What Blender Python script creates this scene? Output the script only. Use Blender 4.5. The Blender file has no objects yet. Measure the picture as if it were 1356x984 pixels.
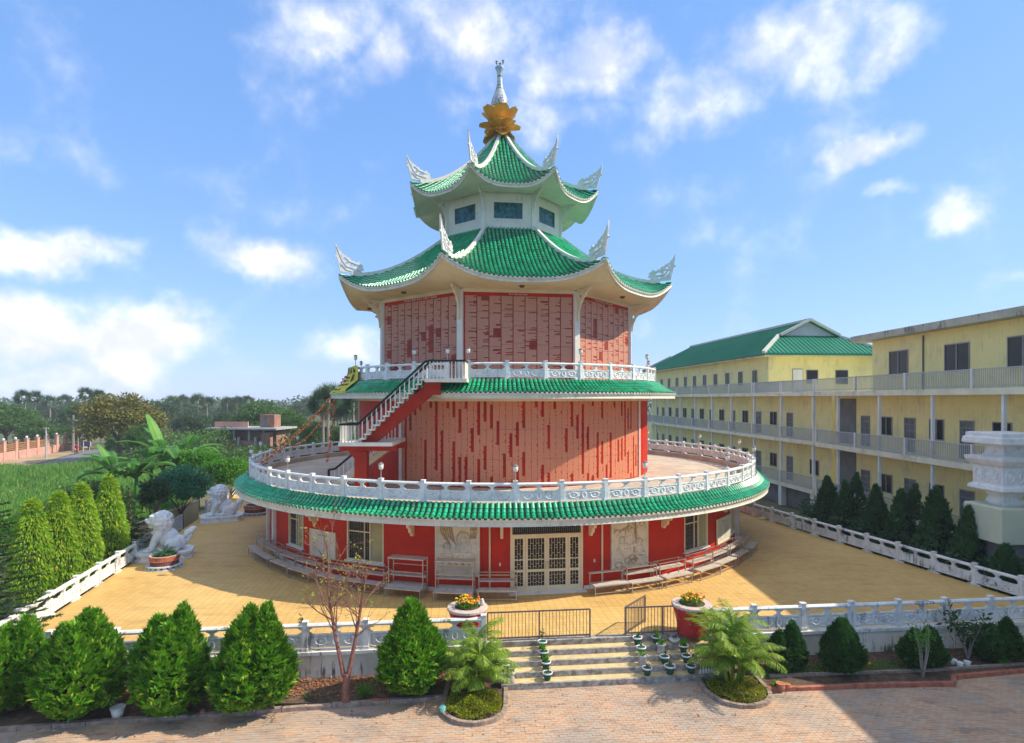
import bpy, math, random
import numpy as np
from math import sin, cos, pi, radians, sqrt, atan2, floor
from mathutils import Vector, Matrix, geometry

scene = bpy.context.scene
COL = scene.collection
random.seed(7)
RNG = np.random.default_rng(7)

# ------------------------------------------------------------------ camera
CX, DIST, CZ, FPX, HOR = .585, 41.4, 8.6, 779.0, 528.0
cam_data = bpy.data.cameras.new('camera')
cam = bpy.data.objects.new('camera', cam_data)
COL.objects.link(cam)
cam.location = (CX, -DIST, CZ)
cam.rotation_euler = (radians(90), 0, 0)
cam_data.sensor_width = 36
cam_data.lens = FPX / 1356 * 36
cam_data.shift_y = (HOR - 492) / 1356
cam_data.clip_end = 5000
cam_data.clip_start = .1
scene.camera = cam

# ------------------------------------------------------------------ light
SUN_EL, SUN_AZ = 43, 92          # azimuth counted from the camera side (-y) towards +x
to_sun = Vector((sin(radians(SUN_AZ)) * cos(radians(SUN_EL)), -cos(radians(SUN_AZ)) * cos(radians(SUN_EL)), sin(radians(SUN_EL))))
sun_data = bpy.data.lights.new('sun', 'SUN')
sun_data.energy = 2.2
sun_data.angle = radians(.5)
sun_data.color = (1, .91, .77)
sun = bpy.data.objects.new('sun', sun_data)
COL.objects.link(sun)
sun.rotation_euler = to_sun.to_track_quat('Z', 'Y').to_euler()

vs = scene.view_settings
vs.view_transform = 'Standard'
vs.look = 'None'
vs.gamma = 1
vs.exposure = 1.53
vs.use_curve_mapping = False

# ------------------------------------------------------------------ node helper
class NT:
    def __init__(s, tree):
        s.t = tree
        s.n = tree.nodes
        s.l = tree.links
    def new(s, typ, **kw):
        n = s.n.new(typ)
        for k, v in kw.items():
            setattr(n, k, v)
        return n
    def put(s, sock, v):
        if v is None:
            return
        if isinstance(v, bpy.types.NodeSocket):
            s.l.new(v, sock)
        else:
            sock.default_value = v
    def math(s, op, a, b=None, c=None, clamp=False):
        n = s.new('ShaderNodeMath', operation=op, use_clamp=clamp)
        s.put(n.inputs[0], a)
        s.put(n.inputs[1], b)
        s.put(n.inputs[2], c)
        return n.outputs[0]
    def vmath(s, op, a, b=None):
        n = s.new('ShaderNodeVectorMath', operation=op)
        s.put(n.inputs[0], a)
        s.put(n.inputs[1], b)
        return n.outputs[1] if op in ('LENGTH', 'DOT_PRODUCT', 'DISTANCE') else n.outputs[0]
    def noise(s, vec, scale, detail=3, rough=.5, out=0):
        n = s.new('ShaderNodeTexNoise')
        s.put(n.inputs['Vector'], vec)
        n.inputs['Scale'].default_value = scale
        n.inputs['Detail'].default_value = detail
        n.inputs['Roughness'].default_value = rough
        return n.outputs[out]
    def white(s, vec):
        n = s.new('ShaderNodeTexWhiteNoise', noise_dimensions='3D')
        s.put(n.inputs['Vector'], vec)
        return n.outputs[0]
    def mix(s, fac, a, b, mode='MIX'):
        n = s.new('ShaderNodeMix', data_type='RGBA', blend_type=mode)
        s.put(n.inputs[0], fac)
        s.put(n.inputs[6], a if isinstance(a, bpy.types.NodeSocket) else (*a[:3], 1))
        s.put(n.inputs[7], b if isinstance(b, bpy.types.NodeSocket) else (*b[:3], 1))
        return n.outputs[2]
    def rng(s, v, a, b, c=0, d=1, smooth=True):
        n = s.new('ShaderNodeMapRange')
        n.interpolation_type = 'SMOOTHSTEP' if smooth else 'LINEAR'
        s.put(n.inputs[0], v)
        for i, x in enumerate((a, b, c, d)):
            n.inputs[i + 1].default_value = x
        return n.outputs[0]
    def xyz(s, v):
        n = s.new('ShaderNodeSeparateXYZ')
        s.put(n.inputs[0], v)
        return n.outputs
    def comb(s, x, y, z):
        n = s.new('ShaderNodeCombineXYZ')
        s.put(n.inputs[0], x)
        s.put(n.inputs[1], y)
        s.put(n.inputs[2], z)
        return n.outputs[0]

# ------------------------------------------------------------------ sky
world = bpy.data.worlds.new('World')
scene.world = world
world.use_nodes = True
W = NT(world.node_tree)
W.n.clear()
w_out = W.new('ShaderNodeOutputWorld')
w_bg = W.new('ShaderNodeBackground')
W.l.new(w_bg.outputs[0], w_out.inputs[0])
w_sky = W.new('ShaderNodeTexSky')
w_sky.sky_type = 'NISHITA'
w_sky.sun_disc = False
w_sky.sun_elevation = radians(SUN_EL)
w_sky.sun_rotation = radians(90)
w_sky.air_density = 1.0
w_sky.dust_density = .25
w_sky.ozone_density = 2.6
w_dir = W.new('ShaderNodeTexCoord').outputs['Generated']
w_base = w_sky.outputs[0]
SKY_STRENGTH = .15
def sky_clouds():
    # soft cumulus: banks of cloud at their bearings, broken up by noise; a thin scatter elsewhere, thickened overhead for fill
    banks = [  # px, py, half width px, half height px, weight
        (35, 440, 90, 66, 1.2), (195, 466, 120, 66, 1.2), (95, 500, 120, 30, .8), (75, 322, 130, 40, .98), (15, 292, 70, 34, .8), (355, 352, 100, 48, 1.05), (10, 150, 55, 45, .5),
        (440, 25, 95, 55, .74), (520, 90, 60, 60, .66), (640, 60, 95, 90, .62), (790, 82, 95, 52, .78), (930, 120, 105, 66, .74),
        (1060, 55, 165, 68, .76), (1180, 60, 80, 55, .74), (1150, 200, 70, 30, .75), (1270, 270, 56, 40, .68), (1180, 262, 40, 20, .65), (480, 465, 80, 40, .75),
        (1350, 375, 70, 22, .5), (740, 150, 100, 45, .5), (600, 165, 60, 40, .5)]
    warp = W.noise(w_dir, 3.6, 5, .62, out=1)
    wv = W.vmath('SCALE', W.vmath('SUBTRACT', warp, (.5, .5, .5)))
    wv.node.inputs[3].default_value = .20
    d = W.vmath('ADD', w_dir, wv)
    acc = None
    for px, py, hw, hh, wt in banks:
        c = Vector(((px - 678) / FPX, 1, (HOR - py) / FPX))
        ln = c.length
        c.normalize()
        q = W.vmath('MULTIPLY', W.vmath('SUBTRACT', d, tuple(c)), (1, 1, hw / hh))
        r = W.vmath('LENGTH', q)
        b = W.rng(r, 0, hw / FPX / ln * 1.35, wt, 0)
        acc = b if acc is None else W.math('MAXIMUM', acc, b)
    n1 = W.noise(w_dir, 7.5, 7, .58)
    n2 = W.noise(w_dir, 2.3, 4, .5)
    z = W.xyz(w_dir)[2]
    # scattered cumulus everywhere, with unseen cover added overhead to whiten the fill light
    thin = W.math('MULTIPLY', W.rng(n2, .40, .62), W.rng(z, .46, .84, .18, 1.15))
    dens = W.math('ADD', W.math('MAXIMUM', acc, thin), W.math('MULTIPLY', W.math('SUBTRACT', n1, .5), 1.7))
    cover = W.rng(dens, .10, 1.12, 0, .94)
    up = W.vmath('ADD', w_dir, (0, 0, .03))
    n1u = W.noise(up, 7.5, 5, .58)
    lit = W.rng(W.math('SUBTRACT', n1, n1u), -.10, .12)
    ccol = W.mix(lit, (2.25, 2.3, 2.5), (3.2, 3.15, 3.1))
    # even out the clear sky: per-channel response, like the photograph's
    sep = W.new('ShaderNodeSeparateColor')
    W.l.new(w_base, sep.inputs[0])
    comb = W.new('ShaderNodeCombineColor')
    for i, (gm, k) in enumerate(((.60, .49), (.48, .78), (.40, 1.36))):
        W.l.new(W.math('MULTIPLY', W.math('POWER', sep.outputs[i], gm), k), comb.inputs[i])
    return W.mix(cover, comb.outputs[0], ccol)
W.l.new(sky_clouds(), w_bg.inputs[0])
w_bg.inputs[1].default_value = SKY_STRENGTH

# ------------------------------------------------------------------ materials
MATS = {}
def principled(name):
    m = bpy.data.materials.new(name)
    m.use_nodes = True
    t = NT(m.node_tree)
    t.n.clear()
    o = t.new('ShaderNodeOutputMaterial')
    b = t.new('ShaderNodeBsdfPrincipled')
    t.l.new(b.outputs[0], o.inputs[0])
    MATS[name] = m
    return m, t, b, o
def geo(t):
    return t.new('ShaderNodeNewGeometry').outputs
def lum(c, k):
    return tuple(min(1, x * k) for x in c)
def mat(name, col, rough=.6, var=.15, vs_=2.5, bump=0., bs=40, metal=0, island=0., dirt=None, streak=None, coat=0, spec=.2, alpha=None):
    """plain painted / stone / metal surface: colour with mottling, optional wear with a shape of its own"""
    m, t, b, o = principled(name)
    G = geo(t)
    pos = G['Position']
    n = t.noise(pos, vs_, 5, .6)
    c = t.mix(t.rng(n, .3, .7), lum(col, 1 - var), lum(col, 1 + var))
    if island:
        r = G['Random Per Island']
        c = t.mix(1.0, c, t.mix(r, (1 - island,) * 3, (1 + island,) * 3), 'MULTIPLY')
    if dirt:
        dc, ds, th, amt = dirt
        dn = t.noise(pos, ds, 7, .68)
        c = t.mix(t.math('MULTIPLY', t.rng(dn, th, th + .16), amt), c, dc)
    if streak:
        sc_, th, amt = streak
        v = t.vmath('MULTIPLY', pos, (6, 6, .55))
        sn = t.noise(v, 1.0, 6, .66)
        sn2 = t.noise(pos, .9, 3, .5)
        f = t.math('MULTIPLY', t.rng(t.math('ADD', sn, t.math('MULTIPLY', t.math('SUBTRACT', sn2, .5), .7)), th, th + .15), amt)
        c = t.mix(f, c, sc_)
    t.l.new(c, b.inputs['Base Color'])
    b.inputs['Roughness'].default_value = rough
    b.inputs['Metallic'].default_value = metal
    b.inputs['Specular IOR Level'].default_value = spec
    if coat:
        b.inputs['Coat Weight'].default_value = coat
        b.inputs['Coat Roughness'].default_value = .12
    if bump:
        bn = t.new('ShaderNodeBump')
        bn.inputs['Strength'].default_value = bump
        bn.inputs['Distance'].default_value = .02
        t.l.new(t.noise(pos, bs, 5, .6), bn.inputs['Height'])
        t.l.new(bn.outputs[0], b.inputs['Normal'])
    return m
def leaf(name, c1, c2, c3=None, rough=.5, trans=.35, clump=1.6):
    """foliage: each leaf its own tone, plus lighter and darker growth from clump to clump"""
    m, t, b, o = principled(name)
    G = geo(t)
    r = G['Random Per Island']
    n = t.noise(G['Position'], clump, 3, .5)
    f = t.math('ADD', t.math('MULTIPLY', r, .6), t.math('MULTIPLY', t.rng(n, .3, .7), .4))
    c = t.mix(f, c1, c2)
    if c3:
        c = t.mix(t.rng(t.white(t.comb(r, r, .3)), .86, .92), c, c3)
    t.l.new(c, b.inputs['Base Color'])
    b.inputs['Roughness'].default_value = rough
    b.inputs['Specular IOR Level'].default_value = .3
    tr = t.new('ShaderNodeBsdfTranslucent')
    t.l.new(t.mix(.5, c, lum(c2, 1.3)), tr.inputs[0])
    mx = t.new('ShaderNodeMixShader')
    mx.inputs[0].default_value = trans
    t.l.new(b.outputs[0], mx.inputs[1])
    t.l.new(tr.outputs[0], mx.inputs[2])
    t.l.new(mx.outputs[0], o.inputs[0])
    return m

def make_materials():
    m, t, b, o = principled('tile_green')
    G = geo(t)
    r = G['Random Per Island']
    n = t.noise(G['Position'], 1.3, 4, .6)
    c = t.mix(r, (.004, .22, .085), (.016, .46, .20))
    c = t.mix(t.rng(n, .35, .75, 0, .45), c, (.016, .40, .19))
    c = t.mix(t.rng(t.noise(G['Position'], .9, 6, .7), .52, .68, 0, .7), c, (.012, .12, .055))
    c = t.mix(t.rng(t.white(t.comb(r, r, r)), .95, .97), c, (.05, .26, .12))
    t.l.new(c, b.inputs['Base Color'])
    b.inputs['Roughness'].default_value = .3
    b.inputs['Coat Weight'].default_value = .35
    b.inputs['Coat Roughness'].default_value = .15
    mat('tile_pan', (.004, .08, .04), .4, .3, 3)
    mat('cream', (.74, .60, .38), .55, .08, .8, dirt=((.45, .35, .22), 1.5, .58, .35))
    mat('fascia', (.66, .63, .50), .5, .08, 1.5, dirt=((.40, .37, .28), 2.5, .53, .55), streak=((.26, .25, .20), .60, .5))
    mat('white_paint', (.74, .70, .58), .5, .06, 1.2, dirt=((.5, .47, .4), 2.0, .56, .5), streak=((.42, .39, .32), .60, .45))
    mat('finial_white', (.68, .67, .61), .45, .07, 3, bump=.3, bs=18, dirt=((.42, .42, .38), 4, .56, .45))
    mat('red_wall', (.52, .026, .009), .55, .10, .7, bump=.08, bs=60, dirt=((.38, .018, .008), 1.1, .55, .45), streak=((.27, .018, .010), .58, .5))
    mat('red_concrete', (.34, .024, .010), .6, .14, 1.5, bump=.12, bs=40)
    mat('deck', (.50, .41, .30), .75, .16, .9, bump=.1, bs=30, dirt=((.32, .28, .23), 1.2, .52, .5))
    mat('stone', (.76, .76, .71), .62, .10, 2.2, bump=.22, bs=30, dirt=((.48, .49, .48), 2.6, .50, .5), streak=((.22, .22, .22), .62, .5))
    mat('stone_terrace', (.74, .73, .67), .65, .10, 2.2, bump=.25, bs=30, dirt=((.34, .35, .35), 2.4, .52, .55), streak=((.10, .10, .10), .56, .75))
    mat('lion_stone', (.76, .77, .74), .6, .08, 2.5, bump=.25, bs=26, dirt=((.42, .43, .43), 3, .52, .5))
    mat('retaining', (.80, .74, .60), .8, .15, 1.0, bump=.3, bs=22, dirt=((.58, .50, .36), 1.2, .5, .5), streak=((.05, .05, .05), .56, .9))
    mat('step_stone', (.34, .32, .28), .8, .3, 6, bump=.3, bs=30, dirt=((.11, .10, .085), 5, .48, .75))
    mat('tread', (.62, .46, .22), .7, .14, 4, bump=.1, bs=30, dirt=((.42, .33, .22), 3, .5, .5))
    mat('kerb', (.33, .25, .19), .85, .25, 5, bump=.3, bs=30, dirt=((.14, .11, .09), 4, .5, .6))
    mat('red_brick', (.36, .13, .08), .85, .25, 5, island=.3, bump=.3, bs=30)
    mat('soil', (.10, .068, .045), .95, .35, 5, bump=.6, bs=25, dirt=((.20, .13, .08), 3, .5, .7))
    mat('bronze', (.66, .36, .045), .38, .15, 3, metal=.15, bump=.08, bs=12, dirt=((.40, .19, .03), 3, .56, .5), spec=.4)
    mat('steel', (.42, .41, .38), .38, .12, 4, metal=.65)
    mat('shelf_board', (.50, .44, .36), .55, .12, 4, dirt=((.33, .24, .16), 5, .5, .5))
    mat('brown_rail', (.17, .13, .12), .45, .15, 4, metal=.3)
    mat('black_rail', (.016, .022, .020), .35, .1, 3)
    mat('alu_frame', (.76, .64, .40), .42, .06, 2)
    mat('glass_dark', (.018, .022, .024), .12, .3, .8, spec=.22)
    mat('glass_pale', (.35, .32, .17), .15, .15, 1.0, spec=.35)
    mat('grille', (.20, .19, .15), .5, .1, 3)
    mat('blue_glass', (.02, .11, .13), .2, .6, 3.5, spec=.25, dirt=((.10, .24, .26), 5, .5, .8))
    mat('relief', (.70, .62, .46), .65, .08, 2.5, bump=.3, bs=14, dirt=((.50, .37, .2), 4, .52, .6))
    mat('relief_brown', (.46, .33, .17), .7, .15, 5)  # browner tone for the carved outlines
    mat('board', (.66, .60, .46), .5, .08, 2.5, dirt=((.45, .50, .38), 3, .55, .5))
    mat('ink', (.05, .05, .05), .7, .1, 3)
    mat('lettering', (.72, .62, .55), .6, .05, 3)
    mat('lamp_glass', (.78, .74, .66), .3, .05, 3)
    mat('planter_brick', (.42, .12, .055), .7, .25, 6, island=.2, bump=.2, bs=30)
    mat('planter_dark', (.19, .05, .035), .7, .25, 6, island=.2, bump=.2, bs=30)
    mat('planter_rim', (.55, .45, .38), .7, .2, 5, dirt=((.35, .18, .13), 5, .5, .6))
    mat('planter_red', (.46, .035, .03), .45, .2, 3, dirt=((.75, .7, .6), 7, .60, .9))
    mat('planter_ring', (.50, .56, .56), .7, .1, 4)
    mat('pot_green', (.012, .085, .055), .4, .15, 5)
    mat('pot_white', (.68, .67, .62), .5, .1, 5)
    mat('pot_stone', (.44, .41, .36), .8, .2, 5, bump=.2)
    mat('pot_cyan', (.20, .60, .55), .4, .1, 5)
    mat('terracotta', (.44, .17, .09), .75, .2, 5)
    mat('bucket', (.60, .60, .56), .5, .12, 5)
    mat('bark', (.17, .115, .085), .9, .3, 9, bump=.5, bs=30)
    mat('bark_red', (.25, .115, .085), .85, .25, 9, bump=.4, bs=30)
    mat('bark_pale', (.27, .23, .19), .9, .25, 7, bump=.4, bs=25)
    mat('yellow_wall', (.82, .73, .32), .7, .07, .5, dirt=((.62, .57, .32), .5, .50, .6), streak=((.50, .47, .30), .55, .5))
    mat('pale_slab', (.70, .69, .52), .7, .1, .8, dirt=((.36, .37, .30), .9, .52, .6))
    mat('parapet', (.44, .43, .34), .8, .15, .8, streak=((.10, .11, .10), .52, .8))
    mat('roof_green', (.008, .19, .105), .5, .12, .5, island=.06)
    mat('roof_ridge', (.55, .55, .46), .6, .1, 1)
    mat('gable_grey', (.42, .47, .46), .7, .08, 1)
    mat('window_frame', (.26, .26, .25), .5, .1, 2)
    mat('door_dark', (.13, .14, .14), .5, .2, 2)
    mat('col_white', (.70, .71, .66), .6, .08, 1)
    mat('rail_pale', (.40, .43, .42), .5, .08, 1)
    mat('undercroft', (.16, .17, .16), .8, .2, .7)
    mat('pale_green', (.56, .60, .44), .65, .06, .8, dirt=((.42, .47, .36), 1, .55, .5))
    mat('pink_wall', (.56, .31, .24), .8, .12, .6, dirt=((.42, .2, .15), .8, .55, .5))
    mat('orange_rail', (.38, .17, .05), .6, .15, 1)
    mat('brick_wall', (.33, .17, .12), .9, .22, 1.2, bump=.3, bs=8)
    mat('concrete', (.38, .37, .34), .8, .15, .8)
    mat('asphalt', (.17, .175, .18), .85, .15, .3)
    mat('verge', (.36, .27, .16), .95, .2, .3)
    mat('wall_ochre', (.58, .46, .26), .8, .1, .6)
    mat('pole', (.40, .40, .38), .8, .1, 1)
    mat('sign_white', (.72, .74, .72), .6, .05, 1)
    mat('sign_blue', (.05, .13, .28), .6, .1, 1)
    mat('bike_red', (.35, .02, .02), .3, .1, 2)
    mat('rubber', (.02, .02, .02), .7, .1, 2)
    mat('shirt_red', (.40, .03, .04), .8, .1, 4)
    mat('skin', (.24, .12, .07), .6, .08, 4)
    mat('flower_yellow', (.78, .50, .02), .7, .2, 9, island=.25)
    mat('flower_orange', (.75, .20, .015), .7, .2, 9, island=.25)
    mat('flower_white', (.72, .66, .58), .7, .1, 9)
    mat('flower_red', (.60, .03, .02), .7, .1, 9)
    mat('string', (.12, .10, .06), .8, .1, 9)
    mat('banner', (.62, .54, .04), .7, .10, 3)
    mat('light_dark', (.10, .08, .05), .5, .1, 3)
    # vase: white mosaic with blue scrollwork and orange bands
    m, t, b, o = principled('vase')
    tc = t.new('ShaderNodeTexCoord').outputs['Object']
    z = t.xyz(tc)[2]
    n = t.noise(tc, 4.2, 2, .5)
    n2 = t.noise(t.vmath('ADD', tc, (3, 1, 7)), 3.0, 2, .5)
    c = t.mix(t.rng(n2, .47, .55), (.55, .53, .46), (.28, .42, .48))
    band = t.math('MULTIPLY', t.rng(z, .2, .5), t.rng(z, 1.25, 1.0))
    c = t.mix(t.rng(z, .55, .35), c, (.72, .40, .09))
    lines = t.math('LESS_THAN', t.math('ABSOLUTE', t.math('SUBTRACT', n, .5)), .035)
    c = t.mix(t.math('MULTIPLY', lines, band), c, (.015, .02, .14))
    for zz, cc in ((1.85, (.62, .30, .05)), (1.72, (.05, .25, .28)), (1.98, (.05, .25, .28)), (2.62, (.03, .15, .18))):
        c = t.mix(t.math('LESS_THAN', t.math('ABSOLUTE', t.math('SUBTRACT', z, zz)), .055), c, cc)
    t.l.new(c, b.inputs['Base Color'])
    b.inputs['Roughness'].default_value = .3
    # terrace paving
    m, t, b, o = principled('terrace_tiles')
    G = geo(t)
    pos = G['Position']
    rot = t.new('ShaderNodeVectorRotate', rotation_type='Z_AXIS')
    t.l.new(pos, rot.inputs['Vector'])
    rot.inputs['Angle'].default_value = radians(-6)
    br = t.new('ShaderNodeTexBrick')
    br.offset = 0
    br.squash = 1
    t.l.new(rot.outputs[0], br.inputs['Vector'])
    for k, v in (('Scale', 1.0), ('Mortar Size', .011), ('Brick Width', .3), ('Row Height', .3), ('Bias', 0.0), ('Mortar Smooth', .2)):
        br.inputs[k].default_value = v
    br.inputs['Color1'].default_value = (.67, .44, .14, 1)
    br.inputs['Color2'].default_value = (.59, .385, .12, 1)
    br.inputs['Mortar'].default_value = (.42, .27, .085, 1)
    c = br.outputs['Color']
    n = t.noise(pos, .16, 5, .6)
    c = t.mix(t.rng(n, .35, .7, 0, .55), c, t.mix(1.0, c, (.78, .66, .50), 'MULTIPLY'))
    n2 = t.noise(t.vmath('MULTIPLY', pos, (.35, 1.2, 1)), 1.1, 6, .68)
    c = t.mix(t.rng(n2, .48, .72, 0, .55), c, t.mix(1.0, c, (.70, .60, .48), 'MULTIPLY'))
    t.l.new(c, b.inputs['Base Color'])
    b.inputs['Roughness'].default_value = .7
    bn = t.new('ShaderNodeBump')
    bn.inputs['Strength'].default_value = .35
    bn.inputs['Distance'].default_value = .01
    t.l.new(t.math('SUBTRACT', 1, br.outputs['Fac']), bn.inputs['Height'])
    t.l.new(bn.outputs[0], b.inputs['Normal'])
    # brick pavers of the forecourt
    m, t, b, o = principled('paver')
    G = geo(t)
    r = t.new('ShaderNodeObjectInfo').outputs['Random']
    r2 = t.math('FRACT', t.math('ADD', r, t.math('MULTIPLY', G['Random Per Island'], 7.31)))
    c = t.mix(r2, (.46, .285, .17), (.53, .345, .215))
    c = t.mix(t.rng(t.white(t.comb(r2, .2, r2)), .80, .86), c, (.45, .35, .25))
    n = t.noise(G['Position'], .45, 5, .62)
    c = t.mix(t.rng(n, .42, .68, 0, .75), c, (.32, .275, .225))
    n = t.noise(t.vmath('MULTIPLY', G['Position'], (1, 2.2, 1)), .9, 7, .72)
    c = t.mix(t.rng(n, .50, .68, 0, .72), c, (.22, .16, .12))
    t.l.new(c, b.inputs['Base Color'])
    b.inputs['Roughness'].default_value = .85
    bn = t.new('ShaderNodeBump')
    bn.inputs['Strength'].default_value = .35
    bn.inputs['Distance'].default_value = .02
    t.l.new(t.noise(G['Position'], 45, 4, .6), bn.inputs['Height'])
    t.l.new(bn.outputs[0], b.inputs['Normal'])
    mat('paver_sand', (.40, .27, .17), .95, .2, 2)
    # open ground
    m, t, b, o = principled('ground')
    pos = geo(t)['Position']
    n = t.noise(pos, .05, 6, .6)
    n2 = t.noise(pos, .9, 5, .7)
    c = t.mix(t.rng(n, .4, .62), (.055, .10, .022), (.16, .125, .06))
    c = t.mix(t.rng(n2, .4, .7, 0, .6), c, (.035, .065, .018))
    t.l.new(c, b.inputs['Base Color'])
    b.inputs['Roughness'].default_value = .95
    # engraved granite: u counts columns, v counts lines of characters
    for nm, blk, thr, lo, red, pale in (('granite_rows', 9.0, .88, .62, (.31, .05, .030), (.56, .285, .185)), ('granite_columns', 22.0, .56, .46, (.36, .016, .006), (.64, .265, .145))):
        m, t, b, o = principled(nm)
        uv = t.new('ShaderNodeUVMap').outputs[0]
        x, y, _ = t.xyz(uv)
        fx = t.math('FRACT', x)
        cx = t.math('FLOOR', x)
        ly = t.math('FLOOR', y)
        fy = t.math('FRACT', y)
        r1 = t.white(t.comb(cx, ly, 1.5))
        by = t.math('FLOOR', t.math('DIVIDE', t.math('ADD', y, t.math('MULTIPLY', t.white(t.comb(cx, 3.3, 0)), 40)), blk))
        r2 = t.white(t.comb(cx, by, 7.5))
        short = t.math('GREATER_THAN', r2, thr)
        ll = t.math('ADD', .97 if nm == 'granite_rows' else 1.02, t.math('MULTIPLY', t.math('MULTIPLY', t.math('GREATER_THAN', r1, .76), t.math('SUBTRACT', r1, .76)), -3.0 if nm == 'granite_rows' else -.9))
        ll = t.math('SUBTRACT', ll, t.math('MULTIPLY', short, lo))
        txt = t.math('MULTIPLY', t.math('LESS_THAN', fx, ll), t.math('GREATER_THAN', fx, .03 if nm == 'granite_rows' else -.1))
        txt = t.math('MULTIPLY', txt, t.math('GREATER_THAN', fy, .06))
        sp = t.white(t.vmath('FLOOR', t.comb(t.math('MULTIPLY', x, 9), t.math('MULTIPLY', y, 2.0), 4)))
        txt = t.math('MULTIPLY', txt, t.math('ADD', .76, t.math('MULTIPLY', sp, .24)))
        pos = geo(t)['Position']
        rr = t.mix(t.rng(t.noise(pos, 1.4, 4, .6), .3, .7), lum(red, .8), lum(red, 1.2))
        c = t.mix(txt, rr, pale)
        t.l.new(c, b.inputs['Base Color'])
        b.inputs['Roughness'].default_value = .55
        b.inputs['Specular IOR Level'].default_value = .15
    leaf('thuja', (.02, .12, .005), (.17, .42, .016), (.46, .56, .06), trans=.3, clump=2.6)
    mat('inner_shade', (.018, .028, .010), .95, .4, 6, bump=.5, bs=30)  # near-black core; shade between the sprays put into its colour
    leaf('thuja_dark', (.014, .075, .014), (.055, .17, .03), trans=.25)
    leaf('palm_leaf', (.09, .22, .016), (.30, .44, .04), (.54, .54, .10), trans=.45)
    leaf('cycad', (.014, .085, .02), (.045, .16, .035), trans=.25)
    leaf('banana', (.04, .16, .03), (.13, .32, .06), (.34, .38, .18), trans=.4)
    leaf('banana_bright', (.12, .34, .04), (.20, .42, .06), trans=.45)
    leaf('ashoka', (.12, .30, .012), (.36, .54, .03), (.58, .54, .05), trans=.5)
    leaf('conifer', (.020, .065, .014), (.075, .15, .025), trans=.25)
    leaf('casuarina', (.025, .16, .07), (.08, .28, .12), trans=.35)
    leaf('bush_bright', (.04, .17, .012), (.13, .34, .03), trans=.4)
    leaf('tree_mid', (.035, .11, .02), (.11, .21, .04), trans=.3, clump=.35)
    leaf('tree_olive', (.10, .12, .02), (.24, .21, .035), trans=.3, clump=.3)
    leaf('tree_far', (.035, .085, .035), (.08, .14, .055), trans=.3, clump=.25)
    leaf('hedge_dark', (.02, .085, .028), (.075, .18, .055), trans=.3)
    leaf('grass', (.06, .20, .02), (.16, .34, .05), (.30, .34, .08), trans=.4, clump=.2)
    leaf('cover_lime', (.13, .19, .008), (.34, .34, .015), trans=.35)
    leaf('shrub_leaf', (.02, .06, .02), (.06, .13, .035), trans=.3)
    leaf('sprout', (.25, .34, .03), (.42, .42, .05), (.55, .30, .05), trans=.4)
    leaf('litter', (.22, .08, .035), (.42, .19, .08), (.12, .06, .04), trans=.1)
make_materials()

# ------------------------------------------------------------------ object helpers
def g(px, py, z=0.):
    """point of the photograph on the horizontal plane z, in scene coordinates"""
    Z = (CZ - z) * FPX / (py - HOR)
    return CX + (px - 678) * Z / FPX, -DIST + Z
def atd(px, py, Z):
    return Vector((CX + (px - 678) * Z / FPX, -DIST + Z, CZ - (py - HOR) * Z / FPX))
def polar(R, a, z=0.):
    a = radians(a)
    return Vector((R * sin(a), -R * cos(a), z))
def tag(o, label=None, cat=None, group=None, kind=None):
    if label: o['label'] = label
    if cat: o['category'] = cat
    if group: o['group'] = group
    if kind: o['kind'] = kind
    return o
def empty(name, loc=(0, 0, 0), rz=0., label=None, cat=None, group=None):
    o = bpy.data.objects.new(name, None)
    o.empty_display_size = .2
    COL.objects.link(o)
    o.location = loc
    o.rotation_euler = (0, 0, rz)
    return tag(o, label, cat, group)
def link(name, me, parent=None, loc=(0, 0, 0), rot=(0, 0, 0), scale=(1, 1, 1)):
    o = bpy.data.objects.new(name, me)
    COL.objects.link(o)
    if parent: o.parent = parent
    o.location = loc
    o.rotation_euler = rot
    o.scale = scale
    return o
def dup(root, loc, rz=0., scale=1., label=None):
    r = root.copy()
    COL.objects.link(r)
    r.location = loc
    r.rotation_euler = (0, 0, rz)
    r.scale = (scale,) * 3 if not isinstance(scale, tuple) else scale
    if label: r['label'] = label
    for ch in root.children:
        c = ch.copy()
        COL.objects.link(c)
        c.parent = r
        for d in ch.children:
            e = d.copy()
            COL.objects.link(e)
            e.parent = c
    return r

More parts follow.
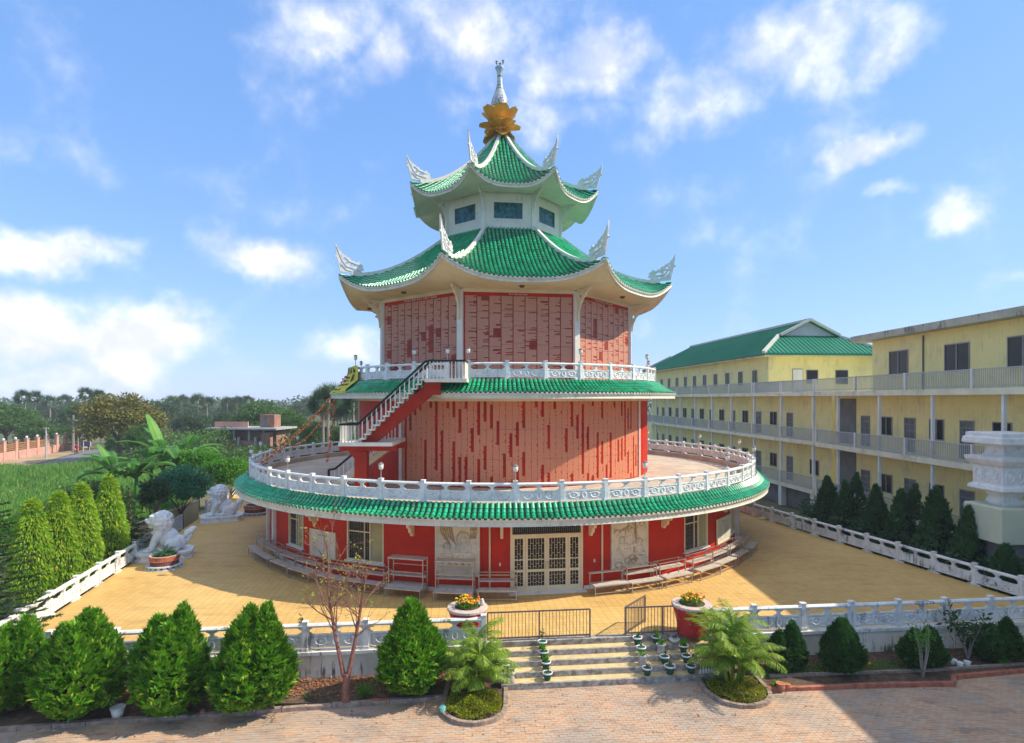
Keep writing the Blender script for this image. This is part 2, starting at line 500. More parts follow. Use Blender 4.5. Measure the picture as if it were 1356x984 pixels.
class MB:
    def __init__(s):
        s.v = []
        s.f = []
        s.uv = {}
    def add(s, vs, fs):
        k = len(s.v)
        s.v.extend(tuple(p) for p in vs)
        s.f.extend(tuple(i + k for i in f) for f in fs)
        return k
    def xf(s, k, M):
        for i in range(k, len(s.v)):
            s.v[i] = tuple(M @ Vector(s.v[i]))
    def box(s, c, d, rz=0., taper=1.):
        x, y, z = d[0] / 2, d[1] / 2, d[2] / 2
        t = taper
        vs = [(-x, -y, -z), (x, -y, -z), (x, y, -z), (-x, y, -z), (-x * t, -y * t, z), (x * t, -y * t, z), (x * t, y * t, z), (-x * t, y * t, z)]
        ca, sa = cos(rz), sin(rz)
        return s.add([(c[0] + a * ca - b * sa, c[1] + a * sa + b * ca, c[2] + e) for a, b, e in vs], [(3, 2, 1, 0), (4, 5, 6, 7), (0, 1, 5, 4), (1, 2, 6, 5), (2, 3, 7, 6), (3, 0, 4, 7)])
    def beam(s, p, q, w, h, up=(0, 0, 1)):
        p, q = Vector(p), Vector(q)
        d = (q - p).normalized()
        x = d.cross(Vector(up))
        if x.length < 1e-4:
            x = Vector((1, 0, 0))
        x.normalize()
        y = x.cross(d)
        x *= w / 2
        y *= h / 2
        return s.add([p - x - y, p + x - y, p + x + y, p - x + y, q - x - y, q + x - y, q + x + y, q - x + y], [(3, 2, 1, 0), (4, 5, 6, 7), (0, 1, 5, 4), (1, 2, 6, 5), (2, 3, 7, 6), (3, 0, 4, 7)])
    def tube(s, pts, r, n=6, cap=True):
        pts = [Vector(p) for p in pts]
        m = len(pts)
        rs = r if isinstance(r, (list, tuple)) else [r] * m
        k = len(s.v)
        x = None
        for i, p in enumerate(pts):
            d = (pts[min(i + 1, m - 1)] - pts[max(i - 1, 0)]).normalized()
            if x is None:
                x = d.cross(Vector((0, 0, 1)))
                if x.length < .05:
                    x = d.cross(Vector((1, 0, 0)))
            else:
                x = x - d * x.dot(d)
            x.normalize()
            y = d.cross(x)
            for j in range(n):
                a = 2 * pi * j / n
                s.v.append(tuple(p + (x * cos(a) + y * sin(a)) * rs[i]))
        for i in range(m - 1):
            for j in range(n):
                a, b = k + i * n + j, k + i * n + (j + 1) % n
                s.f.append((a, b, b + n, a + n))
        if cap:
            s.f.append(tuple(k + j for j in reversed(range(n))))
            s.f.append(tuple(k + (m - 1) * n + j for j in range(n)))
        return k
    def lathe(s, prof, n=24, c=(0, 0, 0), cap=True):
        k = len(s.v)
        for r, z in prof:
            for j in range(n):
                a = 2 * pi * j / n
                s.v.append((c[0] + r * cos(a), c[1] + r * sin(a), c[2] + z))
        for i in range(len(prof) - 1):
            for j in range(n):
                a, b = k + i * n + j, k + i * n + (j + 1) % n
                s.f.append((a, b, b + n, a + n))
        if cap and prof[0][0] > 1e-3:
            s.f.append(tuple(k + j for j in reversed(range(n))))
        if cap and prof[-1][0] > 1e-3:
            s.f.append(tuple(k + (len(prof) - 1) * n + j for j in range(n)))
        return k
    def grid(s, rows, closed=False):
        k = len(s.v)
        n = len(rows[0])
        for r in rows:
            s.v.extend(tuple(p) for p in r)
        for i in range(len(rows) - 1):
            for j in range(n if closed else n - 1):
                a, b = k + i * n + j, k + i * n + (j + 1) % n
                s.f.append((a, b, b + n, a + n))
        return k
    def arc(s, R0, R1, a0, a1, z0, z1, n=8):
        """solid piece of a ring between two bearings (degrees)"""
        rows = []
        for i in range(n + 1):
            a = a0 + (a1 - a0) * i / n
            rows.append([polar(R0, a, z0), polar(R1, a, z0), polar(R1, a, z1), polar(R0, a, z1)])
        k = s.grid(rows, True)
        if abs(a1 - a0) < 359.9:
            s.f.append((k, k + 1, k + 2, k + 3))
            e = k + n * 4
            s.f.append((e + 3, e + 2, e + 1, e))
        return k
    def plate(s, loops, th, M=None):
        """flat piece cut to an outline (x,z) with optional holes, th thick along y"""
        tri = geometry.tessellate_polygon([[Vector((a, b, 0)) for a, b in lp] for lp in loops])
        flat = [p for lp in loops for p in lp]
        n = len(flat)
        k = s.add([(a, -th / 2, b) for a, b in flat] + [(a, th / 2, b) for a, b in flat], [])
        for t in tri:
            s.f.append(tuple(k + i for i in t))
            s.f.append(tuple(k + n + i for i in reversed(t)))
        o = 0
        for lp in loops:
            m = len(lp)
            for i in range(m):
                a, b = k + o + i, k + o + (i + 1) % m
                s.f.append((a, b, b + n, a + n))
            o += m
        if M is not None:
            s.xf(k, M)
        return k
    def ball(s, c, r, n=8, m=5):
        r = r if isinstance(r, (tuple, list)) else (r, r, r)
        k = len(s.v)
        s.v.append((c[0], c[1], c[2] - r[2]))
        for i in range(1, m):
            t = -pi / 2 + pi * i / m
            for j in range(n):
                a = 2 * pi * j / n
                s.v.append((c[0] + r[0] * cos(t) * cos(a), c[1] + r[1] * cos(t) * sin(a), c[2] + r[2] * sin(t)))
        s.v.append((c[0], c[1], c[2] + r[2]))
        for j in range(n):
            s.f.append((k, k + 1 + (j + 1) % n, k + 1 + j))
        for i in range(m - 2):
            for j in range(n):
                a, b = k + 1 + i * n + j, k + 1 + i * n + (j + 1) % n
                s.f.append((a, b, b + n, a + n))
        e = len(s.v) - 1
        for j in range(n):
            s.f.append((e, e - n + j, e - n + (j + 1) % n))
        return k
    def mesh(s, name, m, smooth=False):
        me = bpy.data.meshes.new(name)
        me.from_pydata(s.v, [], s.f)
        me.materials.append(MATS[m])
        if smooth:
            me.polygons.foreach_set('use_smooth', [True] * len(me.polygons))
        me.update()
        return me
    def build(s, name, m, parent=None, smooth=False, **kw):
        return link(name, s.mesh(name, m, smooth), parent, **kw)

def nmesh(name, V, F, m, smooth=False):
    """mesh from numpy arrays: V (n,3), F (k,3 or 4)"""
    V = np.asarray(V, dtype=np.float32)
    F = np.asarray(F, dtype=np.int32)
    me = bpy.data.meshes.new(name)
    me.vertices.add(len(V))
    me.vertices.foreach_set('co', V.ravel())
    k = F.shape[1]
    me.loops.add(F.size)
    me.loops.foreach_set('vertex_index', F.ravel())
    me.polygons.add(len(F))
    me.polygons.foreach_set('loop_start', np.arange(0, F.size, k, dtype=np.int32))
    me.polygons.foreach_set('loop_total', np.full(len(F), k, dtype=np.int32))
    me.polygons.foreach_set('use_smooth', np.full(len(F), smooth, dtype=bool))
    me.materials.append(MATS[m])
    me.update(calc_edges=True)
    return me
def unit(a):
    return a / np.maximum(np.linalg.norm(a, axis=1, keepdims=True), 1e-6)
def leaf_quads(P, Dr, L, Wd, side=None, rng=RNG, waist=.45):
    """diamond leaves: base P, direction Dr, length L, width Wd"""
    n = len(P)
    Dr = unit(Dr)
    if side is None:
        side = unit(np.cross(Dr, rng.normal(size=(n, 3))))
    L = np.broadcast_to(np.asarray(L, float), (n,))[:, None]
    Wd = np.broadcast_to(np.asarray(Wd, float), (n,))[:, None]
    a = P + Dr * L * waist - side * Wd / 2
    b = P + Dr * L * waist + side * Wd / 2
    c = P + Dr * L
    V = np.stack([P, b, c, a], 1).reshape(-1, 3)
    F = np.arange(n * 4).reshape(n, 4)
    return V, F
def merge(parts):
    Vs, Fs, o = [], [], 0
    for V, F in parts:
        Vs.append(V)
        Fs.append(F + o)
        o += len(V)
    return np.concatenate(Vs), np.concatenate(Fs)
def text_mesh(name, s, size, m, parent, M, width=None):
    cu = bpy.data.curves.new(name, 'FONT')
    cu.body = s
    cu.size = size
    cu.align_x = 'CENTER'
    cu.align_y = 'CENTER'
    cu.extrude = .004
    ob = bpy.data.objects.new('tmp_text', cu)
    COL.objects.link(ob)
    dg = bpy.context.evaluated_depsgraph_get()
    me = bpy.data.meshes.new_from_object(ob.evaluated_get(dg))
    bpy.data.objects.remove(ob)
    me.name = name
    me.materials.clear()
    me.materials.append(MATS[m])
    if width and len(me.vertices):
        xs = [v.co.x for v in me.vertices]
        M = M @ Matrix.Scale(width / (max(xs) - min(xs)), 4, (1, 0, 0))
    me.transform(M)
    return link(name, me, parent)
ORD = ['first', 'second', 'third', 'fourth', 'fifth', 'sixth', 'seventh', 'eighth', 'ninth', 'tenth', 'eleventh', 'twelfth', 'thirteenth', 'fourteenth', 'fifteenth', 'sixteenth', 'seventeenth', 'eighteenth', 'nineteenth', 'twentieth', 'twenty-first', 'twenty-second', 'twenty-third', 'twenty-fourth']

# ================================================================== THE SETTING
def wpt(X, Z, z=0.):
    """camera-side metres (right, away) to scene coordinates"""
    return Vector((CX + X, -DIST + Z, z))
def front_line(X, off=0.):
    """front edge of the terrace; off metres towards the forecourt"""
    return wpt(X + .1 * off, 20.06 + .102 * (X + 7.16) - off)
def left_line(Z): return wpt(-17.3 - .222 * (Z - 19.0), Z)
def right_line(Z): return wpt(21.5 - .231 * (Z - 26.6), Z)
def sheet(name, pts, z, m, kind='structure', parent=None):
    mb = MB()
    mb.add([(p[0], p[1], z) for p in pts], [tuple(range(len(pts)))])
    o = mb.build(name, m, parent)
    if kind: o['kind'] = kind
    return o
def slab(name, pts, z0, z1, m, parent=None):
    mb = MB()
    n = len(pts)
    k = mb.add([(p[0], p[1], z0) for p in pts] + [(p[0], p[1], z1) for p in pts], [])
    mb.f.append(tuple(reversed(range(n))))
    mb.f.append(tuple(range(n, 2 * n)))
    for i in range(n):
        j = (i + 1) % n
        mb.f.append((i, j, j + n, i + n))
    return mb.build(name, m, parent)

sheet('ground', [(-590, -90), (590, -90), (590, 490), (-590, 490)], -1.06, 'ground')
TERR = [front_line(-17.3), front_line(22.3), right_line(70), left_line(70)]
tag(slab('terrace', TERR, -1.05, 0, 'terrace_tiles'), kind='structure')

# ------------------------------------------------------------------ forecourt of brick pavers
sheet('forecourt', [wpt(-24, 8), wpt(30, 8), wpt(30, 22), wpt(-24, 19.6)], -.958, 'paver_sand')
forecourt = bpy.data.objects['forecourt']
def pavers():
    L, Wd, gap = .235, .117, .005
    a = radians(4.5)
    ux, uy = np.array([cos(a), sin(a)]), np.array([-sin(a), cos(a)])
    org = np.array([CX, -DIST + 14.2])
    cells = []
    for j in range(-14, 62):
        for i in range(-82, 84):
            p = org + ux * (i + .5 * (j % 2)) * L + uy * j * Wd
            X, Z = p[0] - CX, p[1] + DIST
            if Z < 15.0 or Z > 20.2 + .1 * X or abs(X) > .92 * Z + .3:
                continue
            cells.append((p[0], p[1], Z))
    cells.sort(key=lambda c: c[2])
    cells = np.array(cells)
    rng = np.random.default_rng(3)
    hx, hy = (L - gap) / 2, (Wd - gap) / 2
    def brickverts(n):
        c = np.array([[-hx, -hy, -.04], [hx, -hy, -.04], [hx, hy, -.04], [-hx, hy, -.04], [-hx + .003, -hy + .003, 0], [hx - .003, -hy + .003, 0], [hx - .003, hy - .003, 0], [-hx + .003, hy - .003, 0]])
        return np.repeat(c[None], n, 0)
    FQ = np.array([[4, 5, 6, 7], [0, 1, 5, 4], [1, 2, 6, 5], [2, 3, 7, 6], [3, 0, 4, 7]])
    vis = [c for c in cells if abs(c[0] - CX) < .86 * c[2]]
    near = vis[:300]
    keys = {(round(c[0], 3), round(c[1], 3)) for c in near}
    rest = np.array([c for c in cells if (round(c[0], 3), round(c[1], 3)) not in keys])
    n = len(rest)
    V = brickverts(n)
    ang = a + rng.normal(0, .02, n)
    ca, sa = np.cos(ang)[:, None], np.sin(ang)[:, None]
    x, y = V[..., 0] * ca - V[..., 1] * sa, V[..., 0] * sa + V[..., 1] * ca
    tz = rng.normal(0, .0025, n)[:, None] + V[..., 0] * rng.normal(0, .006, n)[:, None]
    V = np.stack([x + rest[:, 0:1], y + rest[:, 1:2], V[..., 2] + tz - .95], -1).reshape(-1, 3)
    F = (FQ[None] + 8 * np.arange(n)[:, None, None]).reshape(-1, 4)
    o = link('pavers', nmesh('pavers', V, F, 'paver'), forecourt)
    o['kind'] = 'stuff'
    me = nmesh('paver', brickverts(1)[0], FQ, 'paver')
    for c in near:
        link('paver', me, forecourt, (c[0], c[1], -.95 + rng.normal(0, .0025)), (rng.normal(0, .006), rng.normal(0, .006), a + rng.normal(0, .02)))
pavers()

# ------------------------------------------------------------------ retaining walls, steps, beds
def retaining(name, X0, X1, label):
    root = empty(name, front_line((X0 + X1) / 2) + Vector((0, 0, -1.05)), 0, label, 'wall')
    o = root.location
    def strip(nm, z0, z1, o0, o1, m):
        mb = MB()
        rows = []
        n = 24
        for i in range(n + 1):
            X = X0 + (X1 - X0) * i / n
            a, b = front_line(X, o0) - o, front_line(X, o1) - o
            rows.append([(a.x, a.y, z0 - o.z), (b.x, b.y, z0 - o.z), (b.x, b.y, z1 - o.z), (a.x, a.y, z1 - o.z)])
        mb.grid(rows, True)
        mb.f.append((0, 1, 2, 3))
        mb.f.append(tuple(len(mb.v) - 4 + i for i in (3, 2, 1, 0)))
        mb.build(nm, m, root)
    strip('wall_face', -1.05, -.10, -.05, .12, 'retaining')
    strip('coping', -.10, .012, -.12, .20, 'stone_terrace')
retaining('retaining_wall', -17.5, -.55, 'stained grey retaining wall behind the clipped bushes left of the steps')
retaining('retaining_wall', 7.15, 22.5, 'black-streaked retaining wall under the terrace right of the steps')

def steps():
    root = empty('entrance_steps', front_line(3.3), 0, 'weathered concrete steps with ochre treads up to the terrace', 'steps')
    o = root.location
    X0, X1 = -.5, 7.1
    for i in range(5):
        z1 = -.19 * i + .004
        z0 = -1.0
        a, b = .38 * i - .02, .38 * (i + 1)
        if i == 4: break
        mb = MB()
        m2 = MB()
        z1 = -.19 * (i + 1)
        q = [front_line(X0, a), front_line(X1, a), front_line(X1, b), front_line(X0, b)]
        k = mb.add([(p.x - o.x, p.y - o.y, z0) for p in q] + [(p.x - o.x, p.y - o.y, z1) for p in q], [(0, 1, 5, 4), (1, 2, 6, 5), (2, 3, 7, 6), (3, 0, 4, 7), (4, 5, 6, 7)])
        st = mb.build('step', 'step_stone', root)
        q = [front_line(X0 + .02, a + .02), front_line(X1 - .02, a + .02), front_line(X1 - .02, b - .07), front_line(X0 + .02, b - .07)]
        m2.add([(p.x - o.x, p.y - o.y, z1 + .004) for p in q], [(0, 1, 2, 3)])
        m2.build('tread_tiles', 'tread', st)
    mb = MB()
    q = [front_line(X0, -.3), front_line(X1, -.3), front_line(X1, .0), front_line(X0, .0)]
    mb.add([(p.x - o.x, p.y - o.y, -1.0) for p in q] + [(p.x - o.x, p.y - o.y, .006) for p in q], [(0, 1, 5, 4), (1, 2, 6, 5), (2, 3, 7, 6), (3, 0, 4, 7), (4, 5, 6, 7)])
    mb.build('top_step', 'step_stone', root)
steps()

def kerb(name, pts, label, w=.14, h=.13, z=-.95, stone=.85, m='kerb'):
    pts = [Vector((p[0], p[1], 0)) for p in pts]
    root = empty(name, (pts[0].x, pts[0].y, z), 0, label, 'kerb')
    for a, b in zip(pts[:-1], pts[1:]):
        n = max(1, round((b - a).length / stone))
        for i in range(n):
            p, q = a.lerp(b, i / n), a.lerp(b, (i + 1) / n)
            d = (q - p).normalized() * .006
            mb = MB()
            hh = h + random.uniform(-.012, .012)
            mb.beam(p + d - pts[0] + Vector((0, 0, hh / 2 - .02)), q - d - pts[0] + Vector((random.uniform(-.01, .01), random.uniform(-.01, .01), hh / 2 - .02)), w, hh + .04)
            mb.build('kerb_stone', m, root)
    return root
Lk = [g(px, py, -.95) for px, py in ((-70, 974), (160, 957), (340, 945), (440, 937), (590, 926))]
Rk = [g(px, py, -.95) for px, py in ((1016, 916), (1130, 911), (1200, 909), (1262, 908), (1264, 899), (1356, 890), (1420, 884))]
kerb('bed_kerb', Lk, 'low worn kerb edging the bushy bed left of the steps')
kerb('bed_kerb', Rk, 'low red-brick kerb edging the shaded bed right of the steps', m='red_brick')
sheet('garden_bed', [*Lk, front_line(-.6, .12), front_line(-17.5, .12)], -.90, 'soil')
sheet('garden_bed', [*Rk, front_line(22.5, .12), front_line(7.2, .12)], -.898, 'soil')
# inner row of edging in the right bed
kerb('inner_edging', [g(px, py, -.9) for px, py in ((1018, 897), (1120, 893), (1235, 889), (1356, 880))], 'thin inner edging dividing the right-hand flower bed', .09, .09, -.9, .6)

# leaf litter and pebbles on the left bed
def litter():
    rng = np.random.default_rng(11)
    def scatter(n, poly_fn, size, m, nm, zz, lab, cat):
        P = np.array([poly_fn(rng) for _ in range(n)])
        P[:, 2] = zz + rng.uniform(0, .03, n)
        Dr = np.column_stack([rng.normal(size=n), rng.normal(size=n), rng.normal(0, .25, n)])
        V, F = leaf_quads(P, Dr, rng.uniform(size * .6, size * 1.3, n), rng.uniform(size * .4, size * .7, n), side=unit(np.cross(Dr, np.array([[0, 0, 1.]]) + rng.normal(0, .3, (n, 3)))), rng=rng)
        tag(link(nm, nmesh(nm, V, F, m)), lab, cat, kind='stuff')
    def left(r):
        X = r.uniform(-16, -.8)
        f = r.beta(1.2, 2.2)
        p = front_line(X, .15 + f * 1.5)
        return (p.x, p.y, 0)
    def right(r):
        X = r.uniform(7.4, 21)
        p = front_line(X, .15 + r.uniform(0, 1.0))
        return (p.x, p.y, 0)
    scatter(3800, left, .11, 'litter', 'leaf_litter', -.895, 'dry brown leaves scattered over the left bed', 'fallen leaves')
    scatter(900, right, .09, 'litter', 'leaf_litter', -.893, 'sparse dry leaves on the shaded right bed', 'fallen leaves')
    def road(r):
        X = r.uniform(-15, 14)
        p = front_line(X, r.choice([1.7, 2.0, 2.6, 3.4]) + abs(r.normal(0, .5)))
        return (p.x, p.y, 0)
    scatter(420, road, .07, 'litter', 'leaf_litter', -.945, 'few dry leaves blown over the brick forecourt', 'fallen leaves')
    def rgrass(r):
        X = r.uniform(8.0, 14.5)
        p = front_line(X, .85 + r.uniform(0, .8))
        return (p.x, p.y, 0)
    n = 2600
    P = np.array([rgrass(rng) for _ in range(n)])
    P[:, 2] = -.9
    Dr = np.column_stack([rng.normal(0, .5, n), rng.normal(0, .5, n), np.ones(n)])
    V, F = leaf_quads(P, Dr, rng.uniform(.05, .16, n), .022, rng=rng)
    tag(link('bed_grass', nmesh('bed_grass', V, F, 'grass')), 'patchy low grass along the right-hand bed kerb', 'grass', kind='stuff')
litter()

# ------------------------------------------------------------------ carved balustrades
def balustrade_meshes(m):
    d = {}
    mb = MB()
    mb.box((0, 0, .5), (.17, .17, 1.0))
    mb.box((0, 0, 1.01), (.20, .20, .04))
    mb.box((0, 0, .06), (.22, .22, .12))
    mb.plate([[(-.34, 0), (.34, 0), (.28, .05), (.14, .07), (.1, .15), (-.1, .15), (-.14, .07), (-.28, .05)]], .12)
    d['post'] = mb.mesh('post', m)
    # panel: unit length along x, -.5..+.5
    mb = MB()
    mb.box((0, 0, .345), (1, .07, .43))
    for z in (.15, .545):
        mb.box((0, 0, z), (1, .12, .045))
    for x in (-.47, .47):
        mb.box((x, 0, .345), (.05, .105, .35))
    for sy in (-1, 1):
        mb.lathe([(.01, 0), (.01, .02)], 3)
        for x, w in ((0, .05), (-.26, .10), (.26, .10)):
            pts = [(x + w * cos(t), sy * .045, .345 + .13 * sin(t)) for t in np.linspace(0, 2 * pi, 11)]
            mb.tube(pts, .024, 4, False)
        for x in (-.38, -.15, .15, .38):
            mb.ball((x, sy * .035, .345 + (.05 if abs(x) > .2 else -.05)), (.035, .03, .07), 6, 4)
            mb.ball((x * .92, sy * .035, .345 - (.07 if abs(x) > .2 else -.07)), (.03, .03, .045), 6, 4)
        for x in (-.26, .26):
            mb.ball((x, sy * .035, .345), (.035, .035, .075), 6, 4)
    d['panel'] = mb.mesh('panel', m)
    # lotus-shaped supports that leave oval openings
    mb = MB()
    def lotus(cx, half=0):
        pr = [(.17, .565), (.16, .60), (.06, .64), (.05, .70), (.10, .755), (.19, .79), (.19, .82)]
        if half == 0:
            lp = [(cx + a, b) for a, b in pr] + [(cx - a, b) for a, b in reversed(pr)]
        else:
            lp = [(cx, .565)] + [(cx + half * a * .85, b) for a, b in pr] + [(cx, .82)]
        mb.plate([lp], .10)
    lotus(0)
    d['baluster'] = mb.mesh('baluster', m)
    mb = MB()
    lotus(0, 1)
    d['half_baluster'] = mb.mesh('half_baluster', m)
    mb = MB()
    mb.add([(-.5, -.09, .82), (-.5, .09, .82), (-.5, .10, .88), (-.5, .06, .93), (-.5, -.06, .93), (-.5, -.10, .88), (.5, -.09, .82), (.5, .09, .82), (.5, .10, .88), (.5, .06, .93), (.5, -.06, .93), (.5, -.10, .88)],
           [(0, 1, 2, 3, 4, 5), (11, 10, 9, 8, 7, 6), (0, 6, 7, 1), (1, 7, 8, 2), (2, 8, 9, 3), (3, 9, 10, 4), (4, 10, 11, 5), (5, 11, 6, 0)])
    d['handrail'] = mb.mesh('handrail', m)
    return d
BAL = {'stone': balustrade_meshes('stone'), 'stone_terrace': balustrade_meshes('stone_terrace')}
def balustrade(name, label, pts, m, closed=False, hs=1., skip=(), halves=True):
    pts = [Vector(p) for p in pts]
    base = sum(pts, Vector()) / len(pts) if closed else pts[0]
    base.z = pts[0].z
    root = empty(name, base, 0, label, 'balustrade')
    d = BAL[m]
    n = len(pts)
    for i in range(n):
        last = i == n - 1
        if closed:
            dirv = pts[(i + 1) % n] - pts[i - 1]
        else:
            dirv = (pts[i] - pts[i - 1]) if last else (pts[i + 1] - pts[i])
        rz = atan2(dirv.y, dirv.x)
        link('post', d['post'], root, pts[i] - base, (0, 0, rz), (1, 1, hs))
        if last and not closed: break
        if i in skip: continue
        a, b = pts[i], pts[(i + 1) % n]
        c = (a + b) / 2 - base
        L = (b - a).length - .16
        rz = atan2(b.y - a.y, b.x - a.x)
        link('panel', d['panel'], root, c, (0, 0, rz), (L, 1, hs))
        link('handrail', d['handrail'], root, c, (0, 0, rz), (L, 1, hs))
        link('baluster', d['baluster'], root, c, (0, 0, rz), (1, 1, hs))
        if halves:
            u = (b - a).normalized()
            link('half_baluster', d['half_baluster'], root, a + u * .08 - base, (0, 0, rz), (1, 1, hs))
            link('half_baluster', d['half_baluster'], root, b - u * .08 - base, (0, 0, rz + pi), (1, 1, hs))
    return root
def line_pts(f, a, b, n):
    return [f(a + (b - a) * i / n) for i in range(n + 1)]
balustrade('terrace_balustrade', 'carved white stone balustrade on the terrace edge left of the steps', line_pts(lambda X: front_line(X, .04), -17.1, -1.0, 8), 'stone_terrace')
balustrade('terrace_balustrade', 'carved white stone balustrade on the terrace edge right of the steps', line_pts(lambda X: front_line(X, .04), 7.0, 22.2, 8), 'stone_terrace')
balustrade('terrace_balustrade', 'long shaded white balustrade receding along the right side of the terrace', line_pts(right_line, 23.2, 53, 15), 'stone_terrace')
balustrade('terrace_balustrade', 'sunlit white balustrade along the left side of the terrace before the lion', line_pts(left_line, 19.2, 31.2, 6), 'stone_terrace')
balustrade('terrace_balustrade', 'far white balustrade on the left terrace side beyond the second lion', line_pts(left_line, 44, 60, 8), 'stone_terrace')

# ================================================================== THE PAGODA
OCT = 7.0                         # bearing of the front octagon face
pagoda = empty('pagoda', (0, 0, 0), 0, 'three-tiered red and white pagoda with green tiled roofs and golden lotus spire', 'pagoda')
RW, RD, R8 = 15.3, 9.83, 8.7

WIN = [(-46.6, -40.7), (-28.2, -20.3), (36.5, 44.4), (56.8, 62.7)]
DOOR = (1.9, 14.3)
def ground_storey():
    ops = sorted([(a, b, 1.0, 3.02) for a, b in WIN] + [(DOOR[0], DOOR[1], 0, 3.12)])
    mb = MB()
    prev = -180.
    for a, b, z0, z1 in ops:
        mb.arc(RW - .3, RW, prev, a, -.02, 3.42, max(2, int((a - prev) / 2.5)))
        if z0 > 0: mb.arc(RW - .3, RW, a, b, -.02, z0, 4)
        mb.arc(RW - .3, RW, a, b, z1, 3.42, 4)
        prev = b
    mb.arc(RW - .3, RW, prev, 180, -.02, 3.42, 60)
    mb.build('ground_wall', 'red_wall', pagoda)
    mb = MB()
    mb.arc(RW + .003, RW + .05, DOOR[1] + .2, 130, 0, .16, 60)
    mb.arc(RW + .003, RW + .05, -130, DOOR[0] - .2, 0, .16, 60)
    mb.build('plinth', 'stone', pagoda)
    for a in (-1.5, 17.8):
        mb = MB()
        mb.tube([polar(RW + .05, a, .1), polar(RW + .05, a, 3.4)], .045, 6)
        mb.build('downpipe', 'cream', pagoda)
    for a in (-55, -62, 71, 64):
        mb = MB()
        mb.arc(RW - .1, RW + .16, a - .7, a + .7, 0, 3.4, 2)
        mb.build('pilaster', 'white_paint', pagoda)
    # scroll brackets under the eave
    br = MB()
    br.plate([[(0, 3.42), (.95, 3.42), (.93, 3.30), (.78, 3.20), (.80, 3.06), (.62, 3.02), (.60, 2.86), (.42, 2.82), (.38, 2.62), (.24, 2.56), (.16, 2.42), (0, 2.44)]], .13)
    me = br.mesh('bracket', 'cream')
    for a in (-57, -36.4, -14.7, .8 - .3, 15.6, 30.6, 52.5):
        link('bracket', me, pagoda, polar(RW, a), (0, 0, radians(a) - pi / 2))
    for a in (.2, 16.4):
        mb = MB()
        mb.box((0, 0, 0), (.07, .03, .14))
        mb.box((0, -.02, .015), (.03, .02, .04))
        mb.build('switch_plate', 'white_paint', pagoda, loc=polar(RW + .015, a, 1.25), rot=(0, 0, radians(a)))
ground_storey()

def lattice(mb, w, h, x0, z0, y, cell=.13, t=.014):
    n = max(2, round(w / cell))
    cw = w / n
    for i in range(n + 1):
        mb.box((x0 + i * cw, y, z0 + h / 2), (t, t, h))
    rows = max(2, round(h / .42))
    for i in range(n):
        for j in range(rows + 1):
            zz = z0 + h * (j + (.5 if i % 2 else 0)) / rows
            if z0 < zz < z0 + h:
                mb.box((x0 + (i + .5) * cw, y, zz), (cw, t, t))
            if i % 2 == 0 and z0 < zz + .12 < z0 + h:
                mb.box((x0 + (i + .5) * cw, y, zz + .12), (cw, t, t))
def frame_bars(mb, x0, x1, z0, z1, w, d, y=0.):
    mb.box(((x0 + x1) / 2, y, z0 + w / 2), (x1 - x0, d, w))
    mb.box(((x0 + x1) / 2, y, z1 - w / 2), (x1 - x0, d, w))
    mb.box((x0 + w / 2, y, (z0 + z1) / 2), (w, d, z1 - z0 - 2 * w))
    mb.box((x1 - w / 2, y, (z0 + z1) / 2), (w, d, z1 - z0 - 2 * w))
def entrance_door():
    a = sum(DOOR) / 2
    Wd = 2 * RW * sin(radians((DOOR[1] - DOOR[0]) / 2))
    mb = MB()
    frame_bars(mb, -Wd / 2, Wd / 2, 0, 3.1, .09, .22)
    mb.box((0, 0, 2.52), (Wd - .18, .22, .08))
    rootp = polar((RW - .12) * cos(radians((DOOR[1] - DOOR[0]) / 2)) + .06, a)
    door = mb.build('door_frame', 'alu_frame', pagoda, loc=rootp, rot=(0, 0, radians(a)))
    inner = Wd - .18
    ws = [.19, .31, .31, .19]
    x = -inner / 2
    mid = [(.01, 2.47)]
    for i, f in enumerate(ws):
        w = inner * f
        mb = MB()
        b = .10
        x0, x1 = x + .006, x + w - .006
        y = -.05
        frame_bars(mb, x0, x1, .05, 2.47, b, .06, y)
        mb.box(((x0 + x1) / 2, y, .93), (x1 - x0 - 2 * b, .06, .11))
        mb.box(((x0 + x1) / 2, y, 1.42), (x1 - x0 - 2 * b, .03, .04))
        mb.box(((x0 + x1) / 2, y, .20), (x1 - x0 - 2 * b, .05, .10))
        mb.build('door_leaf', 'alu_frame', door)
        mb = MB()
        mb.box(((x0 + x1) / 2, .02, 1.25), (x1 - x0 - .1, .02, 2.3))
        mb.build('pane', 'glass_dark', door)
        mb = MB()
        lattice(mb, x1 - x0 - 2 * b, 1.38, x0 + b, .99, -.025)
        lattice(mb, x1 - x0 - 2 * b, .62, x0 + b, .26, -.025)
        o = mb.build('lattice_grille', 'alu_frame', door)
        if i in (1, 2):
            mb = MB()
            hx = x1 - .05 if i == 1 else x0 + .05
            mb.tube([(hx, y - .03, 1.0), (hx, y - .09, 1.03), (hx, y - .09, 1.3), (hx, y - .03, 1.33)], .014, 6)
            mb.build('handle', 'steel', door)
        x += w
    mb = MB()
    mb.box((0, .03, 2.8), (inner, .02, .5))
    mb.build('transom_pane', 'glass_dark', door)
    mb = MB()
    for i in range(34):
        mb.box((-inner / 2 + inner * (i + .5) / 34, -.02, 2.8), (.016, .016, .48))
    mb.build('transom_grille', 'grille', door)
    mb = MB()
    mb.box((0, -.25, .012), (Wd + .2, .5, .03))
    mb.build('threshold', 'stone', door)
entrance_door()
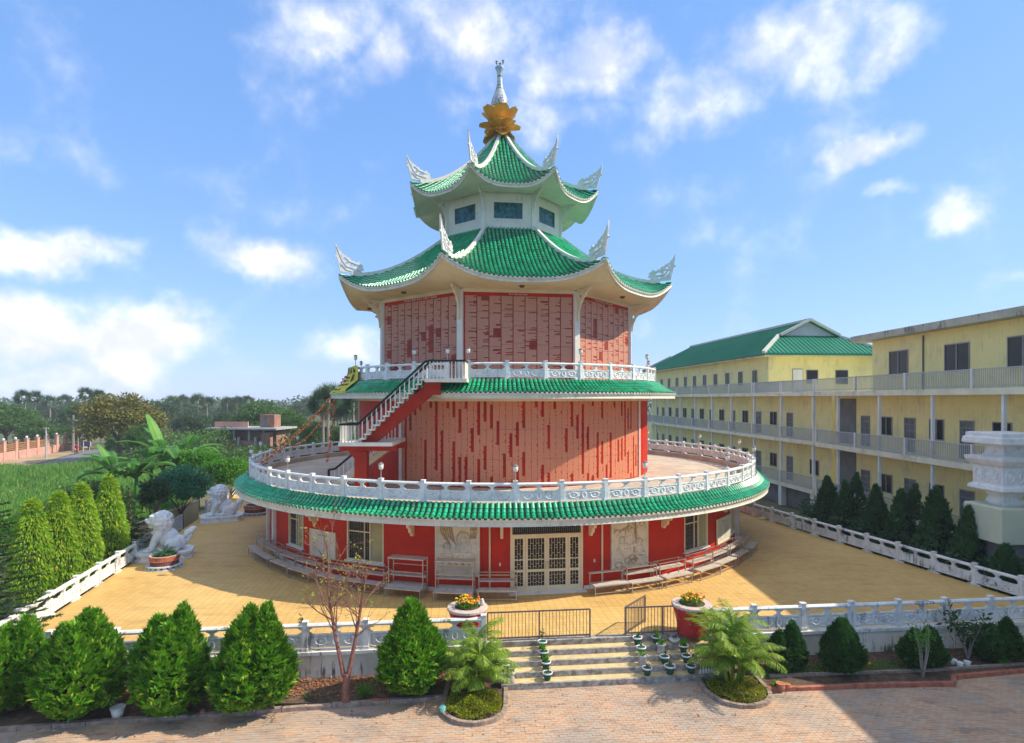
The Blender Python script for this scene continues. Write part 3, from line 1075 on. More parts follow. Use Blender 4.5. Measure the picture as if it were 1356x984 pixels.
def ground_window(a0, a1, pale_side):
    a = (a0 + a1) / 2
    Wd = 2 * RW * sin(radians((a1 - a0) / 2))
    mb = MB()
    frame_bars(mb, -Wd / 2, Wd / 2, 1.0, 3.02, .06, .2)
    f = mb.build('window_frame', 'alu_frame', pagoda, loc=polar(RW * cos(radians((a1 - a0) / 2)) - .10 + .03, a), rot=(0, 0, radians(a)))
    split = .12 * Wd if pale_side > 0 else 0.1 * Wd
    for x in (split,):
        mb = MB()
        mb.box((x, -.01, 2.01), (.055, .09, 1.9))
        mb.box(((x - Wd / 2) / 2, -.01, 2.35), (x + Wd / 2 - .1, .05, .05))
        mb.box((x - .16 * Wd, -.01, 2.01), (.035, .06, 1.9))
        mb.build('mullion', 'alu_frame', f)
    mb = MB()
    mb.box(((split - Wd / 2) / 2, .03, 2.01), (split + Wd / 2 - .08, .02, 1.92))
    mb.build('pane', 'glass_dark', f)
    mb = MB()
    mb.box(((split + Wd / 2) / 2, .0, 2.01), (Wd / 2 - split - .08, .02, 1.92))
    mb.build('pane', 'glass_pale', f)
    mb = MB()
    lattice(mb, split + Wd / 2 - .1, 1.9, -Wd / 2 + .06, 1.06, .012, .14, .012)
    mb.build('lattice_grille', 'grille', f)
    mb = MB()
    mb.box((0, -.12, .97), (Wd + .16, .16, .06))
    mb.build('sill', 'stone', f)
for a0, a1 in WIN:
    ground_window(a0, a1, 1)

def relief(a0, a1, z0, z1, variant):
    a = (a0 + a1) / 2
    w = 2 * RW * sin(radians((a1 - a0) / 2))
    h = z1 - z0
    mb = MB()
    mb.box((0, 0, h / 2), (w, .12, h))
    frame_bars(mb, -w / 2, w / 2, 0, h, .10, .17)
    p = mb.build('relief_panel', 'relief', pagoda, loc=polar(RW * cos(radians((a1 - a0) / 2)) + .04, a, z0), rot=(0, 0, radians(a)))
    mb, ot = MB(), MB()
    y = -.07
    def fig(cx, cz, k):
        mb.ball((cx, y, cz + .62 * k), (.13 * k, .06, .16 * k), 10, 6)
        mb.ball((cx, y, cz + .80 * k), (.06 * k, .05, .07 * k), 8, 5)
        mb.ball((cx, y, cz + .25 * k), (.26 * k, .07, .28 * k), 12, 6)
        for s in (-1, 1):
            mb.ball((cx + s * .27 * k, y, cz + .24 * k), (.08 * k, .06, .24 * k), 8, 5)
            mb.ball((cx + s * .24 * k, y, cz - .06 * k), (.30 * k, .08, .11 * k), 10, 5)
        ot.tube([(cx + .3 * k * cos(t), y, cz + .64 * k + .3 * k * sin(t)) for t in np.linspace(-.4, pi + .4, 14)], .022, 5)
    rr = random.Random(variant)
    if variant == 1:
        fig(.28, 1.02, 1.0)
        mb.ball((.28, y, .82), (.55, .09, .10), 12, 5)
        fig(-.48, .95, .55)
        for i in range(6):
            ot.tube([(-.8 + .1 * i, y, h - .15), (-.72 + .11 * i, y, h - .6 - .05 * i), (-.5 + .09 * i, y, h - .9 - .1 * (i % 3))], [.03, .035, .02], 5)
        for i in range(5):
            ot.tube([(.6 + .07 * i, y, h - .2), (.62 + .05 * i, y, h - .8)], .02, 5)
        for i in range(4):
            ot.tube([(-.7 + .3 * i, y, .55), (-.5 + .3 * i, y, .66), (-.3 + .3 * i, y, .5)], .025, 5)
    else:
        fig(.0, 1.15, .85)
        fig(-.42, .95, .6)
        fig(.50, .72, .7)
        for i in range(7):
            cx, cz = rr.uniform(-.7, .7), rr.uniform(.2, .7)
            ot.tube([(cx + .2 * cos(t), y, cz + .13 * sin(t)) for t in np.linspace(0, 4.6, 9)], .022, 5)
        for i in range(9):
            cx, cz = rr.uniform(-.75, .75), rr.uniform(h - .75, h - .2)
            ot.tube([(cx + .15 * cos(t), y, cz + .1 * sin(t)) for t in np.linspace(-.5, 3.6, 8)], .024, 5)
        ot.tube([(.3, y, .3), (.22, y, .9), (.34, y, 1.4), (.28, y, h - .3)], [.06, .05, .04, .05], 6)
    for i in range(14):
        mb.ball((rr.uniform(-w / 2 + .15, w / 2 - .15), y, rr.uniform(.15, h - .15)), (rr.uniform(.03, .09), .03, rr.uniform(.03, .07)), 7, 4)
    o = ot.build('relief_outlines', 'relief_brown', p, True)
    o['kind'] = 'stuff'
    o = mb.build('relief_carving', 'relief', p, True)
    o['kind'] = 'stuff'
relief(-10.7, -3.1, .72, 3.2, 1)
relief(19.4, 27.0, .72, 3.2, 2)

# ---- tiled roofs
def tile_column(mb, pts, nrm, tan, r, end=True):
    prof = [(-1, 0), (-.72, .62), (0, .95), (.72, .62), (1, 0)]
    n = len(pts) - 1
    for i in range(n):
        A, B = pts[i], pts[i + 1]
        Nn = nrm[i]
        d = (B - A)
        A2 = A - d * .04
        B2 = B + d * .05
        ra, rb = r * .80, r
        va = [A2 + tan * (x * ra) + Nn * (y * ra) for x, y in prof]
        vb = [B2 + tan * (x * rb) + Nn * (y * rb + .018) for x, y in prof]
        mb.add(va + vb, [(0, 1, 6, 5), (1, 2, 7, 6), (2, 3, 8, 7), (3, 4, 9, 8), (5, 6, 7, 8, 9)])
def ring_eave(pre, R_in, z_in, R_out, z_out, ncol, rows, R_wall, z_soffit, fas_h, soffit_mat):
    mb, pan, drip = MB(), MB(), MB()
    sag = .10
    def S(t): return R_in + (R_out - R_in) * t, z_in + (z_out - z_in) * t - sag * sin(pi * t)
    ts = [i / rows for i in range(rows + 1)]
    pr = [S(t) for t in ts]
    pitch = 2 * pi * R_out / ncol
    for c in range(ncol):
        a = 360 * c / ncol
        pts = [polar(R, a, z) for R, z in pr]
        nr = []
        for i in range(rows):
            dR, dz = pr[i + 1][0] - pr[i][0], pr[i + 1][1] - pr[i][1]
            l = sqrt(dR * dR + dz * dz)
            nr.append(polar(-dz / l, a, dR / l))
        tile_column(mb, pts, nr, Vector((cos(radians(a)), sin(radians(a)), 0)), pitch * .36)
        am = a + 180 / ncol
        drip.box(polar(R_out + .012, am, z_out - .03), (pitch * .5, .03, .085), radians(am))
    for i in range(rows):
        for a, b in ((pr[i], pr[i + 1]),):
            pan.grid([[polar(a[0], 360 * j / 120, a[1]) for j in range(120)], [polar(b[0], 360 * j / 120, b[1]) for j in range(120)]], True)
    fas = MB()
    prof = [(R_out - .18, z_out - .01), (R_out + .0, z_out - .045), (R_out, z_out - .10), (R_out - .05, z_out - .12), (R_out - .05, z_out - fas_h + .08), (R_out - .02, z_out - fas_h), (R_out - .22, z_out - fas_h)]
    fas.grid([[polar(R, 360 * j / 160, z) for j in range(160)] for R, z in prof], True)
    e = fas.build(pre + '_eave_fascia', 'fascia', pagoda)
    so = MB()
    so.grid([[polar(R, 360 * j / 160, z) for j in range(160)] for R, z in ((R_out - .2, z_out - fas_h + .002), (R_wall + .12, z_soffit), (R_wall + .12, z_soffit - .14), (R_wall - .05, z_soffit - .14))], True)
    so.build(pre + '_soffit', soffit_mat, pagoda)
    o = mb.build(pre + '_roof_tiles', 'tile_green', pagoda)
    o['kind'] = 'stuff'
    o = pan.build(pre + '_roof_bed', 'tile_pan', pagoda, True)
    o = drip.build(pre + '_drip_tiles', 'fascia', pagoda)
    o['kind'] = 'stuff'
def lower_roofs():
    ring_eave('lower', 16.42, 4.16, 17.12, 3.62, 426, 4, RW, 3.40, .33, 'cream')
    ring_eave('middle', 10.52, 9.62, 11.66, 8.93, 292, 5, RD, 8.60, .32, 'cream')
    mb = MB()
    mb.arc(15.9, 16.46, -180, 180, 3.5, 4.10, 130)
    mb.build('deck_curb', 'deck', pagoda)
    mb = MB()
    mb.arc(9.6, 15.95, -180, 180, 3.6, 3.80, 96)
    mb.build('lower_deck', 'deck', pagoda)
    mb = MB()
    mb.arc(10.0, 10.56, -180, 180, 8.9, 9.60, 110)
    mb.build('upper_curb', 'red_concrete', pagoda)
    mb = MB()
    mb.arc(7.6, 10.05, -180, 180, 9.3, 9.5, 80)
    mb.build('upper_deck', 'deck', pagoda)
lower_roofs()

def panel_piece(w, h, d, u0, u1, v0, v1, m):
    """one engraved slab; u counts columns of text, v lines"""
    me = bpy.data.meshes.new('inscription_panel')
    x, z, b = w / 2, h / 2, .004
    vs_ = [(-x, 0, -z), (x, 0, -z), (x, 0, z), (-x, 0, z), (-x + b, -d, -z + b), (x - b, -d, -z + b), (x - b, -d, z - b), (-x + b, -d, z - b)]
    fs = [(4, 5, 6, 7), (0, 1, 5, 4), (1, 2, 6, 5), (2, 3, 7, 6), (3, 0, 4, 7)]
    me.from_pydata(vs_, [], fs)
    uv = me.uv_layers.new(name='UVMap')
    for p in me.polygons:
        for li in p.loop_indices:
            v = vs_[me.loops[li].vertex_index]
            uv.data[li].uv = (u0 + (u1 - u0) * (v[0] / w + .5), v0 + (v1 - v0) * (v[2] / h + .5))
    me.materials.append(MATS[m])
    return me
def drum():
    mb = MB()
    mb.arc(RD - .3, RD, -180, 180, 3.78, 8.75, 144)
    wall = mb.build('drum_wall', 'red_wall', pagoda)
    for a in (-35.6, 58.6, -73, 92):
        mb = MB()
        mb.arc(RD - .02, RD + .09, a - .5, a + .5, 3.8, 8.5, 1)
        mb.build('pilaster', 'white_paint', pagoda)
    mb = MB()
    mb.arc(RD + .002, RD + .03, -72, -37, 3.8, 8.45, 20)
    n, rows = 46, 3
    a0, a1 = -34.8, 57.9
    w = radians((a1 - a0) / n) * RD
    zs = [3.86, 5.35, 6.95, 8.46]
    for i in range(n):
        a = a0 + (a1 - a0) * (i + .5) / n
        for j in range(rows):
            h = zs[j + 1] - zs[j]
            me = panel_piece(w - .004, h - .003, .035, i + .01, i + .99, zs[j] * 17, zs[j + 1] * 17, 'granite_columns')
            link('inscription_panel', me, wall, polar(RD + .001, a, (zs[j] + zs[j + 1]) / 2), (0, 0, radians(a)))
    # plain strips beyond the white pilaster
    for i in range(8):
        a = 59.6 + (i + .5) * 3.6
        mb = MB()
        mb.box((0, -.012, 2.3), (radians(3.5) * RD - .05, .024, 4.6))
        mb.build('plain_panel', 'red_wall', wall, loc=polar(RD + .001, a, 3.86), rot=(0, 0, radians(a)))
drum()

def octa(R, z, k):
    return polar(R, OCT + 22.5 + 45 * k, z)
T8 = math.tan(radians(22.5))
def octagon_storey():
    mb = MB()
    mb.grid([[octa(R8, z, k) for k in range(8)] for z in (9.45, 14.9)], True)
    wall = mb.build('octagon_wall', 'red_wall', pagoda)
    apo = R8 * cos(radians(22.5))
    W8 = 2 * R8 * sin(radians(22.5))
    for k in range(8):
        a = OCT + 22.5 + 45 * k
        mb = MB()
        mb.box((0, .02, 12.1), (.34, .34, 5.3))
        mb.box((0, -.02, 9.62), (.46, .42, .22))
        mb.build('column', 'white_paint', pagoda, loc=polar(R8 - .03, a), rot=(0, 0, radians(a)))
        mb = MB()
        outl = [(0, 0), (.09, 0), (.12, .35), (.16, .55), (.26, .72), (.30, .90), (.44, 1.02), (.52, 1.2), (.72, 1.30), (.86, 1.5), (1.15, 1.62), (1.2, 1.75), (0, 1.75)]
        holes = [[(.10, 1.5), (.36, 1.55), (.42, 1.38), (.25, 1.2), (.10, 1.25)], [(.50, 1.6), (.80, 1.62), (.70, 1.46), (.52, 1.42)], [(.08, .75), (.14, .78), (.2, 1.02), (.09, 1.1)]]
        mb.plate([outl, *holes], .10)
        for t in range(5):
            mb.ball((.12 + .16 * t, 0, .8 + .17 * t), (.07, .075, .08), 6, 4)
        mb.build('bracket', 'cream', pagoda, loc=polar(R8 + .13, a, 13.05), rot=(0, 0, radians(a) - pi / 2))
    for k in range(8):
        a = OCT + 45 * k
        mb = MB()
        mb.box((0, -.04, 14.72), (W8 - .2, .10, .22))
        mb.build('cornice', 'cream', pagoda, loc=polar(apo, a), rot=(0, 0, radians(a)))
    # engraved slabs on the three faces turned to the forecourt
    for f, k in enumerate((-1, 0, 1)):
        a = OCT + 45 * k
        nc = 10 if k == -1 else 9
        w = (W8 - .5) / nc
        for i in range(nc):
            rz = 9.7
            rr = random.Random(100 * f + i)
            hs = [1.0 + rr.uniform(-.16, .16) for _ in range(5)]
            tot = sum(hs)
            for j in range(5):
                h = hs[j] / tot * 4.72
                me = panel_piece(w - .012, h - .012, .035, 50 + 20 * f + i, 50 + 20 * f + i + 1, rz * 17, (rz + h) * 17, 'granite_rows')
                c = polar(apo + .001, a, rz + h / 2) + Vector((cos(radians(a)), sin(radians(a)), 0)) * (-(W8 - .5) / 2 + (i + .5) * w)
                link('inscription_panel', me, wall, c, (0, 0, radians(a)))
                rz += h
    def title(k, s, off, width, size):
        a = OCT + 45 * k
        M = Matrix.Translation(polar(apo + .03, a, 14.52) + Vector((cos(radians(a)), sin(radians(a)), 0)) * off) @ Matrix.Rotation(radians(a), 4, 'Z') @ Matrix.Rotation(pi / 2, 4, 'X')
        text_mesh('inscription_title', s, size, 'lettering', wall, M, width)
    title(-1, 'KINH ĐẠI BÁT NIẾT BÀN', .1, 2.75, .17)
    title(0, 'Kinh Đại Niết-bàn', -.05, 1.05, .13)
    title(1, 'Kinh Đại Niết-bàn', -.1, 2.2, .13)
    for k in range(8):
        a = OCT + 45 * k
        mb = MB()
        mb.lathe([(.01, -.05), (.10, -.05), (.15, 0), (.15, .06)], 12)
        mb.build('ceiling_lamp', 'light_dark', pagoda, loc=polar(9.25, a, 14.74))
octagon_storey()

def finial_mesh():
    out = [(-1.75, .02), (-1.45, -.06), (0.02, -.04), (.10, .25), (.20, .62), (.27, .95), (.40, .93), (.44, 1.0), (.36, 1.04), (.30, 1.12), (.37, 1.5), (.40, 2.0), (.30, 1.72), (.12, 1.46), (-.02, 1.38), (-.03, 1.26), (-.16, 1.27), (-.24, 1.16), (-.36, 1.18), (-.44, 1.02), (-.58, 1.06), (-.72, .92), (-.78, .80),
           (-.92, .86), (-1.02, .72), (-1.16, .74), (-1.24, .84), (-1.38, .80), (-1.36, .68), (-1.52, .66), (-1.62, .52), (-1.50, .44), (-1.66, .36), (-1.62, .22), (-1.46, .24), (-1.50, .10)]
    holes = [[(-.08, .98), (.02, .92), (.06, 1.12), (-.02, 1.18)], [(-.45, .88), (-.2, .82), (-.1, .9), (-.22, .99)], [(-1.12, .44), (-.72, .40), (-.62, .54), (-.9, .62)], [(-.42, .22), (-.2, .30), (-.02, .66), (-.14, .66)], [(-1.3, .18), (-.86, .13), (-.62, .22), (-.9, .28)], [(.0, .2), (.04, .3), (.1, .6), (.04, .56)], [(-.5, .55), (-.34, .50), (-.3, .66), (-.46, .7)]]
    mb = MB()
    mb.plate([out, *holes], .10)
    for t in ([(-1.5, .1), (-1.0, .32), (-.5, .36), (-.15, .7), (.1, 1.2), (.3, 1.7)], [(-1.4, .55), (-1.0, .66), (-.6, .76), (-.3, 1.05)], [(-.9, .05), (-.4, .15), (-.05, .5)], [(-1.1, .1), (-.7, .4), (-.3, .45)]):
        for y in (-.05, .05):
            mb.tube([(a, y, b) for a, b in t], [.03, .045, .05] + [.04] * (len(t) - 3), 5)
    return mb.mesh('finial', 'finial_white')
FIN = finial_mesh()

def octagon_roof(pre, a_out, a_in, zo, zi, lift, pw, R_wall, z_wall, fas, pitch, tile_len, fin_scale, off=Vector((0, 0, 0)), bulge=0.):
    def apo(t): return a_out + (a_in - a_out) * t
    def zz(t, s):
        return zo + (zi - zo) * (.5 * t + .5 * t ** pw) + lift * abs(s) ** 3.0 * (1 - t) ** 3.2
    frames = []
    for k in range(8):
        th = radians(OCT + 45 * k)
        frames.append((Vector((sin(th), -cos(th), 0)), Vector((cos(th), sin(th), 0))))
    def P(k, x, t):
        n, u = frames[k]
        s = x / (apo(t) * T8)
        fl = .25 * lift * abs(s) ** 3 * (1 - t) ** 3.2
        return n * (apo(t) + fl) + u * (x * (1 + fl / apo(t))) + Vector((0, 0, zz(t, s)))
    tiles, bed, drips, fascia, soff = MB(), MB(), MB(), MB(), MB()
    for k in range(8):
        n, u = frames[k]
        w0, w1 = a_out * T8, a_in * T8
        nc = round(2 * w0 / pitch)
        p = 2 * w0 / nc
        for i in range(nc):
            x = -w0 + (i + .5) * p
            te = 1. if abs(x) <= w1 else (a_out - abs(x) / T8) / (a_out - a_in)
            if te <= .004: continue
            run = (a_out - a_in) * te * 1.2
            m = max(1, round(run / tile_len))
            pts = [P(k, x, te * (1 - j / m)) for j in range(m + 1)]
            nr = []
            for j in range(m):
                d = (pts[j + 1] - pts[j]).normalized()
                nr.append(u.cross(d).normalized() if u.cross(d).z > 0 else d.cross(u).normalized())
            tile_column(tiles, pts, nr, u, p * .37)
            e = P(k, x + p / 2 if i < nc - 1 else x, 0)
            drips.box(e + n * .012 + Vector((0, 0, -.03)), (p * .5, .03, .085), radians(OCT + 45 * k))
        S_ = [-1 + 2 * j / 20 for j in range(21)]
        bed.grid([[P(k, s * apo(t) * T8, t) for s in S_] for t in [j / 14 for j in range(15)]])
        E0 = [P(k, s * w0, 0) for s in S_]
        def off_row(dn, dz):
            return [q - n * dn * 1.0 - u * (s * dn * T8) + Vector((0, 0, dz)) for q, s in zip(E0, S_)]
        fascia.grid([off_row(.1, -.005), off_row(-.01, -.04), off_row(0, -.10), off_row(.06, -.13), off_row(.06, -fas + .08), off_row(.02, -fas), off_row(.25, -fas - .01)])
        rows = []
        ew = R_wall * cos(radians(22.5))
        for j in range(9):
            q = j / 8
            row = []
            for s, e in zip(S_, E0):
                b = e - n * .2 - u * (s * .2 * T8) + Vector((0, 0, -fas + .0))
                wpos = n * ew + u * (s * ew * T8) + Vector((0, 0, z_wall))
                pt = wpos.lerp(b, q)
                pt.z = z_wall + (b.z - z_wall) * (q ** 2.1) - bulge * sin(pi * q)
                row.append(pt)
            rows.append(row)
        soff.grid(rows)
    o = tiles.build(pre + '_roof_tiles', 'tile_green', pagoda, loc=off)
    o['kind'] = 'stuff'
    bed.build(pre + '_roof_bed', 'tile_pan', pagoda, True, loc=off)
    o = drips.build(pre + '_drip_tiles', 'fascia', pagoda, loc=off)
    o['kind'] = 'stuff'
    fascia.build(pre + '_fascia', 'fascia', pagoda, loc=off)
    soff.build(pre + '_soffit', 'cream' if pre == 'main' else 'white_paint', pagoda, True, loc=off)
    for k in range(8):
        n, u = frames[k]
        mb = MB()
        pts = [P(k, apo(t) * T8, t) + Vector((0, 0, .10)) for t in [1 - j / 20 * .90 for j in range(21)]]
        for a, b in zip(pts[:-1], pts[1:]):
            mb.beam(a, b + (b - a) * .06, .19, .22)
        r = mb.build('hip_ridge', 'white_paint', pagoda, loc=off)
        th = radians(OCT + 22.5 + 45 * k)
        c = P(k, a_out * T8, 0)
        c2 = P(k, apo(.14) * T8, .14)
        tilt = atan2(c.z - c2.z, sqrt((c.x - c2.x) ** 2 + (c.y - c2.y) ** 2))
        link('finial', FIN, pagoda, off + c + Vector((0, 0, .18)) - Vector((c.x, c.y, 0)).normalized() * .12, (0, -tilt * .7, th - pi / 2), (fin_scale,) * 3)
octagon_roof('main', 10.30, 3.75, 15.07, 19.55, 1.12, 1.7, R8, 14.80, .28, .25, .36, .86)
LO = Vector((-.12, 0, 0))
octagon_roof('top', 6.0, .22, 21.62, 27.2, 1.05, 1.9, 4.25, 21.75, .27, .235, .36, .80, LO, -.05)

def lantern():
    RL = 4.15
    apo, w = RL * cos(radians(22.5)), 2 * RL * sin(radians(22.5))
    for k in range(8):
        a = OCT + 45 * k
        # wall with a real opening
        mb = MB()
        hw, z0, z1, o0, o1 = w / 2, 19.0, 21.8, 20.05, 21.2
        ow = .98
        mb.plate([[(-hw, z0), (hw, z0), (hw, z1), (-hw, z1)], [(-ow, o0), (-ow, o1), (ow, o1), (ow, o0)]], .14)
        wl = mb.build('lantern_wall', 'white_paint', pagoda, loc=polar(apo - .07, a) + LO, rot=(0, 0, radians(a)))
        mb = MB()
        frame_bars(mb, -ow - .04, ow + .04, o0 - .04, o1 + .04, .10, .06, -.06)
        mb.build('window_frame', 'white_paint', wl)
        mb = MB()
        mb.box((0, .02, (o0 + o1) / 2), (2 * ow, .02, o1 - o0))
        mb.build('painted_pane', 'blue_glass', wl)
        av = a + 22.5
        mb = MB()
        mb.box((0, 0, 20.35), (.24, .24, 2.9))
        mb.build('column', 'white_paint', pagoda, loc=polar(RL, av) + LO, rot=(0, 0, radians(av)))
        mb = MB()
        outl = [(0, 0), (.06, 0), (.12, .4), (.24, .62), (.30, .8), (.48, .9), (.58, 1.06), (.85, 1.18), (1.05, 1.3), (0, 1.3)]
        mb.plate([outl, [(.08, 1.1), (.3, 1.14), (.36, 1.0), (.2, .85), (.08, .9)], [(.45, 1.18), (.7, 1.2), (.55, 1.08)]], .09)
        for t in range(4):
            mb.ball((.12 + .17 * t, 0, .6 + .15 * t), (.06, .065, .07), 6, 4)
        mb.build('bracket', 'finial_white', pagoda, loc=polar(RL + .1, av, 20.5) + LO, rot=(0, 0, radians(av) - pi / 2))
lantern()

def spire():
    SO = Vector((-.28, 0, 0))
    mb = MB()
    mb.lathe([(.30, 26.9), (.42, 27.1), (.30, 27.3), (.36, 27.6), (.62, 27.9), (.66, 28.15), (.5, 28.3)], 20)
    core = mb.build('lotus_base', 'bronze', pagoda, True, loc=SO)
    # petal: spoon-shaped shell, root at origin, growing along +x
    def petal(L, Wd, curl):
        rows = []
        for i in range(9):
            t = i / 8
            half = Wd / 2 * (sin(pi * (.10 + .84 * t)) ** .5)
            r = []
            for j in range(9):
                s = -1 + j / 4
                r.append((L * t, half * s, curl * L * (t ** 2) + .30 * half * s * s - .06))
            rows.append(r)
        back = [[(x, y, z - .035) for x, y, z in r] for r in rows]
        m2 = MB()
        m2.grid(rows)
        m2.grid([list(reversed(r)) for r in back])
        return m2.mesh('petal', 'bronze', True)
    up, mid, low = petal(.95, .98, .34), petal(1.22, 1.12, .28), petal(1.2, 1.0, .12)
    for n, me, z, tilt, r0, ph in ((6, up, 28.2, -56, .22, 10), (6, mid, 28.1, -20, .26, 40), (6, low, 27.72, 6, .26, 10), (6, low, 27.5, 46, .26, 40)):
        for i in range(n):
            a = radians(ph + 360 / n * i)
            link('petal', me, core, (r0 * cos(a), r0 * sin(a), z), (0, radians(tilt), a))
    mb = MB()
    prof = [(.42, 0), (.60, .12), (.64, .35), (.60, .65), (.50, .95), (.36, 1.25), (.25, 1.5), (.19, 1.75), (.19, 1.95), (.17, 2.15), (.19, 2.35), (.27, 2.55), (.33, 2.66), (.30, 2.70), (.05, 2.68)]
    mb.lathe([(r, z * 1.22) for r, z in prof], 28)
    v = mb.build('vase', 'vase', pagoda, True, loc=SO + Vector((0, 0, 28.62)), scale=(1, 1, 1))
    for i, (dx, h) in enumerate(((-.22, .34), (.24, .42), (0.02, .14))):
        mb = MB()
        mb.tube([(0, 0, 3.26), (dx * .6, 0, 3.30 + h * .3), (dx, 0, 3.30 + h * .7)], .018, 5)
        mb.lathe([(.03, 0), (.07, .05), (.05, .12), (.085, .17), (.085, .21), (.02, .22)], 10, (dx, 0, 3.28 + h * .7))
        mb.build('lightning_tip', 'grille', v)
spire()

# ------------------------------------------------------------------ ring balustrades and their lamps
def lamp_post(loc, rz, label, group):
    root = empty('balustrade_lamp', loc, rz, label, 'lamp', group)
    mb = MB()
    mb.lathe([(.045, 0), (.045, .03), (.022, .05), (.022, .36), (.05, .38)], 8)
    mb.build('pole', 'steel', root)
    mb = MB()
    mb.lathe([(.06, .38), (.10, .42), (.11, .60), (.10, .61)], 10)
    mb.build('shade', 'lamp_glass', root, True)
    mb = MB()
    mb.lathe([(.115, .61), (.125, .63), (.05, .69), (.02, .70)], 10)
    mb.build('cap', 'grille', root)
low_post = [polar(16.30, 2.6 + 360 / 51 * i, 4.10) for i in range(51)]
balustrade('ring_balustrade', 'large carved white balustrade ringing the lower round deck', low_post, 'stone', True, hs=.97)
up_post = [polar(10.36, -9.6 + 353.6 / 31 * i, 9.60) for i in range(32)]
balustrade('ring_balustrade', 'smaller carved white balustrade around the upper deck below the octagon', up_post, 'stone', False, hs=1.0)
def lamps():
    cam2 = Vector((CX, -DIST))
    def order(pts):
        return sorted(pts, key=lambda p: (p.x - CX) / (p.y + DIST))
    front = order([p for i, p in enumerate(low_post) if i % 3 == 0 and p.y < 0])
    for i, p in enumerate(front):
        lamp_post(p + Vector((0, 0, 1.0)), 0, 'small post lamp on the front of the lower ring balustrade, %s from left' % ORD[i], 'post lamps on the lower ring')
    back = order([p for i, p in enumerate(low_post) if i % 3 == 0 and p.y >= 0 and abs(p.x) > 9.5])
    for i, p in enumerate(back):
        lamp_post(p + Vector((0, 0, 1.0)), 0, 'small post lamp on the far side of the lower ring, %s from left' % ORD[i], 'post lamps on the lower ring')
    upf = order([p for i, p in enumerate(up_post) if (i % 3 == 0 or i == 31) and (p.y < 0 or abs(p.x) > 8.5)])
    for i, p in enumerate(upf):
        lamp_post(p + Vector((0, 0, 1.03)), 0, 'small post lamp on the upper ring balustrade, %s from left' % ORD[i], 'post lamps on the upper ring')
lamps()

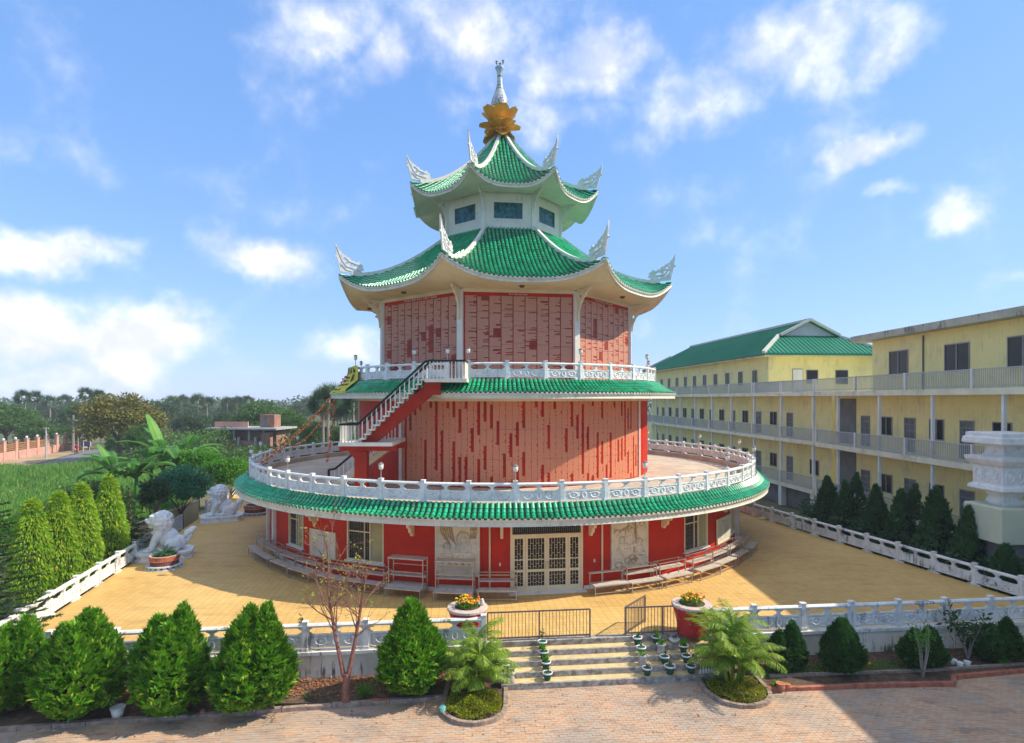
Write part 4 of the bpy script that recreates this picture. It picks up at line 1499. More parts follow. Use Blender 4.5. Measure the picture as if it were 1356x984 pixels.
# ------------------------------------------------------------------ outside staircase
def staircase():
    root = empty('outside_staircase', (-7.1, -11.3, 3.8), 0, 'white and red two-flight outside staircase with black handrail climbing to the upper deck', 'staircase')
    O = root.location
    def B(name, m, boxes):
        mb = MB()
        for c, d in boxes:
            mb.box(Vector(c) - O, d)
        return mb.build(name, m, root)
    B('upper_landing', 'white_paint', [((-2.72, -11.15, 9.52), (2.1, 1.95, .18))])
    B('lower_landing', 'white_paint', [((-6.75, -10.9, 6.31), (2.7, 2.2, .18)), ((-5.75, -8.95, 6.31), (.7, 1.72, .18))])
    B('landing_beam', 'red_concrete', [((-6.75, -11.3, 6.08), (2.9, .4, .28))])
    B('landing_beam', 'red_concrete', [((-6.3, -9.6, 6.08), (2.4, .35, .28))])
    B('pillar', 'red_concrete', [((-7.1, -11.3, 4.86), (.62, .55, 2.1))])
    B('head_block', 'red_concrete', [((-3.45, -11.3, 9.1), (.8, .9, .62))])
    mb = MB()
    mb.beam(Vector((-7.55, -11.3, 5.72)) - O, Vector((-3.2, -11.3, 9.42)) - O, .5, .58)
    mb.build('stringer', 'red_concrete', root)
    # upper flight
    n = 14
    x0, x1, z0, z1 = -7.05, -3.75, 6.4, 9.6
    bal = MB()
    bal.lathe([(.035, 0), (.035, .12), (.026, .18), (.03, .5), (.026, .8), (.035, .86)], 6)
    bme = bal.mesh('baluster', 'white_paint')
    for i in range(n):
        x = x0 + (x1 - x0) * (i + .5) / n
        z = z0 + (z1 - z0) * (i + 1) / n
        mb = MB()
        mb.box(Vector((x, -11.25, z - .05)) - O, (.30, 1.35, .07))
        mb.box(Vector((x - .09, -11.25, z - .15)) - O, (.04, 1.2, .16))
        mb.build('tread', 'white_paint', root)
        for y in (-11.86, -10.64):
            link('baluster', bme, root, Vector((x, y, z - .02)) - O)
    for y in (-11.86, -10.64):
        mb = MB()
        pts = [Vector((-8.05, y, 7.30)), Vector((-7.15, y, 7.32)), Vector((x1, y, 10.48)), Vector((-1.8 if y < -11 else -3.6, y, 10.50))]
        for a, b in zip(pts[:-1], pts[1:]):
            mb.beam(a - O, b - O, .10, .10)
        mb.build('handrail', 'black_rail', root)
    def rail(pts, zf, step=.17, hm='black_rail', bm=bme):
        mb = MB()
        for a, b in zip(pts[:-1], pts[1:]):
            a, b = Vector((*a, zf + .9)), Vector((*b, zf + .9))
            mb.beam(a - O, b - O, .10, .09)
            k = max(1, int((b - a).length / step))
            for i in range(k):
                link('baluster', bm, root, a.lerp(b, (i + .5) / k) - O - Vector((0, 0, .9)))
        mb.build('handrail', hm, root)
    rail([(-3.6, -12.05), (-1.78, -12.05), (-1.74, -10.5)], 9.6)
    rail([(-8.05, -11.9), (-7.2, -11.9)], 6.4)
    rail([(-8.05, -11.9), (-8.05, -9.9)], 6.4)
    rail([(-7.0, -9.85), (-5.6, -9.85)], 6.4)
    # lower flight
    n = 13
    x0, x1, z0, z1 = -9.15, -6.0, 3.8, 6.4
    for i in range(n):
        x = x0 + (x1 - x0) * (i + .5) / n
        z = z0 + (z1 - z0) * (i + 1) / n
        mb = MB()
        mb.box(Vector((x, -8.9, z - .10)) - O, (.27, 1.25, .2))
        mb.build('tread', 'white_paint', root)
        link('baluster', bme, root, Vector((x, -9.5, z - .02)) - O)
    mb = MB()
    mb.beam(Vector((x0 + .05, -8.9, z0 - .1)) - O, Vector((x1 + .3, -8.9, z1 - .12)) - O, 1.3, .3)
    mb.build('stringer', 'cream', root)
    mb = MB()
    pts = [Vector((-9.35, -9.5, 3.8)), Vector((-9.35, -9.5, 4.75)), Vector((-9.0, -9.5, 4.80)), Vector((x1, -9.5, 7.3))]
    for a, b in zip(pts[:-1], pts[1:]):
        mb.beam(a - O, b - O, .11, .11, (0, 1, 0))
    mb.build('handrail', 'black_rail', root)
staircase()

# ------------------------------------------------------------------ garlands and banner
def garland(p, q, sag, n, label, zig=0):
    root = empty('garland', p, 0, label, 'garland', 'marigold garlands')
    P0, Q = Vector(p), Vector(q)
    def pt(t):
        return P0.lerp(Q, t) - P0 - Vector((0, 0, sag * 4 * t * (1 - t)))
    mb = MB()
    mb.tube([pt(i / 30) for i in range(31)], .012, 4)
    mb.build('string', 'string', root)
    A, Bw = MB(), MB()
    rr = random.Random(n)
    for i in range(n):
        c = pt((i + .5) / n) + Vector((rr.uniform(-.05, .05), rr.uniform(-.05, .05), rr.uniform(-.06, .02)))
        if i % 4 == 3:
            Bw.ball(c, .045, 6, 4)
        else:
            for _ in range(2):
                A.ball(c + Vector((rr.uniform(-.05, .05), rr.uniform(-.05, .05), rr.uniform(-.05, .05))), rr.uniform(.036, .062), 6, 4)
    o = A.build('blossoms', 'flower_orange', root)
    o['kind'] = 'stuff'
    o = Bw.build('blossoms', 'flower_white', root)
    o['kind'] = 'stuff'
top = polar(10.5, -72, 10.2)
garland(top, polar(16.3, -83, 4.6), .5, 70, 'orange garland hanging steepest, nearest the staircase')
garland(top + Vector((-.2, 0, -.1)), polar(16.2, -64, 4.6), .7, 90, 'middle orange garland sloping down to the lower ring')
garland(top + Vector((-.1, .2, .05)), polar(16.2, -100, 5.0), .9, 90, 'longest orange garland reaching the far left of the lower ring')
garland(polar(11.5, -84, 8.9), polar(12.2, -86, 4.2), .05, 46, 'orange garland hanging straight down from the middle eave')
def banner():
    a0, a1 = -79, -57
    rows = []
    prof = [(10.30, 10.62), (10.52, 10.60), (10.56, 10.2), (10.62, 9.75), (10.95, 9.52), (11.3, 9.30), (11.6, 9.12), (11.74, 8.9)]
    for i, (R, z) in enumerate(prof):
        rows.append([polar(R + .02 * sin(j * 2.1 + i), a0 + (a1 - a0 + .9 * i) * j / 8, z + .02 * cos(j * 1.7 + i)) for j in range(9)])
    mb = MB()
    mb.grid(rows)
    root = mb.build('banner', 'banner', smooth=True)
    tag(root, 'yellow cloth banner with dark lettering draped over the upper balustrade', 'banner')
    rr = random.Random(5)
    ink = MB()
    def onb(u, v):
        i, j = min(6, int(v)), min(7, int(u))
        fu, fv = u - j, v - i
        a, b, c, d = (Vector(rows[i][j]), Vector(rows[i][j + 1]), Vector(rows[i + 1][j]), Vector(rows[i + 1][j + 1]))
        p = a.lerp(b, fu).lerp(c.lerp(d, fu), fv)
        return p + polar(.012, (a0 + a1) / 2, .012)
    def glyphs(v, u0, u1, n, hgt, r):
        for k in range(n):
            u = u0 + (u1 - u0) * (k + .5) / n
            w = (u1 - u0) / n * .38
            for _ in range(4):
                p = [(u + rr.uniform(-w, w), v + rr.uniform(-hgt, hgt)) for _ in range(3)]
                ink.tube([onb(*q) for q in p], r, 4)
    glyphs(1.6, .8, 7.2, 6, .5, .016)
    glyphs(2.6, 1.0, 5.0, 7, .16, .008)
    glyphs(3.1, 1.0, 5.0, 7, .16, .008)
    glyphs(2.9, 5.8, 7.0, 1, .7, .02)
    glyphs(4.3, 1.2, 6.8, 7, .35, .012)
    glyphs(5.8, 1.0, 6.6, 6, .35, .012)
    ink.build('lettering', 'ink', root)
banner()

# ================================================================== THINGS ON THE TERRACE
def notice_board(a0, a1, z0, z1, label):
    a = (a0 + a1) / 2
    w = 2 * RW * sin(radians((a1 - a0) / 2))
    root = empty('notice_board', polar(RW + .04, a, z0), radians(a), label, 'board')
    h = z1 - z0
    mb = MB()
    mb.box((0, 0, h / 2), (w - .08, .03, h - .08))
    mb.build('panel', 'board', root)
    mb = MB()
    frame_bars(mb, -w / 2, w / 2, 0, h, .05, .08)
    mb.build('frame', 'alu_frame', root)
    rr = random.Random(int(a0))
    mb = MB()
    for i in range(9):
        x = -.32 + .08 * i
        mb.box((x, -.018, h - .24), (rr.uniform(.03, .06), .004, .05))
    for r in range(12):
        for c in range(2):
            n = rr.randint(5, 9)
            for i in range(n):
                mb.box((-w / 2 + .2 + c * (w / 2 - .1) + i * .08, -.018, h - .42 - r * .06), (rr.uniform(.025, .06), .004, .014))
    o = mb.build('lettering', 'grille', root)
    o['kind'] = 'stuff'
notice_board(-38.0, -30.8, .85, 2.16, 'framed cream notice board on the red wall between the left windows')
notice_board(48.0, 56.0, .85, 2.2, 'framed cream notice board on the red wall at far right')

def rack(a, kind, label, R=15.62, w=1.68):
    root = empty('steel_rack', polar(R, a), radians(a), label, 'rack', 'steel racks around the ground floor wall')
    t = .035
    def post(x, y, z1, z0=0.):
        mb = MB()
        mb.box((x, y, (z0 + z1) / 2), (t, t, z1 - z0))
        mb.build('leg', 'steel', root)
    def bar(p, q):
        mb = MB()
        mb.beam(p, q, t * .9, t * .9)
        mb.build('rail', 'steel', root)
    def shelf(y0, y1, z):
        mb = MB()
        mb.box((0, (y0 + y1) / 2, z), (w, y1 - y0, .05))
        mb.build('shelf', 'shelf_board', root)
    h = w / 2 - .03
    if kind == 'step':
        for x in (-h, h):
            post(x, -.84, .43)
            post(x, -.42, 1.0)
            post(x, .0, 1.0)
            bar((x, -.42, 1.0), (x, .0, 1.0))
            bar((x, -.84, .10), (x, .0, .10))
        shelf(-.88, -.46, .45)
        shelf(-.40, .0, .72)
        bar((-h, -.42, 1.0), (h, -.42, 1.0))
        bar((-h, 0, 1.0), (h, 0, 1.0))
        bar((-h, -.84, .10), (h, -.84, .10))
    elif kind == 'tall':
        for x in (-h, h):
            for y in (-.62, -.12):
                post(x, y, 1.62)
                post(x, y - .32 if y < -.3 else y, .42)
            for z in (.5, 1.05):
                bar((x, -.62, z), (x, -.12, z))
        for z in (.45, 1.62):
            shelf(-.66, -.1, z)
        shelf(-.40, -.08, .82)
        shelf(-1.0, -.66, .40)
        bar((-h, -.62, 1.05), (h, -.62, 1.05))
        bar((-h, -.12, 1.25), (h, -.12, 1.25))
    else:
        for x in (-h, h):
            post(x, -.70, .43)
            post(x, -.15, .86)
        shelf(-.75, -.2, .45)
        shelf(-.24, -.06, .88)
        bar((-h, -.70, .12), (h, -.70, .12))
    return root
RACKS = [(-55, 'step'), (-48.2, 'step'), (-41.4, 'step'), (-34.8, 'step'), (-28.2, 'step'), (-21.4, 'step'), (-14.0, 'tall'), (-6.4, 'tall'), (.2, 'step'), (17.2, 'low'), (24.0, 'step'), (30.6, 'step'), (37.2, 'step'), (43.8, 'step'), (51, 'step'), (58, 'step')]
lft = ['farthest left on the wall', 'second from the far left', 'third from the far left', 'below the cream notice board', 'under the wide left window, left one', 'under the wide left window, right one']
for i, (a, k) in enumerate(RACKS):
    if k == 'tall':
        lab = 'tall four-shelf steel rack ' + ('left of the carved seated-figure panel' if a < -10 else 'standing before the carved seated-figure panel')
    elif k == 'low':
        lab = 'low steel bench with back board just right of the glass doors'
    elif i == 8:
        lab = 'two-step steel rack just left of the glass doors'
    elif a < 0:
        lab = 'two-step steel plant rack by the red wall, ' + lft[i]
    else:
        lab = 'two-step steel plant rack right of the doors, ' + ORD[i - 10] + ' beyond the low bench'
    rack(a + random.uniform(-.5, .5), k, lab, R=15.62 + random.uniform(0, .14))

# ------------------------------------------------------------------ small plants
def tuft(n, L, spread, rng, up=1.0, wd=.3):
    P = np.zeros((n, 3)) + rng.normal(0, .012, (n, 3))
    th = rng.uniform(0, 2 * pi, n)
    Dr = np.column_stack([np.cos(th) * spread, np.sin(th) * spread, up * rng.uniform(.5, 1.2, n)])
    ln = L * rng.uniform(.6, 1.15, n)
    return leaf_quads(P, Dr, ln, ln * wd, rng=rng)
def sprigs(n, h, spread, rng, leaf_l=.07, per=10):
    """little stems carrying leaves"""
    parts = []
    for i in range(n):
        th = rng.uniform(0, 2 * pi)
        tip = np.array([cos(th) * spread * rng.uniform(.3, 1), sin(th) * spread * rng.uniform(.3, 1), h * rng.uniform(.6, 1)])
        parts.append(leaf_quads(np.zeros((1, 3)), tip[None], np.linalg.norm(tip), .012, rng=rng))
        t = rng.uniform(.3, 1, per)[:, None]
        P = tip[None] * t
        Dr = rng.normal(size=(per, 3)) + np.array([[0, 0, .4]])
        parts.append(leaf_quads(P, Dr, leaf_l * rng.uniform(.7, 1.3, per), leaf_l * .55, rng=rng))
    return merge(parts)
def pot(px, tread, kind, plant, label, seed, off=.2, s=1.):
    rng = np.random.default_rng(seed)
    offm = .38 * tread + off
    Z = 20.06 + .102 * 7.16 - offm
    for _ in range(4):
        X = (px - 678) / FPX * Z
        Z = 20.06 + .102 * (X + 7.16) - offm
    root = empty('potted_plant', wpt(X, Z, -.19 * (tread + 1) + .006), rng.uniform(0, 6), label, 'potted plant', 'pots on the entrance steps')
    root.scale = (s, s, s)
    mb = MB()
    if kind == 'green':
        mb.lathe([(.085, 0), (.10, .02), (.145, .235), (.135, .235)], 16)
        mb.build('pot', 'pot_green', root, True)
        mb = MB()
        mb.lathe([(.15, .215), (.172, .22), (.176, .262), (.150, .268), (.140, .245)], 16, cap=False)
        mb.build('rim', 'pot_white', root, True)
        zt = .235
    elif kind == 'stone':
        mb.lathe([(.14, 0), (.15, .05), (.12, .20), (.16, .30), (.15, .31)], 14)
        mb.build('pot', 'pot_stone', root, True)
        mb = MB()
        mb.lathe([(.155, .29), (.175, .30), (.175, .33), (.14, .335)], 14, cap=False)
        mb.build('rim', 'pot_stone', root, True)
        zt = .30
    else:
        mb.lathe([(.09, 0), (.16, .06), (.20, .13), (.18, .13)], 14)
        mb.build('pot', 'pot_white', root, True)
        mb = MB()
        mb.lathe([(.18, .12), (.205, .125), (.205, .145), (.175, .145)], 14, cap=False)
        mb.build('rim', 'pot_white', root, True)
        zt = .12
    mb = MB()
    mb.lathe([(.14, 0), (.07, .012), (.004, .015)], 12)
    mb.build('soil', 'soil', root, loc=(0, 0, zt - .015))
    if plant == 'tall':
        V, F = sprigs(4, .62, .14, rng, .075, 9)
    elif plant == 'small':
        V, F = sprigs(4, .20, .12, rng, .07, 7)
    elif plant == 'spiky':
        V, F = tuft(46, .26, .9, rng, .9, .10)
    else:
        V, F = sprigs(9, .24, .20, rng, .085, 11)
    link('leaves', nmesh('leaves', V, F, {'spiky': 'grass', 'bushy': 'bush_bright'}.get(plant, 'shrub_leaf')), root, (0, 0, zt))
    return root
pot(718, 0, 'green', 'tall', 'green pot with a tall thin plant, topmost of the left column on the steps', 1)
pot(720, 1, 'green', 'bushy', 'green white-rimmed pot with leafy plant, second down the left column', 2)
pot(723, 2, 'green', 'bushy', 'green white-rimmed pot, third down the left column on the steps', 3)
pot(725, 3, 'green', 'small', 'green white-rimmed pot, lowest of the left column on the steps', 4)
pot(669, 2, 'green', 'small', 'green white-rimmed pot half hidden by the left palm', 5)
pot(676, 3, 'stone', 'spiky', 'stone pot on the lowest step beside the left palm', 6)
pot(844, 0, 'green', 'small', 'leftmost green pot on the top step of the right cluster', 7)
pot(869, 0, 'green', 'bushy', 'second green pot on the top step of the right cluster', 8)
pot(893, 0, 'bowl', 'small', 'shallow white bowl pot on the top step of the right cluster', 9)
pot(849, 1, 'green', 'small', 'leftmost green pot on the second step of the right cluster', 10)
pot(875, 1, 'stone', 'bushy', 'stone pot with leafy plant on the second step, right cluster', 11)
pot(905, 1, 'green', 'bushy', 'green pot overflowing with leaves on the second step, right cluster', 12)
pot(851, 2, 'stone', 'spiky', 'stone pot with grassy tuft on the third step, right cluster', 13)
pot(880, 2, 'green', 'small', 'middle green pot on the third step of the right cluster', 14)
pot(909, 2, 'green', 'small', 'rightmost green pot on the third step of the right cluster', 15)
pot(857, 3, 'green', 'small', 'leftmost green pot on the lowest step of the right cluster', 16)
pot(887, 3, 'green', 'small', 'largest green pot on the lowest step, middle of the right cluster', 17, s=1.12)
pot(915, 3, 'green', 'small', 'rightmost green pot on the lowest step of the right cluster', 18)
for i in range(5):
    X = (924 + 4 * i - 678) / FPX * 19.9
    p = front_line(X, 1.38)
    mb = MB()
    mb.lathe([(.035, 0), (.04, .02), (.04, .11), (.015, .15), (.015, .18), (.02, .185)], 8)
    tag(mb.build('bottle', 'pot_white', None, True, loc=(p.x, p.y, -.755)), 'small white bottle beside the right palm, %s in its row' % ORD[i], 'bottle', 'bottles by the right palm')

# ------------------------------------------------------------------ marigold planters
def marigold_planter(px, py, label, seed):
    x, y = g(px, py, 0)
    root = empty('flower_planter', (x, y, 0), 0, label, 'planter')
    root.scale = (.86, .86, .92)
    rng = np.random.default_rng(seed)
    mb = MB()
    mb.lathe([(.60, 0), (.64, .06), (.60, .16), (.63, .45), (.70, .75), (.78, 1.0), (.80, 1.10)], 32)
    mb.build('bowl', 'planter_red', root, True)
    mb = MB()
    mb.lathe([(.78, 1.085), (.85, 1.10), (.85, 1.18), (.82, 1.20), (.54, 1.20), (.52, 1.12)], 32, cap=False)
    mb.build('rim', 'planter_rim', root)
    mb = MB()
    mb.lathe([(.52, 1.16), (.3, 1.2), (.01, 1.21)], 16)
    mb.build('soil', 'soil', root, True)
    n = 500
    th, r = rng.uniform(0, 2 * pi, n), .48 * np.sqrt(rng.uniform(0, 1, n))
    P = np.column_stack([r * np.cos(th), r * np.sin(th), 1.2 + rng.uniform(0, .32, n) * (1.1 - r)])
    Dr = rng.normal(size=(n, 3)) + np.array([[0, 0, .6]])
    V, F = leaf_quads(P, Dr, .10 * rng.uniform(.6, 1.3, n), .05, rng=rng)
    link('foliage', nmesh('foliage', V, F, 'bush_bright'), root)
    for m, k in (('flower_orange', 34), ('flower_yellow', 24)):
        for i in range(k):
            t, rr_ = rng.uniform(0, 2 * pi), .46 * sqrt(rng.uniform(0, 1))
            x0 = -.12 if m == 'flower_yellow' else .12
            mb = MB()
            s = rng.uniform(.035, .065)
            mb.lathe([(.01, -s * .4), (s, -s * .1), (s * 1.05, s * .2), (s * .6, s * .55), (.005, s * .6)], 9)
            mb.build('blossom', m, root, loc=(max(-.5, min(.5, rr_ * cos(t) + x0)), rr_ * sin(t), 1.30 + rng.uniform(.05, .34) * (1.1 - rr_)), rot=(rng.normal(0, .4), rng.normal(0, .4), 0))
    return root
p1 = marigold_planter(619, 843, 'round red planter of marigolds behind the left palm', 21)
p2 = marigold_planter(916, 838, 'round red planter of marigolds right of the steps', 22)
mb = MB()
mb.lathe([(.05, 0), (.075, .04), (.075, .14), (.04, .19), (.05, .22), (.03, .23)], 12)
tag(mb.build('white_jar', 'pot_white', None, True, loc=(p1.location.x + .53, p1.location.y + .1, 1.108)), 'small white jar standing on the left marigold planter rim', 'jar')

# ------------------------------------------------------------------ steel railings at the head of the steps
def bar_railing(name, p, q, label, h=1.02, step=.12, m='brown_rail', posts=3, cat='railing'):
    p, q = Vector(p), Vector(q)
    root = empty(name, p, 0, label, cat)
    d = q - p
    L = d.length
    u = d.normalized()
    for z in (h, .10):
        mb = MB()
        mb.beam(Vector((0, 0, z)), d + Vector((0, 0, z)), .045, .045)
        mb.build('rail', m, root)
    pm = MB()
    pm.box((0, 0, h / 2), (.05, .05, h))
    pm = pm.mesh('post', m)
    rz = atan2(d.y, d.x)
    for i in range(posts):
        link('post', pm, root, d * (i / (posts - 1)), (0, 0, rz))
    bm_ = MB()
    bm_.box((0, 0, (h + .10) / 2), (.018, .018, h - .12))
    bm_ = bm_.mesh('bar', m)
    n = int(L / step)
    for i in range(1, n):
        link('bar', bm_, root, u * (L * i / n), (0, 0, rz))
    return root
fl = lambda X, o=-.12: front_line(X, o)
bar_railing('step_railing', fl(-.85), fl(2.82), 'brown steel bar railing at the top of the steps, left of the gap')
bar_railing('step_railing', fl(4.12), fl(6.9), 'brown steel bar railing at the top of the steps, right of the gap')
bar_railing('open_gate', fl(4.14, -.18), fl(4.14, -.18) + Vector((1.0, 1.25, 0)), 'narrow steel gate leaf swung open beside the right railing', posts=2, cat='gate')
bar_railing('side_railing', left_line(31.6), left_line(38.6), 'grey steel bar railing on the left terrace edge between the two lions', 1.0, .11, 'rail_pale', 6)

# ------------------------------------------------------------------ brick planters with sago palms
def frond_set(n, L, arch, rng, leaflets=22, ll=.2, z0=0., base=.05, up0=.2, up1=1.2, wd=.03, droop=.9, vee=.5):
    """pinnate fronds radiating from the origin -> rachis polylines and leaflet quads"""
    parts, rach = [], []
    for i in range(n):
        th = 2 * pi * (i + rng.uniform(-.3, .3)) / n * 2.4
        el = rng.uniform(up0, up1)
        l = L * rng.uniform(.8, 1.15)
        m = 14
        pts = np.zeros((m, 3))
        p = np.array([base * cos(th), base * sin(th), z0])
        e = el
        for k in range(m):
            pts[k] = p
            p = p + l / m * np.array([cos(th) * cos(e), sin(th) * cos(e), sin(e)])
            e -= droop * arch / m * (1 + k / m)
        rach.append(pts)
        t = np.linspace(.16, 1, leaflets) * (m - 1)
        k = np.clip(t.astype(int), 0, m - 2)
        f = (t - k)[:, None]
        P = pts[k] * (1 - f) + pts[k + 1] * f
        D = unit(pts[k + 1] - pts[k])
        sd = np.array([-sin(th), cos(th), 0.])
        upv = np.cross(D, np.broadcast_to(-sd, D.shape))
        prof = np.sin(np.pi * np.clip(np.linspace(.12, .98, leaflets), 0, 1)) ** .6
        for sg in (-1, 1):
            dr = D * .65 + sg * sd[None] * 1.0 + unit(upv) * vee * rng.uniform(.2, 1.0) + rng.normal(0, .08, D.shape)
            dr[:, 2] -= .12
            parts.append(leaf_quads(P, dr, ll * prof * rng.uniform(.85, 1.15, leaflets), wd, side=unit(np.cross(dr, upv + rng.normal(0, .15, upv.shape))), rng=rng, waist=.35))
    return rach, merge(parts)
def sago_planter(px, py, label, seed, s=1.):
    x, y = g(px, py, 0)
    rng = np.random.default_rng(seed)
    root = empty('brick_planter', (x, y, 0), 0, label, 'planter')
    root.scale = (s, s, s)
    mb = MB()
    n = 18
    for i in range(n):
        a = 360 * i / n
        mb.arc(.85, 1.12, a + 4, a + 16, 0, .2, 2)
    mb.arc(.8, 1.2, -180, 180, .2, .26, 40)
    mb.arc(.8, 1.25, -180, 180, .0, .045, 40)
    mb.build('footing', 'planter_ring', root)
    for z0, z1, r, m, nm in ((.26, .56, .92, 'planter_dark', 'dark_bricks'), (.56, .62, .94, 'planter_rim', None), (.62, .92, .99, 'planter_brick', 'orange_bricks')):
        mb = MB()
        if nm:
            k = 52
            for i in range(k):
                a = 360 * i / k
                mb.arc(r - .14, r, a + .5, a + 360 / k - .5, z0 + .006, z1 - .006, 1)
            o = mb.build(nm, m, root)
            o['kind'] = 'stuff'
            mb = MB()
            mb.arc(r - .16, r - .012, -180, 180, z0, z1, 48)
            mb.build('mortar', 'planter_rim', root)
        else:
            mb.arc(r - .14, r, -180, 180, z0, z1, 48)
            mb.build('mortar_band', m, root)
    mb = MB()
    mb.lathe([(.86, .80), (.4, .86), (.01, .88)], 20)
    mb.build('soil', 'soil', root, True)
    mb = MB()
    mb.lathe([(.16, .8), (.18, .95), (.12, 1.05), (.02, 1.08)], 10)
    pl = mb.build('sago_stem', 'bark', root)
    rach, (V, F) = frond_set(34, .95, .9, rng, 26, .17, 1.02, .06, .15, 1.4, .02, 1.0, .6)
    link('fronds', nmesh('fronds', V, F, 'cycad'), root)
    mb = MB()
    for r in rach:
        mb.tube(r[::3], .012, 4, False)
    mb.build('frond_ribs', 'cycad', root)
sago_planter(218, 751, 'round brick planter with a sago palm in front of the nearer lion', 31, .70)
sago_planter(338, 681, 'round brick planter beside the farther lion, half hidden by the eave', 32, .8)

# ------------------------------------------------------------------ stone lions
def lion(px, py, rz, label):
    x, y = g(px, py, 0)
    root = empty('stone_lion', (x, y, 0), rz, label, 'statue', 'pair of stone lions')
    mb = MB()
    lp = [(-1.35, -.55), (-1.05, -.85), (1.05, -.85), (1.35, -.55), (1.35, .55), (1.05, .85), (-1.05, .85), (-1.35, .55)]
    for k, z0, z1 in ((1.0, 0, .10), (.93, .10, .30), (1.0, .30, .40)):
        b = len(mb.v)
        mb.add([(a * k, c * k, z0) for a, c in lp] + [(a * k, c * k, z1) for a, c in lp], [tuple(range(7, -1, -1)), tuple(range(8, 16))] + [(i, (i + 1) % 8, 8 + (i + 1) % 8, 8 + i) for i in range(8)])
    mb.build('pedestal', 'lion_stone', root)
    # body faces -x
    mb = MB()
    B = lambda c, r: mb.ball(c, r, 14, 9)
    B((.48, 0, .76), (.58, .50, .44))                # haunch
    B((.18, 0, 1.02), (.50, .44, .56))               # trunk
    B((-.12, 0, 1.32), (.44, .43, .56))              # chest
    for s in (-1, 1):
        B((.42, s * .44, .68), (.42, .20, .38))      # thigh
        B((.02, s * .50, .48), (.30, .14, .12))      # hind foot
        mb.tube([(-.25, s * .28, 1.35), (-.46, s * .33, .98), (-.58, s * .35, .62), (-.60, s * .35, .45)], [.24, .19, .15, .16], 10)
        B((-.72, s * .35, .47), (.24, .17, .11))     # paw
        for t in (-.09, 0, .09):
            B((-.92, s * .35 + t, .45), (.07, .055, .08))
    B((-.30, 0, 2.00), (.46, .46, .46))              # head
    B((-.70, 0, 1.96), (.22, .32, .16))              # muzzle upper
    B((-.62, 0, 1.70), (.20, .26, .09))              # jaw
    B((-.90, 0, 2.04), (.08, .14, .09))              # nose
    for s in (-1, 1):
        B((-.66, s * .19, 2.16), (.10, .10, .09))    # eyes
        B((-.60, s * .19, 2.28), (.15, .13, .06))    # brow
        B((-.20, s * .47, 2.14), (.13, .07, .17))    # ears
    for ring, (cx, rr_) in enumerate(((-.30, .50), (-.10, .53), (.10, .47), (.22, .32))):
        for i in range(13):
            a = -2.5 + 5.0 * i / 12
            B((cx + .05 * sin(i * 2.3 + ring), rr_ * sin(a), 1.92 + rr_ * cos(a) * .98), (.125, .115, .125))
    for k in range(3):
        for i in range(7):
            a = -1.5 + 3.0 * i / 6
            B((-.08 - .40 * cos(a), .44 * sin(a), 1.62 - .15 * k), (.10, .10, .09))
    B((-.58, 0, 1.34), (.10, .10, .11))              # bell
    mb.tube([(.85, 0, .70), (1.10, 0, .85), (1.22, 0, 1.15), (1.15, 0, 1.40), (1.30, 0, 1.52)], [.12, .12, .14, .12, .08], 9)
    for c in ((1.05, 0, 1.30), (1.25, .1, 1.32), (1.25, -.1, 1.32), (1.38, 0, 1.46), (1.02, .1, 1.15), (1.02, -.1, 1.15)):
        B(c, (.15, .12, .13))
    o = mb.build('lion_body', 'lion_stone', root, True, loc=(0, 0, .02))
    md = o.modifiers.new('fuse', 'REMESH')
    md.mode = 'VOXEL'
    md.voxel_size = .03
    md.use_smooth_shade = True
    md = o.modifiers.new('soften', 'SMOOTH')
    md.iterations = 1
    md.factor = .5
    return root
lion(219, 738, .35, 'nearer white stone guardian lion behind the brick planter')
lion(294, 689, .45, 'farther white stone guardian lion by the left terrace railing')

